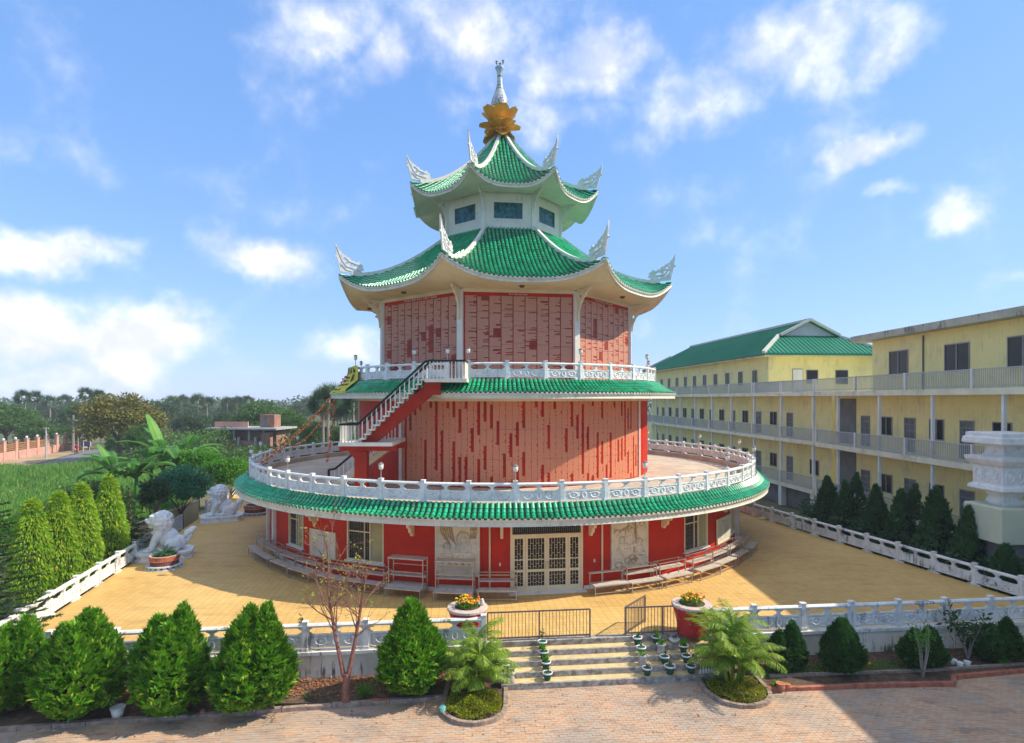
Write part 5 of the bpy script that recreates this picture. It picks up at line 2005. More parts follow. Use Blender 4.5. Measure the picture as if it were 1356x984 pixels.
# ================================================================== PLANTING IN FRONT OF THE TERRACE
def ell_points(n, rng):
    v = rng.normal(size=(n, 3))
    return unit(v)
def thuja_mesh(h, w, tips, seed, n=15000, m='thuja', droop=.4, low=.10):
    """clipped-looking arborvitae: flame-shaped lobes covered in flat sprays"""
    rng = np.random.default_rng(seed)
    parts = []
    lobes = []
    for i in range(tips):
        if tips == 1:
            lobes.append((0, 0, h, w / 2))
        else:
            a = 2 * pi * i / tips + rng.uniform(-.4, .4)
            r = w * rng.uniform(.15, .23)
            lobes.append((r * cos(a), r * sin(a), h * (1.0 if i == 0 else rng.uniform(.82, .97)), w / 2 * rng.uniform(.68, .80)))
    tot = sum(l[3] for l in lobes)
    # secondary bumps: clumps of spray
    for (cx, cy, H, Rl) in lobes:
        k = int(n * .27 * Rl / tot)
        u = rng.beta(1.35, 1.05, k)
        z = low * H + (1 - low) * H * (1 - u)
        f = (z / H - low) / (1 - low)
        prof = Rl * np.clip((1 - f) ** .74 * (.92 + .95 * np.clip(f, 0, .38)), 0, 1.05) * np.where(f < .2, .62 + 1.9 * f, 1.0)
        th = rng.uniform(0, 2 * pi, k)
        # clumps
        nb = 30
        bth, bz = rng.uniform(0, 2 * pi, nb), rng.uniform(0, 1, nb)
        dist = np.min(np.abs(np.angle(np.exp(1j * (th[:, None] - bth[None])))) * 1.1 + np.abs(f[:, None] - bz[None]) * 2.2, axis=1)
        bump = 1.0 + .46 * np.clip(.42 - dist, -.5, .42)
        rad = prof * bump * (1 - .34 * rng.beta(1, 2.2, k))
        P = np.column_stack([cx + rad * np.cos(th), cy + rad * np.sin(th), z])
        out = np.column_stack([np.cos(th), np.sin(th), np.zeros(k)])
        up = np.where(f > .5, 1.0, 1.0 - droop * 2.0 * rng.uniform(0, 1, k) * (f < .5))
        Dr = unit(out * .5 + np.column_stack([np.zeros(k), np.zeros(k), up * .9]) + rng.normal(0, .22, (k, 3)))
        tang = np.column_stack([-np.sin(th), np.cos(th), np.zeros(k)])
        side = unit(tang + rng.normal(0, .5, (k, 3)))
        # every spray is a fan of five scale-leaf fingers
        sc = (1.35 if h > 2.4 else 1.0) * rng.uniform(.75, 1.3, k)
        for q, ln in ((-.75, .62), (-.38, .85), (0, 1.0), (.38, .85), (.75, .62)):
            d5 = unit(Dr * cos(q) + side * sin(q))
            L = .185 * ln * sc
            parts.append(leaf_quads(P - Dr * .05, d5, L, L * .30, side=unit(side * cos(q) - Dr * sin(q)), rng=rng, waist=.55))
    return nmesh('foliage', *merge(parts), m)
def core_mesh(h, w, m='inner_shade'):
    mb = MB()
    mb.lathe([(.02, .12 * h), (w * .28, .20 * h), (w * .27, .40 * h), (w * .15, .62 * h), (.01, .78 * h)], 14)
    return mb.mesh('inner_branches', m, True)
def bush_thing(px, py, h, w, tips, seed, label, m='thuja', n=15000, z=-.9, name='arborvitae_bush'):
    x, y = g(px, py, z)
    root = empty(name, (x, y, z), 0, label, 'bush')
    link('foliage', thuja_mesh(h, w, tips, seed, n, m), root)
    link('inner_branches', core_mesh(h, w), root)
    mb = MB()
    mb.tube([(0, 0, -.05), (.03, 0, h * .12), (0, .02, h * .4)], [.09, .075, .05], 8)
    mb.tube([(.05, .02, -.05), (.12, 0, h * .14), (.2, .02, h * .35)], [.06, .05, .03], 7)
    mb.build('trunk', 'bark', root)
    return root
bush_thing(14, 940, 2.75, 1.93, 3, 41, 'clipped arborvitae bush cut by the left edge of the picture')
bush_thing(105, 946, 3.05, 2.31, 4, 42, 'broad four-tipped arborvitae bush, second from the left edge', n=20000)
bush_thing(226, 943, 3.2, 2.31, 4, 43, 'broad arborvitae bush with ragged pale sprays, third from left', n=20000)
bush_thing(340, 938, 3.2, 2.23, 3, 44, 'broad arborvitae bush just left of the bare tree', n=20000)
bush_thing(545, 919, 2.95, 2.25, 1, 45, 'neat egg-shaped arborvitae bush just left of the left palm', n=17000)
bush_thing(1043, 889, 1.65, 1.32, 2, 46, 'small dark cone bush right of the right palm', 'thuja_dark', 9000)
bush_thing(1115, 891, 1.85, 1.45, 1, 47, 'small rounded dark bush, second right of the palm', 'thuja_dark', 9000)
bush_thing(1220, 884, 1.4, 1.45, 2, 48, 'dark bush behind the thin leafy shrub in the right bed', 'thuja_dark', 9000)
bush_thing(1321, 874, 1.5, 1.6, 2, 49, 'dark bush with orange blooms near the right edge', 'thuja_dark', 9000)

def island_kerb(px, py, r, label, seed):
    x, y = g(px, py, -.95)
    root = empty('planting_island', (x, y, -.95), 0, label, 'planter')
    for i in range(18):
        a = 180 * (i / 18) - 90
        mb = MB()
        mb.arc(r - .13, r, a + .3, a + 9.7, -.03, .12 + random.uniform(-.01, .01), 2)
        mb.build('kerb_stone', 'kerb', root)
    for s in (-1, 1):
        for j in range(2):
            mb = MB()
            mb.box((s * (r - .065), .45 + .82 * j, .045), (.13, .80, .15))
            mb.build('kerb_stone', 'kerb', root)
    mb = MB()
    mb.lathe([(r - .1, .05), (r * .5, .10), (.01, .12)], 24)
    mb.box((0, .7, .04), (2 * r - .2, 1.5, .06))
    mb.build('soil', 'soil', root)
    return root
def groundcover(root, r, seed, m='cover_lime', n=5200, h=.34, front=True, name='lime_groundcover', label='', sy=1.0, bite=None):
    rng = np.random.default_rng(seed)
    th = rng.uniform(0, 2 * pi, n)
    rr_ = (r - .18) * np.sqrt(rng.uniform(.0, 1, n))
    x, y = rr_ * np.cos(th), rr_ * np.sin(th) * sy
    top = h * (.55 + .45 * np.sin(5.1 * x + 2) * np.cos(6.3 * y + 1)) * (1.15 - (rr_ / r) ** 3)
    z = .08 + np.maximum(.05, top) * rng.beta(3, 1.1, n)
    P = np.column_stack([x, y, z])
    keep = y < (.55 if front else 9)
    P = P[keep]
    Dr = rng.normal(size=(len(P), 3)) + np.array([[0, -.3, .8]])
    V, F = leaf_quads(P, Dr, rng.uniform(.05, .10, len(P)), .04, rng=rng)
    o = link(name, nmesh(name, V, F, m), None, root.location)
    tag(o, label, 'ground cover', kind='stuff')
def palm_clump(px, py, h, n_stems, seed, label, L=1.35):
    x, y = g(px, py, -.9)
    rng = np.random.default_rng(seed)
    root = empty('areca_palm', (x, y, -.88), 0, label, 'palm')
    allf, ribs, stems = [], MB(), MB()
    for i in range(n_stems):
        a = 2 * pi * i / n_stems + rng.uniform(-.5, .5)
        lean = rng.uniform(.08, .32) if i else .02
        hs = h * rng.uniform(.12, .50) if i else h * .55
        b = np.array([cos(a) * .22, sin(a) * .22, 0]) if i else np.zeros(3)
        tip = b + np.array([cos(a) * lean * hs * 1.2, sin(a) * lean * hs * 1.2, hs])
        stems.tube([tuple(b), tuple((b + tip) / 2 + rng.normal(0, .02, 3)), tuple(tip)], [.06, .05, .045], 7)
        rach, (V, F) = frond_set(rng.integers(6, 9), L * rng.uniform(.8, 1.15), 1.25, rng, 40, .34, 0, .03, .65, 1.52, .027, 1.0, .85)
        allf.append((V + tip, F))
        for r in rach:
            ribs.tube(r[::2] + tip, [.018, .016, .014, .012, .009, .007, .005], 4, False)
    link('fronds', nmesh('fronds', *merge(allf), 'palm_leaf'), root)
    ribs.build('frond_ribs', 'palm_leaf', root)
    stems.build('stems', 'palm_leaf', root)
    return root
isl1 = island_kerb(628, 938, 1.03, 'kerbed planting island at the left foot of the steps', 1)
isl2 = island_kerb(975, 916, 1.08, 'kerbed planting island at the right foot of the steps', 2)
groundcover(isl1, 1.03, 51, label='lime green clipped ground cover under the left palm')
groundcover(isl2, 1.08, 52, h=.22, n=2600, label='yellowish low ground cover under the right palm')
palm_clump(629, 916, 2.9, 11, 53, 'bushy areca palm clump left of the steps', 1.2)
palm_clump(970, 905, 3.1, 13, 54, 'bushy areca palm clump right of the steps', 1.45)

def branch_tree(root, mb, sprouts, rng, p, d, L, r, depth, maxd, twigs):
    pts = [p]
    q = p
    dd = d
    seg = 5
    for i in range(seg):
        dd = (dd + Vector(rng.normal(0, .07, 3)) + Vector((0, 0, .02))).normalized()
        q = q + dd * (L / seg)
        pts.append(q)
    mb.tube(pts, [r * (1 - .45 * i / seg) for i in range(seg + 1)], 7 if depth < 2 else 4, False)
    if depth >= maxd:
        sprouts.append((q, dd))
        return
    for i in range(twigs[depth]):
        t = rng.uniform(.35, 1.0)
        k = min(seg - 1, int(t * seg))
        b = pts[k].lerp(pts[k + 1], t * seg - k)
        ax = Vector(rng.normal(size=3)).normalized()
        nd = (dd + (ax - dd * ax.dot(dd)).normalized() * rng.uniform(.45, .9)).normalized()
        nd.z = max(nd.z, .05)
        branch_tree(root, mb, sprouts, rng, b, nd.normalized(), L * rng.uniform(.42, .66), r * .5 * rng.uniform(.7, 1), depth + 1, maxd, twigs)
def bare_tree(px, py):
    x, y = g(px, py, -.9)
    root = empty('bare_tree', (x, y, -.9), 0, 'nearly leafless young tree with forked reddish trunk before the balustrade', 'tree')
    rng = np.random.default_rng(61)
    mb = MB()
    sp = []
    mb.tube([(0, 0, -.05), (.0, 0, .5), (.02, 0, .95)], [.15, .115, .105], 9)
    for s, top in ((-1, Vector((-.50, 0, 3.1))), (1, Vector((.45, .1, 3.0)))):
        base = Vector((s * .06, 0, .85))
        mid = base.lerp(top, .5) + Vector((s * .03, 0, .05))
        mb.tube([base, base.lerp(mid, .5), mid, mid.lerp(top, .55), top], [.075, .066, .056, .048, .040], 8)
        for i in range(9):
            t = .55 + .5 * i / 9
            b = base.lerp(top, min(1, t))
            a = rng.uniform(0, 2 * pi)
            d = Vector((cos(a) * .75 + s * .1, sin(a) * .75, rng.uniform(.5, 1.1))).normalized()
            branch_tree(root, mb, sp, rng, b, d, rng.uniform(.9, 1.5) * (1.2 - .4 * t), .020, 1, 3, [0, 4, 3])
        branch_tree(root, mb, sp, rng, top, Vector((s * .15, 0, 1)).normalized(), 2.0 if s < 0 else 1.3, .036, 0, 3, [6, 4, 3])
    mb.build('trunk', 'bark_red', root)
    P = np.array([tuple(q) for q, _ in sp])
    rng2 = np.random.default_rng(3)
    idx = rng2.choice(len(P), size=min(420, len(P) * 3), replace=True)
    Pn = P[idx] + rng2.normal(0, .03, (len(idx), 3))
    V, F = leaf_quads(Pn, rng2.normal(size=(len(idx), 3)) + np.array([[0, 0, .3]]), rng2.uniform(.05, .10, len(idx)), .045, rng=rng2)
    # denser young leaves at the leading shoot
    top = np.array([-.6, 0, 4.0])
    link('young_leaves', nmesh('young_leaves', V, F, 'sprout'), root)
bare_tree(458, 932)

def leafy_shrub(px, py, h, spread, seed, m, label, stems=5, leaf_l=.14, per=60, z=-.9, name='leafy_shrub', bark='bark_pale', ww=.4):
    x, y = g(px, py, z)
    rng = np.random.default_rng(seed)
    root = empty(name, (x, y, z), 0, label, 'shrub')
    mb = MB()
    parts = []
    for i in range(stems):
        a = rng.uniform(0, 2 * pi)
        tip = Vector((cos(a) * spread * rng.uniform(.4, 1), sin(a) * spread * rng.uniform(.4, 1) * .7, h * rng.uniform(.65, 1)))
        mid = tip * .5 + Vector((rng.normal(0, .06), rng.normal(0, .06), .08))
        mb.tube([(0, 0, -.03), mid * .5, mid, tip], [.035, .028, .022, .01], 6)
        P = np.array([tuple(mid.lerp(tip, t)) for t in rng.uniform(.35, 1.05, per)]) + rng.normal(0, .10 * spread / .6, (per, 3))
        Dr = rng.normal(size=(per, 3)) + np.array([[0, 0, .15]])
        parts.append(leaf_quads(P, Dr, leaf_l * rng.uniform(.6, 1.3, per), leaf_l * ww, rng=rng))
    mb.build('stems', bark, root)
    link('leaves', nmesh('leaves', *merge(parts), m), root)
    return root
leafy_shrub(1222, 897, 1.75, .62, 71, 'bush_bright', 'thin many-stemmed shrub with pale green leaves in the right bed', 7, .12, 34)
leafy_shrub(1282, 872, 1.7, .95, 72, 'shrub_leaf', 'dark large-leaved shrub in the right bed before the balustrade', 6, .26, 46, ww=.32)
leafy_shrub(1218, 888, .35, .25, 73, 'bush_bright', 'bright small plant at the foot of the thin shrub', 5, .12, 12)
leafy_shrub(396, 850, 1.1, .18, 74, 'shrub_leaf', 'straggly little plant against the left balustrade', 3, .12, 16, z=-.6)
def tuft_thing(px, py, n, L, m, label, seed, spread=.7, name='grass_clump', wd=.07, z=-.9):
    x, y = g(px, py, z)
    rng = np.random.default_rng(seed)
    V, F = tuft(n, L, spread, rng, 1.0, wd)
    V = V + rng.normal(0, .04, (len(V) // 4, 1, 3)).repeat(4, 1).reshape(-1, 3) * np.array([1, 1, 0])
    tag(link(name, nmesh(name, V, F, m), None, (x, y, z)), label, 'plant')
tuft_thing(484, 922, 60, .55, 'bush_bright', 'strappy green clump between the bare tree and the egg-shaped bush', 81)
tuft_thing(572, 915, 46, .50, 'shrub_leaf', 'spiky dark clump between the egg-shaped bush and left palm', 82)
tuft_thing(407, 925, 26, .25, 'bush_bright', 'small weed tuft left of the bare tree', 83)
tuft_thing(1030, 908, 50, .25, 'bush_bright', 'small weedy plant beside the right palm island', 84, wd=.3)
tuft_thing(255, 948, 30, .3, 'shrub_leaf', 'low dark weed under the third bush', 85)
tuft_thing(1330, 880, 30, .3, 'bush_bright', 'small weed with orange flower near the right edge', 86, wd=.2)
for px, py, m, lab in ((1150, 884, 'flower_orange', 'orange blossom low in the middle of the right bed'), (1272, 844, 'flower_orange', 'orange blossom on the dark right-hand shrub'), (1338, 866, 'flower_orange', 'orange blossom at the right end of the bed')):
    x, y = g(px, py + 6, -.9)
    root = empty('single_blossom', (x, y, -.9), 0, lab, 'flower')
    mb = MB()
    mb.tube([(0, 0, 0), (.02, 0, .15), (0, 0, .28)], .008, 4)
    mb.build('stem', 'bush_bright', root)
    mb = MB()
    mb.lathe([(.01, .26), (.07, .29), (.075, .32), (.04, .35), (.005, .355)], 9)
    mb.build('petals', m, root)
def bucket(px, py, m, label, s=1., z=-.9, name='bucket', cat='bucket'):
    x, y = g(px, py, z)
    root = empty(name, (x, y, z), 0, label, cat)
    root.scale = (s, s, s)
    mb = MB()
    mb.lathe([(.13, 0), (.14, .01), (.19, .30), (.175, .30), (.13, .03), (.01, .03)], 18)
    mb.build('body', m, root, True)
    mb = MB()
    mb.lathe([(.175, .285), (.205, .29), (.205, .315), (.17, .315)], 18)
    mb.build('rim', m, root)
bucket(156, 950, 'bucket', 'dented pale bucket on the soil below the bushes')
bucket(586, 943, 'pot_cyan', 'small turquoise cup by the left planting island', .5, name='cup', cat='cup')
bucket(268, 946, 'terracotta', 'little clay pot under the third and fourth bush', .4, name='clay_pot', cat='pot')
bucket(1262, 880, 'pot_white', 'white pot, left one of three below the dark shrub', .6, name='white_pot', cat='pot')
bucket(1271, 884, 'pot_white', 'white pot, middle one of three below the dark shrub', .6, name='white_pot', cat='pot')
bucket(1281, 882, 'pot_white', 'white pot, right one of three below the dark shrub', .55, name='white_pot', cat='pot')
bucket(1034, 914, 'terracotta', 'larger clay pot at the left end of the right bed', .75, name='clay_pot', cat='pot')
bucket(1043, 912, 'terracotta', 'smaller clay pot at the left end of the right bed', .5, name='clay_pot', cat='pot')
mb = MB()
mb.box((0, 0, .04), (.5, .16, .10), .1)
x, y = g(502, 930, -.9)
tag(mb.build('loose_brick', 'red_brick', None, loc=(x, y, -.9)), 'loose red brick lying on the kerb of the left bed', 'brick')

# ================================================================== YELLOW HOSTEL BLOCKS ON THE RIGHT
def block(name, label, org, u, n):
    """frame for a wing: u runs along the front, n points into the building; boxes are given as (s0,s1,o0,o1,z0,z1)"""
    root = empty(name, org, 0, label, 'building')
    rz = atan2(u[1], u[0])
    U, N = Vector((u[0], u[1], 0)), Vector((n[0], n[1], 0))
    def B(nm, m, boxes, parent=None, kind=None):
        mb = MB()
        for s0, s1, o0, o1, z0, z1 in boxes:
            c = U * ((s0 + s1) / 2) + N * ((o0 + o1) / 2) + Vector((0, 0, (z0 + z1) / 2 - org[2]))
            mb.box(c, (abs(s1 - s0), abs(o1 - o0), z1 - z0), rz)
        o = mb.build(nm, m, parent or root)
        if kind: o['kind'] = kind
        return o
    def opening(s, w, z0, z1, off, door):
        if door:
            f = B('door', 'door_dark', [(s - w / 2 + .06, s + w / 2 - .06, off - .03, off + .05, z0, z1 - .06)])
            B('door_frame', 'window_frame', [(s - w / 2, s - w / 2 + .07, off - .06, off + .05, z0, z1), (s + w / 2 - .07, s + w / 2, off - .06, off + .05, z0, z1), (s - w / 2, s + w / 2, off - .055, off + .05, z1 - .07, z1)], f)
            B('door_grille', 'window_frame', [(s - w / 2 + .07, s + w / 2 - .07, off - .045, off - .031, z0 + (z1 - z0) * k, z0 + (z1 - z0) * k + .04) for k in (.2, .4, .6, .8)] + [(s - .02, s + .02, off - .05, off - .031, z0, z1 - .07)], f)
        else:
            f = B('window_frame', 'window_frame', [(s - w / 2, s - w / 2 + .06, off - .05, off + .05, z0, z1), (s + w / 2 - .06, s + w / 2, off - .05, off + .05, z0, z1), (s - w / 2 + .06, s + w / 2 - .06, off - .05, off + .05, z1 - .06, z1), (s - w / 2 + .06, s + w / 2 - .06, off - .05, off + .05, z0, z0 + .06), (s - .04, s + .04, off - .055, off + .05, z0 + .06, z1 - .06)])
            for a, b in ((s - w / 2 + .06, s - .04), (s + .04, s + w / 2 - .06)):
                B('pane', 'glass_dark', [(a, b, off - .015, off + .04, z0 + .06, z1 - .06)], f)
            B('sill', 'pale_slab', [(s - w / 2 - .08, s + w / 2 + .08, off - .12, off - .0, z0 - .07, z0 - .001)], f)
    def railing(s0, s1, off, z, o1=None):
        B('railing', 'rail_pale', [(s0, s1, off - .03, off + .03, z + .98, z + 1.04), (s0, s1, off - .02, off + .02, z + .12, z + .16)])
        k = int(abs(s1 - s0) / .14)
        B('railing_bars', 'rail_pale', [(s0 + (s1 - s0) * i / k - .022, s0 + (s1 - s0) * i / k + .022, off - .011, off + .011, z + .03, z + .98) for i in range(k + 1)], None, 'stuff')
        k = max(1, int(abs(s1 - s0) / 4.9))
        for i in range(k + 1):
            s = s0 + (s1 - s0) * i / k
            B('railing_post', 'col_white', [(s - .07, s + .07, off - .07, off + .07, z, z + 1.06)])
    return root, B, opening, railing

def right_block():
    root, B, opening, railing = block('hostel_wing', 'nearer yellow three-storey hostel wing with flat stained roof edge', wpt(24.5, 47.6, -1.05), (0, -1), (1, 0))
    L = 43
    B('wall', 'yellow_wall', [(0, L, 1.6, 12, -1.0, 9.15)])
    B('top_storey_wall', 'yellow_wall', [(5, L, 1.6, 12, 9.16, 12.75)])
    B('roof_slab', 'parapet', [(3.7, L, .75, 12.4, 12.755, 13.2)])
    for z in (1.1, 5.1, 9.15):
        B('balcony_slab', 'pale_slab', [(0, L, 0, 1.598, z - .34, z)])
        railing(0.1, L, .08, z)
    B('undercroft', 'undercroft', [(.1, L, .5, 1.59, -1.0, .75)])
    for i in range(9):
        s = 3.1 + 5.0 * i
        for z0, z1 in ((1.1, 4.76), (5.1, 8.81)):
            B('column', 'col_white', [(s - .08, s + .08, .10, .26, z0, z1)])
        B('column', 'col_white', [(s - .2, s + .2, .05, .45, -1.0, .755)])
    B('stairwell_shade', 'undercroft', [(.5, 3.0, 1.55, 1.62, 5.1, 8.6)])  # flat dark panels; shade of the open stair void put into their colour
    B('stairwell_shade', 'undercroft', [(.5, 3.0, 1.55, 1.62, 1.1, 4.5)])
    for i in range(15):
        s = 4.2 + 2.42 * i
        for z in (1.1, 5.1):
            if i % 2 == 0: opening(s, 1.05, z + .02, z + 2.25, 1.6, True)
            else: opening(s, 1.25, z + .95, z + 2.25, 1.6, False)
    for s in (7.9, 13.1, 17.6, 22.4, 27.2, 32, 37):
        opening(s, 1.95, 10.2, 11.85, 1.6, False)
    B('roof_drain', 'undercroft', [(10.3, 10.36, 1.5, 1.58, 9.2, 12.6)])
right_block()

def left_block():
    u = Vector((-3.6, 42, 0)).normalized()
    n = Vector((u.y, -u.x, 0))
    root, B, opening, railing = block('hostel_wing', 'farther yellow hostel wing with green hipped roof and ridge gable', wpt(24.6, 48, -1.05), u, n)
    O = root.location
    L = 46
    B('wall', 'yellow_wall', [(0, L, 1.6, 11.2, -1.0, 9.15)])
    B('top_storey_wall', 'yellow_wall', [(10, L, 1.6, 12.8, 9.16, 13.0)])
    for z in (1.1, 5.1, 9.15):
        B('balcony_slab', 'pale_slab', [(0.02, L, 0, 1.598, z - .32, z)])
        railing(0.1, L, .08, z)
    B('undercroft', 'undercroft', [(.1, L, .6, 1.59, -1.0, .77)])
    railing(.1, 9.9, .1, 9.15)
    for i in range(10):
        s = .3 + 4.9 * i
        for z0, z1 in ((1.1, 4.78), (5.1, 8.83)):
            B('column', 'col_white', [(s - .10, s + .10, .10, .30, z0, z1)])
        B('column', 'col_white', [(s - .25, s + .25, .05, .55, -1.0, .775)])
    for i in range(14):
        s = 6.2 + 2.85 * i
        for z in (1.1, 5.1):
            if i % 2 == 0: opening(s, 1.0, z + .02, z + 2.2, 1.6, True)
            else: opening(s, 1.25, z + .95, z + 2.25, 1.6, False)
    opening(2.4, 1.3, 2.05, 3.35, 1.6, False)
    for i in range(10):
        opening(12.7 + 3.15 * i, 1.0, 10.05, 11.55, 1.6, False)
    # end wall of the top storey, facing the forecourt
    for o, w, z0, z1, m in ((4.6, 1.0, 9.3, 11.5, 'col_white'), (6.1, 1.1, 10.1, 11.4, 'glass_dark'), (9.2, 1.2, 10.1, 11.4, 'glass_dark')):
        f = B('window_frame', 'window_frame', [(9.95, 10.02, o - w / 2 - .07, o + w / 2 + .07, z0 - .07, z1 + .07)])
        B('pane', m, [(9.93, 9.99, o - w / 2, o + w / 2, z0, z1)], f)
    # roof
    def q(s, o, z): return u * s + n * o + Vector((0, 0, z - O.z))
    s0, s1, o0, o1 = 8.9, 47.0, .5, 13.9
    i0, i1, p0, p1 = 12.4, 43.5, 4.0, 10.4
    ze, zm, zr, om = 13.05, 15.1, 16.7, 7.2
    mb = MB()
    def quad(a, b, c, d, th=.18):
        vs_ = [Vector(x) for x in (a, b, c, d)]
        mb.add(vs_ + [v - Vector((0, 0, th)) for v in vs_], [(0, 1, 2, 3), (7, 6, 5, 4), (0, 4, 5, 1), (1, 5, 6, 2), (2, 6, 7, 3), (3, 7, 4, 0)])
    quad(q(s0, o0, ze), q(s1, o0, ze), q(i1, p0, zm), q(i0, p0, zm))
    quad(q(s0, o1, ze), q(s0, o0, ze), q(i0, p0, zm), q(i0, p1, zm))
    quad(q(s1, o1, ze), q(s0, o1, ze), q(i0, p1, zm), q(i1, p1, zm))
    quad(q(s1, o0, ze), q(s1, o1, ze), q(i1, p1, zm), q(i1, p0, zm))
    quad(q(i0 - .3, p0, zm + .01), q(i1 + .3, p0, zm + .01), q(i1 + .3, om, zr), q(i0 - .3, om, zr))
    quad(q(i0 - .3, om, zr), q(i1 + .3, om, zr), q(i1 + .3, p1, zm + .01), q(i0 - .3, p1, zm + .01))
    roof = mb.build('roof', 'roof_green', root)
    mb = MB()
    mb.add([q(i0 - .05, p0 + .1, zm), q(i0 - .05, p1 - .1, zm), q(i0 - .05, om, zr - .15)], [(0, 1, 2)])
    mb.add([q(i1 + .05, p0 + .1, zm), q(i1 + .05, p1 - .1, zm), q(i1 + .05, om, zr - .15)], [(2, 1, 0)])
    mb.build('gable', 'gable_grey', roof)
    for a, b in ((q(i0 - .4, om, zr + .06), q(i1 + .4, om, zr + .06)), (q(s0, o0, ze + .06), q(i0, p0, zm + .06)), (q(s0, o1, ze + .06), q(i0, p1, zm + .06)), (q(i0 - .32, p0, zm + .06), q(i0 - .32, om, zr + .06)), (q(i0 - .32, p1, zm + .06), q(i0 - .32, om, zr + .06)), (q(s1, o0, ze + .06), q(i1, p0, zm + .06))):
        mb = MB()
        mb.beam(a, b, .32, .26)
        mb.build('ridge', 'roof_ridge', roof)
    mb = MB()
    rb = MB()
    for i in range(90):
        s = s0 + (s1 - s0) * (i + .5) / 90
        f0 = min(1, (s - s0) / (i0 - s0), (s1 - s) / (s1 - i1))
        rb.beam(q(s, o0, ze + .03), q(s, o0 + (p0 - o0) * f0, ze + (zm - ze) * f0 + .03), .09, .07)
        if i0 < s < i1:
            rb.beam(q(s, p0, zm + .04), q(s, om, zr + .02), .09, .07)
    for i in range(30):
        o = o0 + (o1 - o0) * (i + .5) / 30
        f0 = min(1, (o - o0) / (p0 - o0), (o1 - o) / (o1 - p1))
        rb.beam(q(s0, o, ze + .03), q(s0 + (i0 - s0) * f0, o, ze + (zm - ze) * f0 + .03), .09, .07)
    o = rb.build('roof_tiles', 'roof_green', roof)
    o['kind'] = 'stuff'
    B('eave', 'pale_slab', [(9.1, 46.8, .7, 13.7, 12.72, 12.86)])
left_block()

# ------------------------------------------------------------------ carved stone monument and hedge trees by the right balustrade
def monument():
    c = wpt(23.45, 28.0, -1.05)
    root = empty('stone_monument', c, radians(2), 'large carved white stone pedestal on a pale green slab at right edge', 'monument')
    def sq(nm, m, prof, smooth=False):
        mb = MB()
        rows = [[(-r, -r, z), (r, -r, z), (r, r, z), (-r, r, z)] for r, z in [(.86 * r, z) for r, z in prof]]
        k = mb.grid(rows, True)
        mb.f.append((k + 3, k + 2, k + 1, k))
        e = len(mb.v) - 4
        mb.f.append((e, e + 1, e + 2, e + 3))
        return mb.build(nm, m, root)
    sq('footing', 'undercroft', [(.9, 0), (.9, 2.95)])
    sq('plinth_slab', 'pale_green', [(1.25, 2.95), (1.28, 2.98), (1.28, 4.55), (1.22, 4.62)])
    sq('neck', 'lion_stone', [(.55, 4.61), (.6, 4.75), (.5, 5.0), (.62, 5.22), (.8, 5.27)])
    body = sq('carved_body', 'lion_stone', [(1.05, 5.27), (1.18, 5.36), (1.14, 5.5), (.98, 5.6), (.98, 6.45), (1.12, 6.55), (1.26, 6.75), (1.28, 6.9), (1.05, 6.95)])
    mb = MB()
    for k in range(4):
        rot = Matrix.Rotation(k * pi / 2, 4, 'Z')
        b = len(mb.v)
        for x in (-.5, 0, .5):
            mb.tube([(x + .2 * cos(t), -.85, 6.02 + .3 * sin(t)) for t in np.linspace(0, 2 * pi, 12)], .035, 5, False)
            mb.ball((x, -.84, 6.02), (.09, .06, .16), 8, 5)
        mb.xf(b, rot)
    mb.build('carving', 'lion_stone', body, True)
    sq('upper_neck', 'lion_stone', [(.75, 6.94), (.62, 7.05), (.58, 7.3), (.66, 7.42), (.9, 7.5)])
    cap = sq('cap', 'lion_stone', [(1.3, 7.5), (1.36, 7.56), (1.32, 7.8), (1.22, 7.86), (1.22, 8.02), (1.1, 8.06)])
monument()
cm = {}
CONI = [(1100, 632, 41.2), (1127, 628, 38.8), (1162, 643, 35.9), (1199, 641, 33.4), (1243, 647, 30.9), (1278, 672, 28.6), (1330, 722, 26.6)]
for i, (px, ty, Z) in enumerate(CONI):
    zt = CZ - (ty - HOR) * Z / FPX
    h = zt + 1.05
    x = CX + (px - 678) * Z / FPX
    root = empty('hedge_tree', (x, -DIST + Z, -1.05), 0, 'dark drooping conical tree outside the right balustrade, %s from far end' % ORD[i], 'tree', 'conical trees beyond the right balustrade')
    link('foliage', thuja_mesh(h, (2.0, 2.3, 1.8, 2.2, 2.4, 1.7, 1.7)[i], (1, 2, 1, 2, 1, 1, 1)[i], 200 + i, 8000, 'hedge_dark', .9, .02), root, (0, 0, 0), ((i * 37 % 7 - 3) * .012, (i * 53 % 7 - 3) * .014, 0))
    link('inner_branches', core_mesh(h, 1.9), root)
    mb = MB()
    mb.tube([(0, 0, 0), (0, 0, h * .5)], [.1, .06], 7)
    mb.build('trunk', 'bark', root)
def leaf_mass(name, label, cat, pts_fn, n, m, size, seed, kind=None, ww=.5):
    rng = np.random.default_rng(seed)
    P = pts_fn(n, rng)
    Dr = rng.normal(size=(n, 3)) + np.array([[0, 0, .2]])
    V, F = leaf_quads(P, Dr, size * rng.uniform(.6, 1.3, n), size * ww, rng=rng)
    return tag(link(name, nmesh(name, V, F, m)), label, cat, kind=kind)
def hedge_pts(n, rng):
    Z = rng.uniform(24.0, 44, n)
    X = 22.0 - .03 * (Z - 24) + rng.uniform(0, 1.7, n)
    top = .75 + .5 * np.sin(Z * 1.9) * np.cos(Z * .7)
    z = -1.0 + (top + 1.0) * rng.beta(2, 1.1, n)
    return np.column_stack([CX + X, -DIST + Z, z])
leaf_mass('dark_hedge', 'dense dark undergrowth between the right balustrade and the hostel', 'hedge', hedge_pts, 16000, 'hedge_dark', .2, 5, 'stuff')

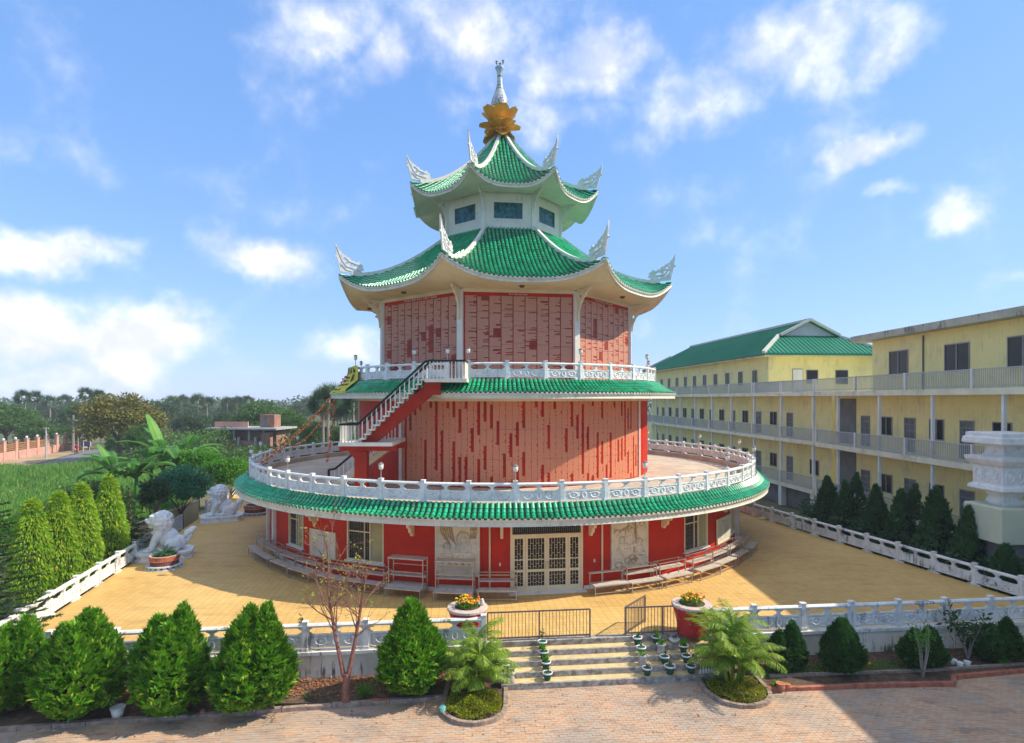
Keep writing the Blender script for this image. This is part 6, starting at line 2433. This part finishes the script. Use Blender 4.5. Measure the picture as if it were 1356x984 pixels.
# ================================================================== PLANTING ON THE LEFT
def drooping_tree(px, ty, Z, w, seed, m, label, n=7000, name='ashoka_tree'):
    rng = np.random.default_rng(seed)
    zt = CZ - (ty - HOR) * Z / FPX
    h = zt + 1.05
    x = CX + (px - 678) * Z / FPX
    root = empty(name, (x, -DIST + Z, -1.05), 0, label, 'tree', 'columnar trees along the left balustrade')
    u = rng.uniform(0, 1, n)
    f = u
    prof = w / 2 * np.minimum(1, (1 - f) ** .55 * 1.25) * np.where(f < .15, .75 + f * 1.6, 1)
    th = rng.uniform(0, 2 * pi, n)
    nb = 40
    bth, bz = rng.uniform(0, 2 * pi, nb), rng.uniform(0, 1, nb)
    d = np.min(np.abs(np.angle(np.exp(1j * (th[:, None] - bth[None])))) + np.abs(f[:, None] - bz[None]) * 5, axis=1)
    rad = prof * (1 + .28 * np.clip(.5 - d, -.6, .5)) * (1 - .35 * rng.beta(1, 2.5, n))
    P = np.column_stack([rad * np.cos(th), rad * np.sin(th), .15 * h + .85 * h * f])
    Dr = np.column_stack([np.cos(th) * .7, np.sin(th) * .7, -.8 + .9 * (f > .88)]) + rng.normal(0, .3, (n, 3))
    L = rng.uniform(.12, .26, n)
    V, F = leaf_quads(P, Dr, L, L * .28, rng=rng)
    link('foliage', nmesh('foliage', V, F, m), root)
    mb = MB()
    mb.lathe([(.02, .12 * h), (w * .28, .2 * h), (w * .30, .5 * h), (w * .16, .8 * h), (.01, .9 * h)], 12)
    mb.build('inner_branches', 'conifer', root, True)
    mb = MB()
    mb.tube([(0, 0, 0), (0, 0, h * .8)], [.13, .04], 7)
    mb.build('trunk', 'bark', root)
drooping_tree(42, 662, 26.5, 1.67, 91, 'ashoka', 'yellow-green drooping columnar tree nearest the left picture edge')
drooping_tree(78, 652, 27.5, 1.67, 92, 'ashoka', 'yellow-green drooping columnar tree, second from left edge')
drooping_tree(108, 641, 28.5, 1.67, 93, 'ashoka', 'yellow-green drooping columnar tree, third from left edge')
drooping_tree(144, 631, 30.5, 1.72, 94, 'ashoka', 'tallest yellow-green drooping tree, nearest the lion')

def tiered_conifer(X, Z, h, R, seed, label, tiers=17):
    rng = np.random.default_rng(seed)
    root = empty('tiered_conifer', wpt(X, Z, -1.05), 0, label, 'tree')
    mb, parts = MB(), []
    mb.tube([(0, 0, 0), (.03, 0, h * .5), (0, 0, h)], [.16, .10, .02], 8)
    for i in range(tiers):
        f = i / tiers
        z = h * (.10 + .88 * f)
        r = R * (1 - f) ** .75 + .12
        k = 8
        for j in range(k):
            a = 2 * pi * (j + rng.uniform(-.2, .2)) / k + i * .4
            l = r * rng.uniform(.85, 1.12)
            pts = [Vector((cos(a) * l * t, sin(a) * l * t, z - .18 * l * t + .16 * l * t * t)) for t in np.linspace(0, 1, 6)]
            mb.tube(pts, [.03, .025, .02, .015, .012, .006], 4, False)
            m = int(60 * l)
            t = rng.uniform(.12, 1.02, m)
            P = np.array([[cos(a) * l * q, sin(a) * l * q, z - .18 * l * q + .16 * l * q * q] for q in t])
            sd = np.array([-sin(a), cos(a), 0])
            sg = rng.choice([-1, 1], m)[:, None]
            Dr = sg * sd[None] * 1.0 + np.array([[cos(a), sin(a), 0]]) * .8 + np.column_stack([np.zeros((m, 2)), rng.uniform(-.1, .7, m)])
            parts.append(leaf_quads(P, Dr, rng.uniform(.10, .22, m) * (.6 + .5 * min(1, l)), .05, rng=rng))
            parts.append(leaf_quads(P, Dr * np.array([[.4, .4, 1]]) + np.array([[0, 0, .5]]), rng.uniform(.06, .12, m), .045, rng=rng))
    mb.build('trunk', 'bark', root)
    link('foliage', nmesh('foliage', *merge(parts), 'conifer'), root)
tiered_conifer(-18.6, 20.4, 7.2, 2.4, 101, 'tall tiered conifer cut by the left picture edge')
tiered_conifer(-21.0, 32.3, 4.7, 1.25, 102, 'short tiered dark conifer beside the nearer lion', 13)

def banana(px, py_base, Z, h, seed, label, n=9, bright=()):
    rng = np.random.default_rng(seed)
    c = wpt((px - 678) * Z / FPX, Z, -1.05)
    root = empty('banana_plant', c, 0, label, 'banana plant')
    mb = MB()
    mb.tube([(0, 0, 0), (.05, 0, h * .35), (.0, .03, h * .62)], [.2, .16, .11], 9)
    mb.build('stem', 'banana', root)
    for i in range(n):
        a = 2.4 * i + rng.uniform(-.3, .3)
        L = rng.uniform(1.9, 2.7) * h / 4.2
        el = rng.uniform(.35, 1.2)
        dr = rng.uniform(1.0, 1.9)
        if i in bright:
            el, dr, a = 1.25, .35, rng.uniform(2.4, 3.4)
        p = Vector((0, 0, h * .58))
        e = el
        m = 12
        mid, dirs = [p], []
        for k in range(m):
            d = Vector((cos(a) * cos(e), sin(a) * cos(e), sin(e)))
            dirs.append(d)
            p = p + d * (L / m)
            mid.append(p)
            e -= dr / m * (.5 + k / m)
        sd = Vector((-sin(a), cos(a), 0))
        V, F = [], []
        rib = MB()
        rib.tube(mid, [.05 - .042 * k / m for k in range(m + 1)], 5)
        tilt = rng.uniform(.15, .5)
        rows = []
        for k in range(2, m + 1):
            t = (k - 2) / (m - 2)
            wd = .30 * h / 4.2 * (sin(pi * min(1, .10 + .88 * t)) ** .55)
            upv = dirs[min(k, m - 1)].cross(sd)
            upv = -upv if upv.z < 0 else upv
            rows.append([mid[k] + sd * (-wd) + upv * (wd * tilt) , mid[k] + sd * (-wd * .5) + upv * (wd * tilt * .7), mid[k], mid[k] + sd * (wd * .5) + upv * (wd * tilt * .7), mid[k] + sd * wd + upv * (wd * tilt)])
        lb = MB()
        for r0, r1 in zip(rows[:-1], rows[1:]):
            j = rng.uniform(-.02, .02)
            lb.add([r0[0] + Vector((0, 0, j)), r0[1], r0[2], r0[3], r0[4] - Vector((0, 0, j)), r1[0] + (r0[0] - r1[0]) * .08, r1[1], r1[2], r1[3], r1[4] + (r0[4] - r1[4]) * .08], [(0, 1, 6, 5), (1, 2, 7, 6), (2, 3, 8, 7), (3, 4, 9, 8)])
        lf = lb.build('leaf', 'banana_bright' if i in bright else 'banana', root)
        rib.build('midrib', 'banana', lf)
banana(150, 0, 46, 6.0, 111, 'banana plant with one bright upright leaf above the columnar trees', 11, (0,))
banana(180, 0, 47, 5.6, 112, 'banana plant with drooping pale leaves in the middle of the clump', 11)
banana(216, 0, 52, 7.6, 113, 'tall banana plant right of the clump', 11, (3,))
banana(246, 0, 55, 7.0, 114, 'banana plant at the right end of the clump behind the round trees', 10)
banana(200, 0, 50, 6.2, 115, 'banana plant half hidden behind the clump', 9)

def crown_mesh(name, rx, rz_, seed, m, clumps=60, per=60, size=.5, flat=.6, shell=.85, ww=.55):
    """crown of many leaf clumps filling an uneven ellipsoid"""
    rng = np.random.default_rng(seed)
    parts = []
    for i in range(clumps):
        d = rng.normal(size=3)
        d /= np.linalg.norm(d)
        if d[2] < -.5: d[2] *= -.4
        r = rng.uniform(.45, 1.0) ** .6 * shell
        c = d * r * np.array([rx, rx, rz_])
        cr = rng.uniform(.20, .34) * rx
        P = c + unit(rng.normal(size=(per, 3))) * cr * rng.uniform(.55, 1, (per, 1)) * np.array([1, 1, flat])
        Dr = (P - c) + rng.normal(0, .6 * cr, (per, 3))
        L = size * rng.uniform(.55, 1.3, per)
        parts.append(leaf_quads(P, Dr, L, L * ww, rng=rng))
    return nmesh(name, *merge(parts), m)
def trunk_mesh(h, r, seed, fork=4, spread=1.5, m='bark'):
    rng = np.random.default_rng(seed)
    mb = MB()
    mb.tube([(0, 0, -.1), (.05, 0, h * .5), (0, .05, h * .75)], [r, r * .75, r * .6], 8)
    for i in range(fork):
        a = 2 * pi * i / fork + rng.uniform(-.4, .4)
        q = Vector((cos(a) * spread, sin(a) * spread, h * rng.uniform(1.05, 1.4)))
        b = Vector((0, 0, h * rng.uniform(.45, .72)))
        mb.tube([b, b.lerp(q, .5) + Vector((0, 0, .1 * h)), q], [r * .45, r * .3, r * .12], 6, False)
    return mb.mesh('trunk', m)
def round_tree(px, cy, Z, rx, rz_, seed, m, label, clumps=70, per=80, size=.22, name='round_tree', group=None):
    c = atd(px, cy, Z)
    root = empty(name, (c.x, c.y, -1.05), 0, label, 'tree', group)
    hz = c.z + 1.05
    link('crown', crown_mesh('crown', rx, rz_, seed, m, clumps, per, size), root, (0, 0, hz))
    link('trunk', trunk_mesh(max(.6, hz - rz_ * .7), .16, seed, 5, rx * .5), root)
    return root
round_tree(240, 645, 42.5, 1.95, 1.75, 121, 'casuarina', 'rounded blue-green tree behind the nearer lion', 90, 110, .2)
round_tree(262, 615, 51, 2.3, 1.5, 122, 'bush_bright', 'rounded bright green tree rising behind the blue-green one', 80, 90, .22)
round_tree(305, 628, 51, 2.05, 1.75, 123, 'bush_bright', 'rounded bright green tree nearest the pagoda eave', 80, 90, .22)
round_tree(205, 655, 38, 1.0, 1.3, 124, 'shrub_leaf', 'dark bushy tree below the banana clump', 50, 60, .2)
round_tree(18, 712, 33, 1.6, 1.3, 125, 'bush_bright', 'leafy green bush behind the left-edge conifer', 60, 70, .25)
round_tree(70, 690, 40, 2.3, 1.1, 126, 'tree_mid', 'low dark bush behind the columnar trees', 60, 70, .25)
round_tree(120, 655, 52, 2.6, 1.2, 127, 'tree_mid', 'low spreading bush left of the banana clump', 60, 70, .3)
def garden_wall():
    mb = MB()
    a, b = wpt(-23.4, 34.5, -1.05), wpt(-24.6, 46, -1.05)
    mb.beam(Vector((0, 0, .85)), b - a + Vector((0, 0, .85)), .2, 1.7)
    mb.beam(Vector((0, 0, 1.72)), b - a + Vector((0, 0, 1.72)), .28, .08)
    tag(mb.build('garden_wall', 'wall_ochre', None, loc=a), 'plain ochre garden wall between the lions and the banana plants', 'wall')
garden_wall()
sheet('side_path', [left_line(31), left_line(66), left_line(66) + Vector((-2.5, 0, 0)), left_line(31) + Vector((-2.2, 0, 0))], -1.045, 'verge')

# grassy field
def field_pts(n, rng):
    Z = rng.uniform(46, 84, n)
    X = rng.uniform(-.90, -.55, n) * Z
    return np.column_stack([CX + X, -DIST + Z, np.full(n, -1.05)])
def field():
    rng = np.random.default_rng(9)
    n = 26000
    P = field_pts(n, rng)
    keep = (P[:, 0] > -200)
    Dr = np.column_stack([rng.normal(0, .35, n), rng.normal(0, .35, n), np.ones(n)])
    V, F = leaf_quads(P, Dr, rng.uniform(.5, 1.4, n) * (.7 + .3 * np.sin(P[:, 0] * .3)), .12, rng=rng)
    tag(link('field_grass', nmesh('field_grass', V, F, 'grass')), 'tall green grass covering the field on the left', 'grass', kind='stuff')
field()

# ------------------------------------------------------------------ road, wall and street things far left
ra, rb_ = Vector((*g(-60, 672, -1.03), 0)), Vector((*g(128, 603, -1.03), 0))
rc, rd = Vector((*g(-60, 645, -1.03), 0)), Vector((*g(118, 596, -1.03), 0))
far = Vector((-.55, .83, 0)) * 30
sheet('road', [ra, rb_, rb_ + Vector((4, 60, 0)), rd + Vector((-4, 60, 0)), rd, rc], -1.03, 'asphalt')
sheet('roadside_verge', [rc + Vector((-1, .5, 0)), rd + Vector((-.5, .3, 0)), Vector((*g(118, 590, -1.035), 0)), Vector((*g(-60, 622, -1.035), 0))], -1.035, 'verge')
def street_wall():
    a, b = Vector((*g(-50, 619, -1.0), -1.05)), Vector((*g(118, 591, -1.0), -1.05))
    root = empty('street_wall', a, 0, 'long pink street wall with posts and orange rails at far left', 'wall')
    d = b - a
    n = 12
    for i in range(n):
        p, q = d * (i / n), d * ((i + 1) / n)
        mb = MB()
        mb.beam(p + Vector((0, 0, .65)), q + Vector((0, 0, .65)), .25, 1.3)
        mb.build('wall_panel', 'pink_wall', root)
        if i in (7, 8):
            continue
        for z in (1.55, 1.85, 2.15, 2.45):
            mb = MB()
            mb.beam(p + Vector((0, 0, z)), q + Vector((0, 0, z)), .06, .16)
            mb.build('rail', 'orange_rail', root)
    for i in range(n + 1):
        mb = MB()
        p = d * (i / n)
        mb.box((p.x, p.y, 1.5), (.5, .5, 3.0))
        mb.box((p.x, p.y, 3.05), (.62, .62, .12))
        o = mb.build('post', 'pink_wall', root)
        mb = MB()
        mb.ball((p.x, p.y, 3.3), .2, 8, 6)
        mb.build('post_lamp', 'sign_white', o, True)
street_wall()
def utility_pole():
    p = Vector((*g(61, 607, -1.05), -1.05))
    root = empty('utility_pole', p, 0, 'plain grey concrete utility pole beside the far road', 'pole')
    mb = MB()
    mb.tube([(0, 0, 0), (0, 0, 5.0)], [.16, .11], 8)
    mb.build('shaft', 'pole', root)
    mb = MB()
    mb.box((0, 0, 4.8), (.9, .1, .1))
    for x in (-.38, .38):
        mb.lathe([(.05, 4.85), (.06, 4.95), (.03, 5.0)], 8, (x, 0, 0))
    mb.build('crossarm', 'pole', root)
utility_pole()
def signboards():
    p = Vector((*g(107, 598, -1.05), -1.05))
    root = empty('signboard', p, radians(-35), 'white roadside signboard on two posts above the far wall', 'sign')
    for x in (-1.2, 1.2):
        mb = MB()
        mb.box((x, 0, 1.6), (.12, .12, 3.2))
        mb.build('post', 'pole', root)
    mb = MB()
    mb.box((0, -.08, 3.3), (2.9, .08, 1.7))
    mb.build('board', 'sign_white', root)
    p = Vector((*g(114, 597, -1.05), -1.05))
    root = empty('signboard', p, radians(-30), 'blue roadside signboard below the white one', 'sign')
    for x in (-1.2, 1.2):
        mb = MB()
        mb.box((x, 0, .4), (.1, .1, .8))
        mb.build('post', 'pole', root)
    mb = MB()
    mb.box((0, -.08, 1.3), (3.2, .08, 1.0))
    mb.build('board', 'sign_blue', root)
signboards()
def motorbike():
    p = Vector((*g(101, 601.5, -1.03), -1.03))
    root = empty('motorbike', p, radians(-70), 'small red motorbike ridden along the far road', 'motorbike')
    for x in (-.62, .62):
        mb = MB()
        b = len(mb.v)
        mb.tube([(x + .27 * cos(t), 0, .3 + .27 * sin(t)) for t in np.linspace(0, 2 * pi, 17)], .05, 6, False)
        w = mb.build('tyre', 'rubber', root)
        mb = MB()
        for k in range(3):
            a = pi * k / 3
            mb.tube([(x - .24 * cos(a), 0, .3 - .24 * sin(a)), (x + .24 * cos(a), 0, .3 + .24 * sin(a))], .012, 4)
        mb.build('spokes', 'steel', w)
    mb = MB()
    mb.tube([(.62, 0, .3), (.42, 0, .85), (.36, 0, 1.0)], .04, 6)
    mb.tube([(-.62, 0, .3), (-.1, 0, .42), (.1, 0, .4)], .05, 6)
    mb.build('fork_frame', 'steel', root)
    mb = MB()
    mb.ball((.12, 0, .74), (.32, .16, .16), 10, 6)
    mb.ball((.0, 0, .45), (.24, .14, .18), 10, 6)
    mb.build('tank', 'bike_red', root, True)
    mb = MB()
    mb.ball((-.38, 0, .76), (.42, .15, .09), 10, 6)
    mb.build('saddle', 'rubber', root, True)
    mb = MB()
    mb.tube([(.30, -.34, 1.02), (.38, -.2, 1.05), (.38, .2, 1.05), (.30, .34, 1.02)], .022, 6)
    mb.build('handlebar', 'rubber', root)
    mb = MB()
    mb.ball((.52, 0, .90), (.08, .1, .1), 8, 6)
    mb.build('headlight', 'lamp_glass', root, True)
    # rider
    me = bpy.data.meshes.new('person')
    J = {'pel': (-.28, 0, .92, .15), 'che': (-.14, 0, 1.28, .17), 'nec': (-.08, 0, 1.48, .075), 'hea': (-.04, 0, 1.60, .105), 'top': (-.03, 0, 1.72, .09)}
    for s, k in ((-1, 'l'), (1, 'r')):
        J['sh' + k] = (-.10, s * .19, 1.40, .075)
        J['el' + k] = (.08, s * .30, 1.20, .055)
        J['ha' + k] = (.30, s * .30, 1.08, .05)
        J['hi' + k] = (-.24, s * .12, .88, .11)
        J['kn' + k] = (.14, s * .22, .78, .085)
        J['an' + k] = (.0, s * .22, .40, .055)
        J['to' + k] = (.14, s * .22, .36, .05)
    ks = list(J)
    ed = [('pel', 'che'), ('che', 'nec'), ('nec', 'hea'), ('hea', 'top')]
    for k in 'lr':
        ed += [('che', 'sh' + k), ('sh' + k, 'el' + k), ('el' + k, 'ha' + k), ('pel', 'hi' + k), ('hi' + k, 'kn' + k), ('kn' + k, 'an' + k), ('an' + k, 'to' + k)]
    me.from_pydata([J[k][:3] for k in ks], [(ks.index(a), ks.index(b)) for a, b in ed], [])
    o = link('person', me, None, p, (0, 0, radians(-70)))
    me.materials.append(MATS['shirt_red'])
    o.modifiers.new('skin', 'SKIN')
    sv = me.skin_vertices[0].data
    for i, k in enumerate(ks):
        sv[i].radius = (J[k][3],) * 2
    sv[0].use_root = True
    sb = o.modifiers.new('sub', 'SUBSURF')
    sb.levels = sb.render_levels = 2
    tag(o, 'person in a red top sitting astride the far motorbike', 'person')
motorbike()
def brick_house():
    c = Vector((*g(325, 603, -1.05), -1.05))
    root = empty('brick_house', c, radians(-6), 'unfinished low brick house with flat concrete roof behind the round trees', 'building')
    def B(nm, m, boxes, parent=None):
        mb = MB()
        for a, d in boxes: mb.box(a, d)
        return mb.build(nm, m, parent or root)
    B('wall', 'brick_wall', [((0, 3, 2.0), (10.5, 5, 4.0))])
    B('compound_wall', 'brick_wall', [((-2.0, -1.2, 1.3), (9.5, .25, 2.6))])
    B('compound_wall', 'brick_wall', [((4.2, -.6, 2.0), (1.6, .9, 4.0))])
    for x in (-6.6, -3.6, -.4, 2.6):
        B('pillar', 'concrete', [((x, -1.35, 1.6), (.35, .35, 3.2))])
    r = B('roof_slab', 'concrete', [((0, 2.2, 4.55), (12.6, 7.6, .3))])
    for x in (-4.5, -1.5, 1.2, 3.8):
        B('pillar', 'concrete', [((x, -.9, 3.2), (.3, .3, 2.5))])
    B('parapet', 'pink_wall', [((-2.6, .2, 5.2), (6.0, .25, 1.0))], r)
    B('roof_hut', 'brick_wall', [((3.4, 2.0, 5.8), (2.6, 2.2, 2.2))], r)
    B('hut_door', 'undercroft', [((2.9, .88, 5.6), (.9, .06, 1.7))], r)
brick_house()

# ------------------------------------------------------------------ background trees
def far_trees():
    rng = np.random.default_rng(77)
    crowns = {}
    for m, k in (('tree_mid', 3), ('tree_olive', 1), ('tree_far', 3)):
        crowns[m] = [crown_mesh('crown', 4.2, 3.3, 300 + i + len(m), m, 100, 100, .40, .65, 1.0) for i in range(k)]
    tr = [trunk_mesh(4.5, .3, 310 + i, 5, 2.2) for i in range(2)]
    def palmyra(seed):
        r = np.random.default_rng(seed)
        parts = []
        for i in range(34):
            d = unit(r.normal(size=(1, 3)))[0]
            if d[2] < -.8: d[2] = -d[2]
            c = d * r.uniform(.8, 1.5)
            k = 14
            ax = np.cross(d, r.normal(size=3))
            ax /= np.linalg.norm(ax)
            bx = np.cross(d, ax)
            t = np.linspace(-1.9, 1.9, k)
            Dr = np.cos(t)[:, None] * d + np.sin(t)[:, None] * ax + .15 * bx
            parts.append(leaf_quads(np.repeat(c[None], k, 0), Dr, r.uniform(.9, 1.35, k), .17, side=np.repeat(np.cross(bx, d)[None], k, 0) * .5 + np.cross(Dr, bx), rng=r))
        return nmesh('fan_leaves', *merge(parts), 'tree_far')
    pc = [palmyra(320 + i) for i in range(3)]
    mb = MB()
    mb.tube([(0, 0, -1.0), (.0, 0, -.3), (.02, 0, .97)], [.03, .022, .02], 7)
    spec = []
    def tree(px, ty, Z, w, m, lab):
        """w: crown width in photo pixels"""
        zt = CZ - (ty - HOR) * Z / FPX
        h = zt + 1.05
        rx = w * Z / FPX / 2
        rzc = min(h * .42, rx * .95)
        x = CX + (px - 678) * Z / FPX
        root = empty('broadleaf_tree', (x, -DIST + Z, -1.05), rng.uniform(0, 6), lab, 'tree', 'background trees beyond the field')
        c = crowns[m][rng.integers(len(crowns[m]))]
        link('crown', c, root, (0, 0, h - rzc), (0, 0, 0), (rx / 4.2, rx / 4.2, rzc / 3.3))
        s = (h - rzc) / 5.0
        link('trunk', tr[rng.integers(2)], root, (0, 0, 0), (0, 0, 0), (rx / 4.5, rx / 4.5, max(.3, s)))
    def palm(px, ty, Z, lab, k=1.):
        zt = CZ - (ty - HOR) * Z / FPX
        h = zt + 1.05
        x = CX + (px - 678) * Z / FPX
        root = empty('palmyra_palm', (x, -DIST + Z, -1.05), rng.uniform(0, 6), lab, 'palm', 'palmyra palms on the skyline')
        s = k * rng.uniform(.9, 1.1)
        link('fan_leaves', pc[rng.integers(3)], root, (0, 0, h - 1.9 * s), (0, 0, 0), (s, s, s))
        m2 = MB()
        m2.tube([(0, 0, 0), (rng.normal(0, .15), 0, h * .5), (0, 0, h - 1.9 * s)], [.26, .19, .17], 7)
        m2.build('trunk', 'bark_pale', root)
    B = [(8, 536, 112, 74, 'tree_mid', 'leafy green tree at the far left edge above the pink wall'), (50, 556, 108, 44, 'tree_mid', 'lower bright tree behind the utility pole'),
         (158, 524, 92, 96, 'tree_olive', 'large olive-brown spreading tree rising behind the banana clump'), (118, 556, 112, 50, 'tree_mid', 'green tree left of the olive-brown one'),
         (95, 538, 120, 24, 'tree_far', 'slim dark tree left of the white signboard'), (212, 533, 140, 50, 'tree_far', 'dark tree just right of the olive-brown one'),
         (345, 532, 118, 66, 'tree_mid', 'wide green tree behind the brick house'), (385, 543, 112, 46, 'tree_mid', 'brownish green tree right of the brick house'),
         (30, 545, 125, 40, 'tree_mid', 'green tree second from the far left edge'), (75, 552, 128, 40, 'tree_far', 'green tree behind the pink wall gate'),
         (255, 545, 120, 44, 'tree_far', 'hazy tree above the rounded bright trees'), (295, 545, 130, 40, 'tree_far', 'hazy tree left of the brick house'), (420, 560, 95, 40, 'tree_mid', 'low tree behind the garlands'),
         (452, 566, 88, 34, 'tree_mid', 'low leafy tree behind the lower flight of stairs'), (190, 562, 84, 40, 'tree_mid', 'low tree between the olive-brown tree and the bananas')]
    for b in B: tree(*b)
    row = []
    for i, px in enumerate(np.arange(-40, 480, 23)):
        row.append((px + rng.uniform(-6, 6), rng.uniform(531, 541), rng.uniform(185, 260), rng.uniform(34, 48)))
    for i, (px, ty, Z, w) in enumerate(row):
        tree(px, ty, Z, w, 'tree_far', 'pale hazy tree in the farthest row, %s from left' % ORD[i])
    P = [(32, 519, 130), (46, 520, 138), (66, 526, 170), (84, 525, 180), (113, 516, 140), (129, 518, 142), (97, 538, 105), (228, 527, 175), (240, 526, 170), (262, 524, 160), (274, 528, 165), (301, 528, 180), (313, 527, 178), (329, 526, 185), (405, 529, 240), (416, 529, 245)]
    for i, (px, ty, Z) in enumerate(P):
        palm(px, ty - 3, Z, 'fan-leaved palm on the hazy skyline, %s from left' % ORD[i], 1.0 if Z < 150 else 1.2)
    for i, (px, ty, Z) in enumerate([(428, 516, 86), (436, 508, 84), (444, 520, 90), (452, 512, 92), (460, 522, 95), (468, 515, 90), (474, 526, 98)]):
        palm(px, ty, Z, 'straight-trunked palm in the grove behind the staircase, %s from left' % ORD[i], 1.1)
    rng2 = np.random.default_rng(4)
    def under(n, r):
        Z = r.uniform(88, 130, n)
        X = r.uniform(-.69, -.22, n) * Z
        top = 2.5 + 1.5 * np.sin(X * .35) + 1.0 * np.sin(X * .9 + 1)
        return np.column_stack([CX + X, -DIST + Z, -1 + np.maximum(.6, top) * r.beta(2, 1.2, n)])
    leaf_mass('undergrowth', 'mass of low greenery below the background trees', 'undergrowth', under, 26000, 'tree_mid', .55, 13, 'stuff')
    def far_wood(n, r):
        Z = r.uniform(270, 340, n)
        X = r.uniform(-1.0, .95, n) * Z
        top = 8 + 1.6 * np.sin(X * .11) + 1.2 * np.sin(X * .31 + 1)
        return np.column_stack([CX + X, -DIST + Z, -1 + np.maximum(2, top) * r.beta(2.2, 1.0, n)])
    leaf_mass('distant_wood', 'faint band of distant woodland along the horizon', 'woodland', far_wood, 30000, 'tree_far', 1.7, 14, 'stuff')
far_trees()

# ------------------------------------------------------------------ haze
def haze():
    m = bpy.data.materials.new('haze')
    m.use_nodes = True
    t = NT(m.node_tree)
    t.n.clear()
    o = t.new('ShaderNodeOutputMaterial')
    v = t.new('ShaderNodeVolumePrincipled')
    v.inputs['Color'].default_value = (.90, .94, 1.0, 1)
    v.inputs['Density'].default_value = .00045
    v.inputs['Anisotropy'].default_value = .0
    t.l.new(v.outputs[0], o.inputs['Volume'])
    MATS['haze'] = m
    mb = MB()
    mb.box((0, 200, 16.4), (1200, 600, 37))
    tag(mb.build('haze', 'haze'), 'thin bluish haze hanging over the far trees', 'haze', kind='stuff')
haze()
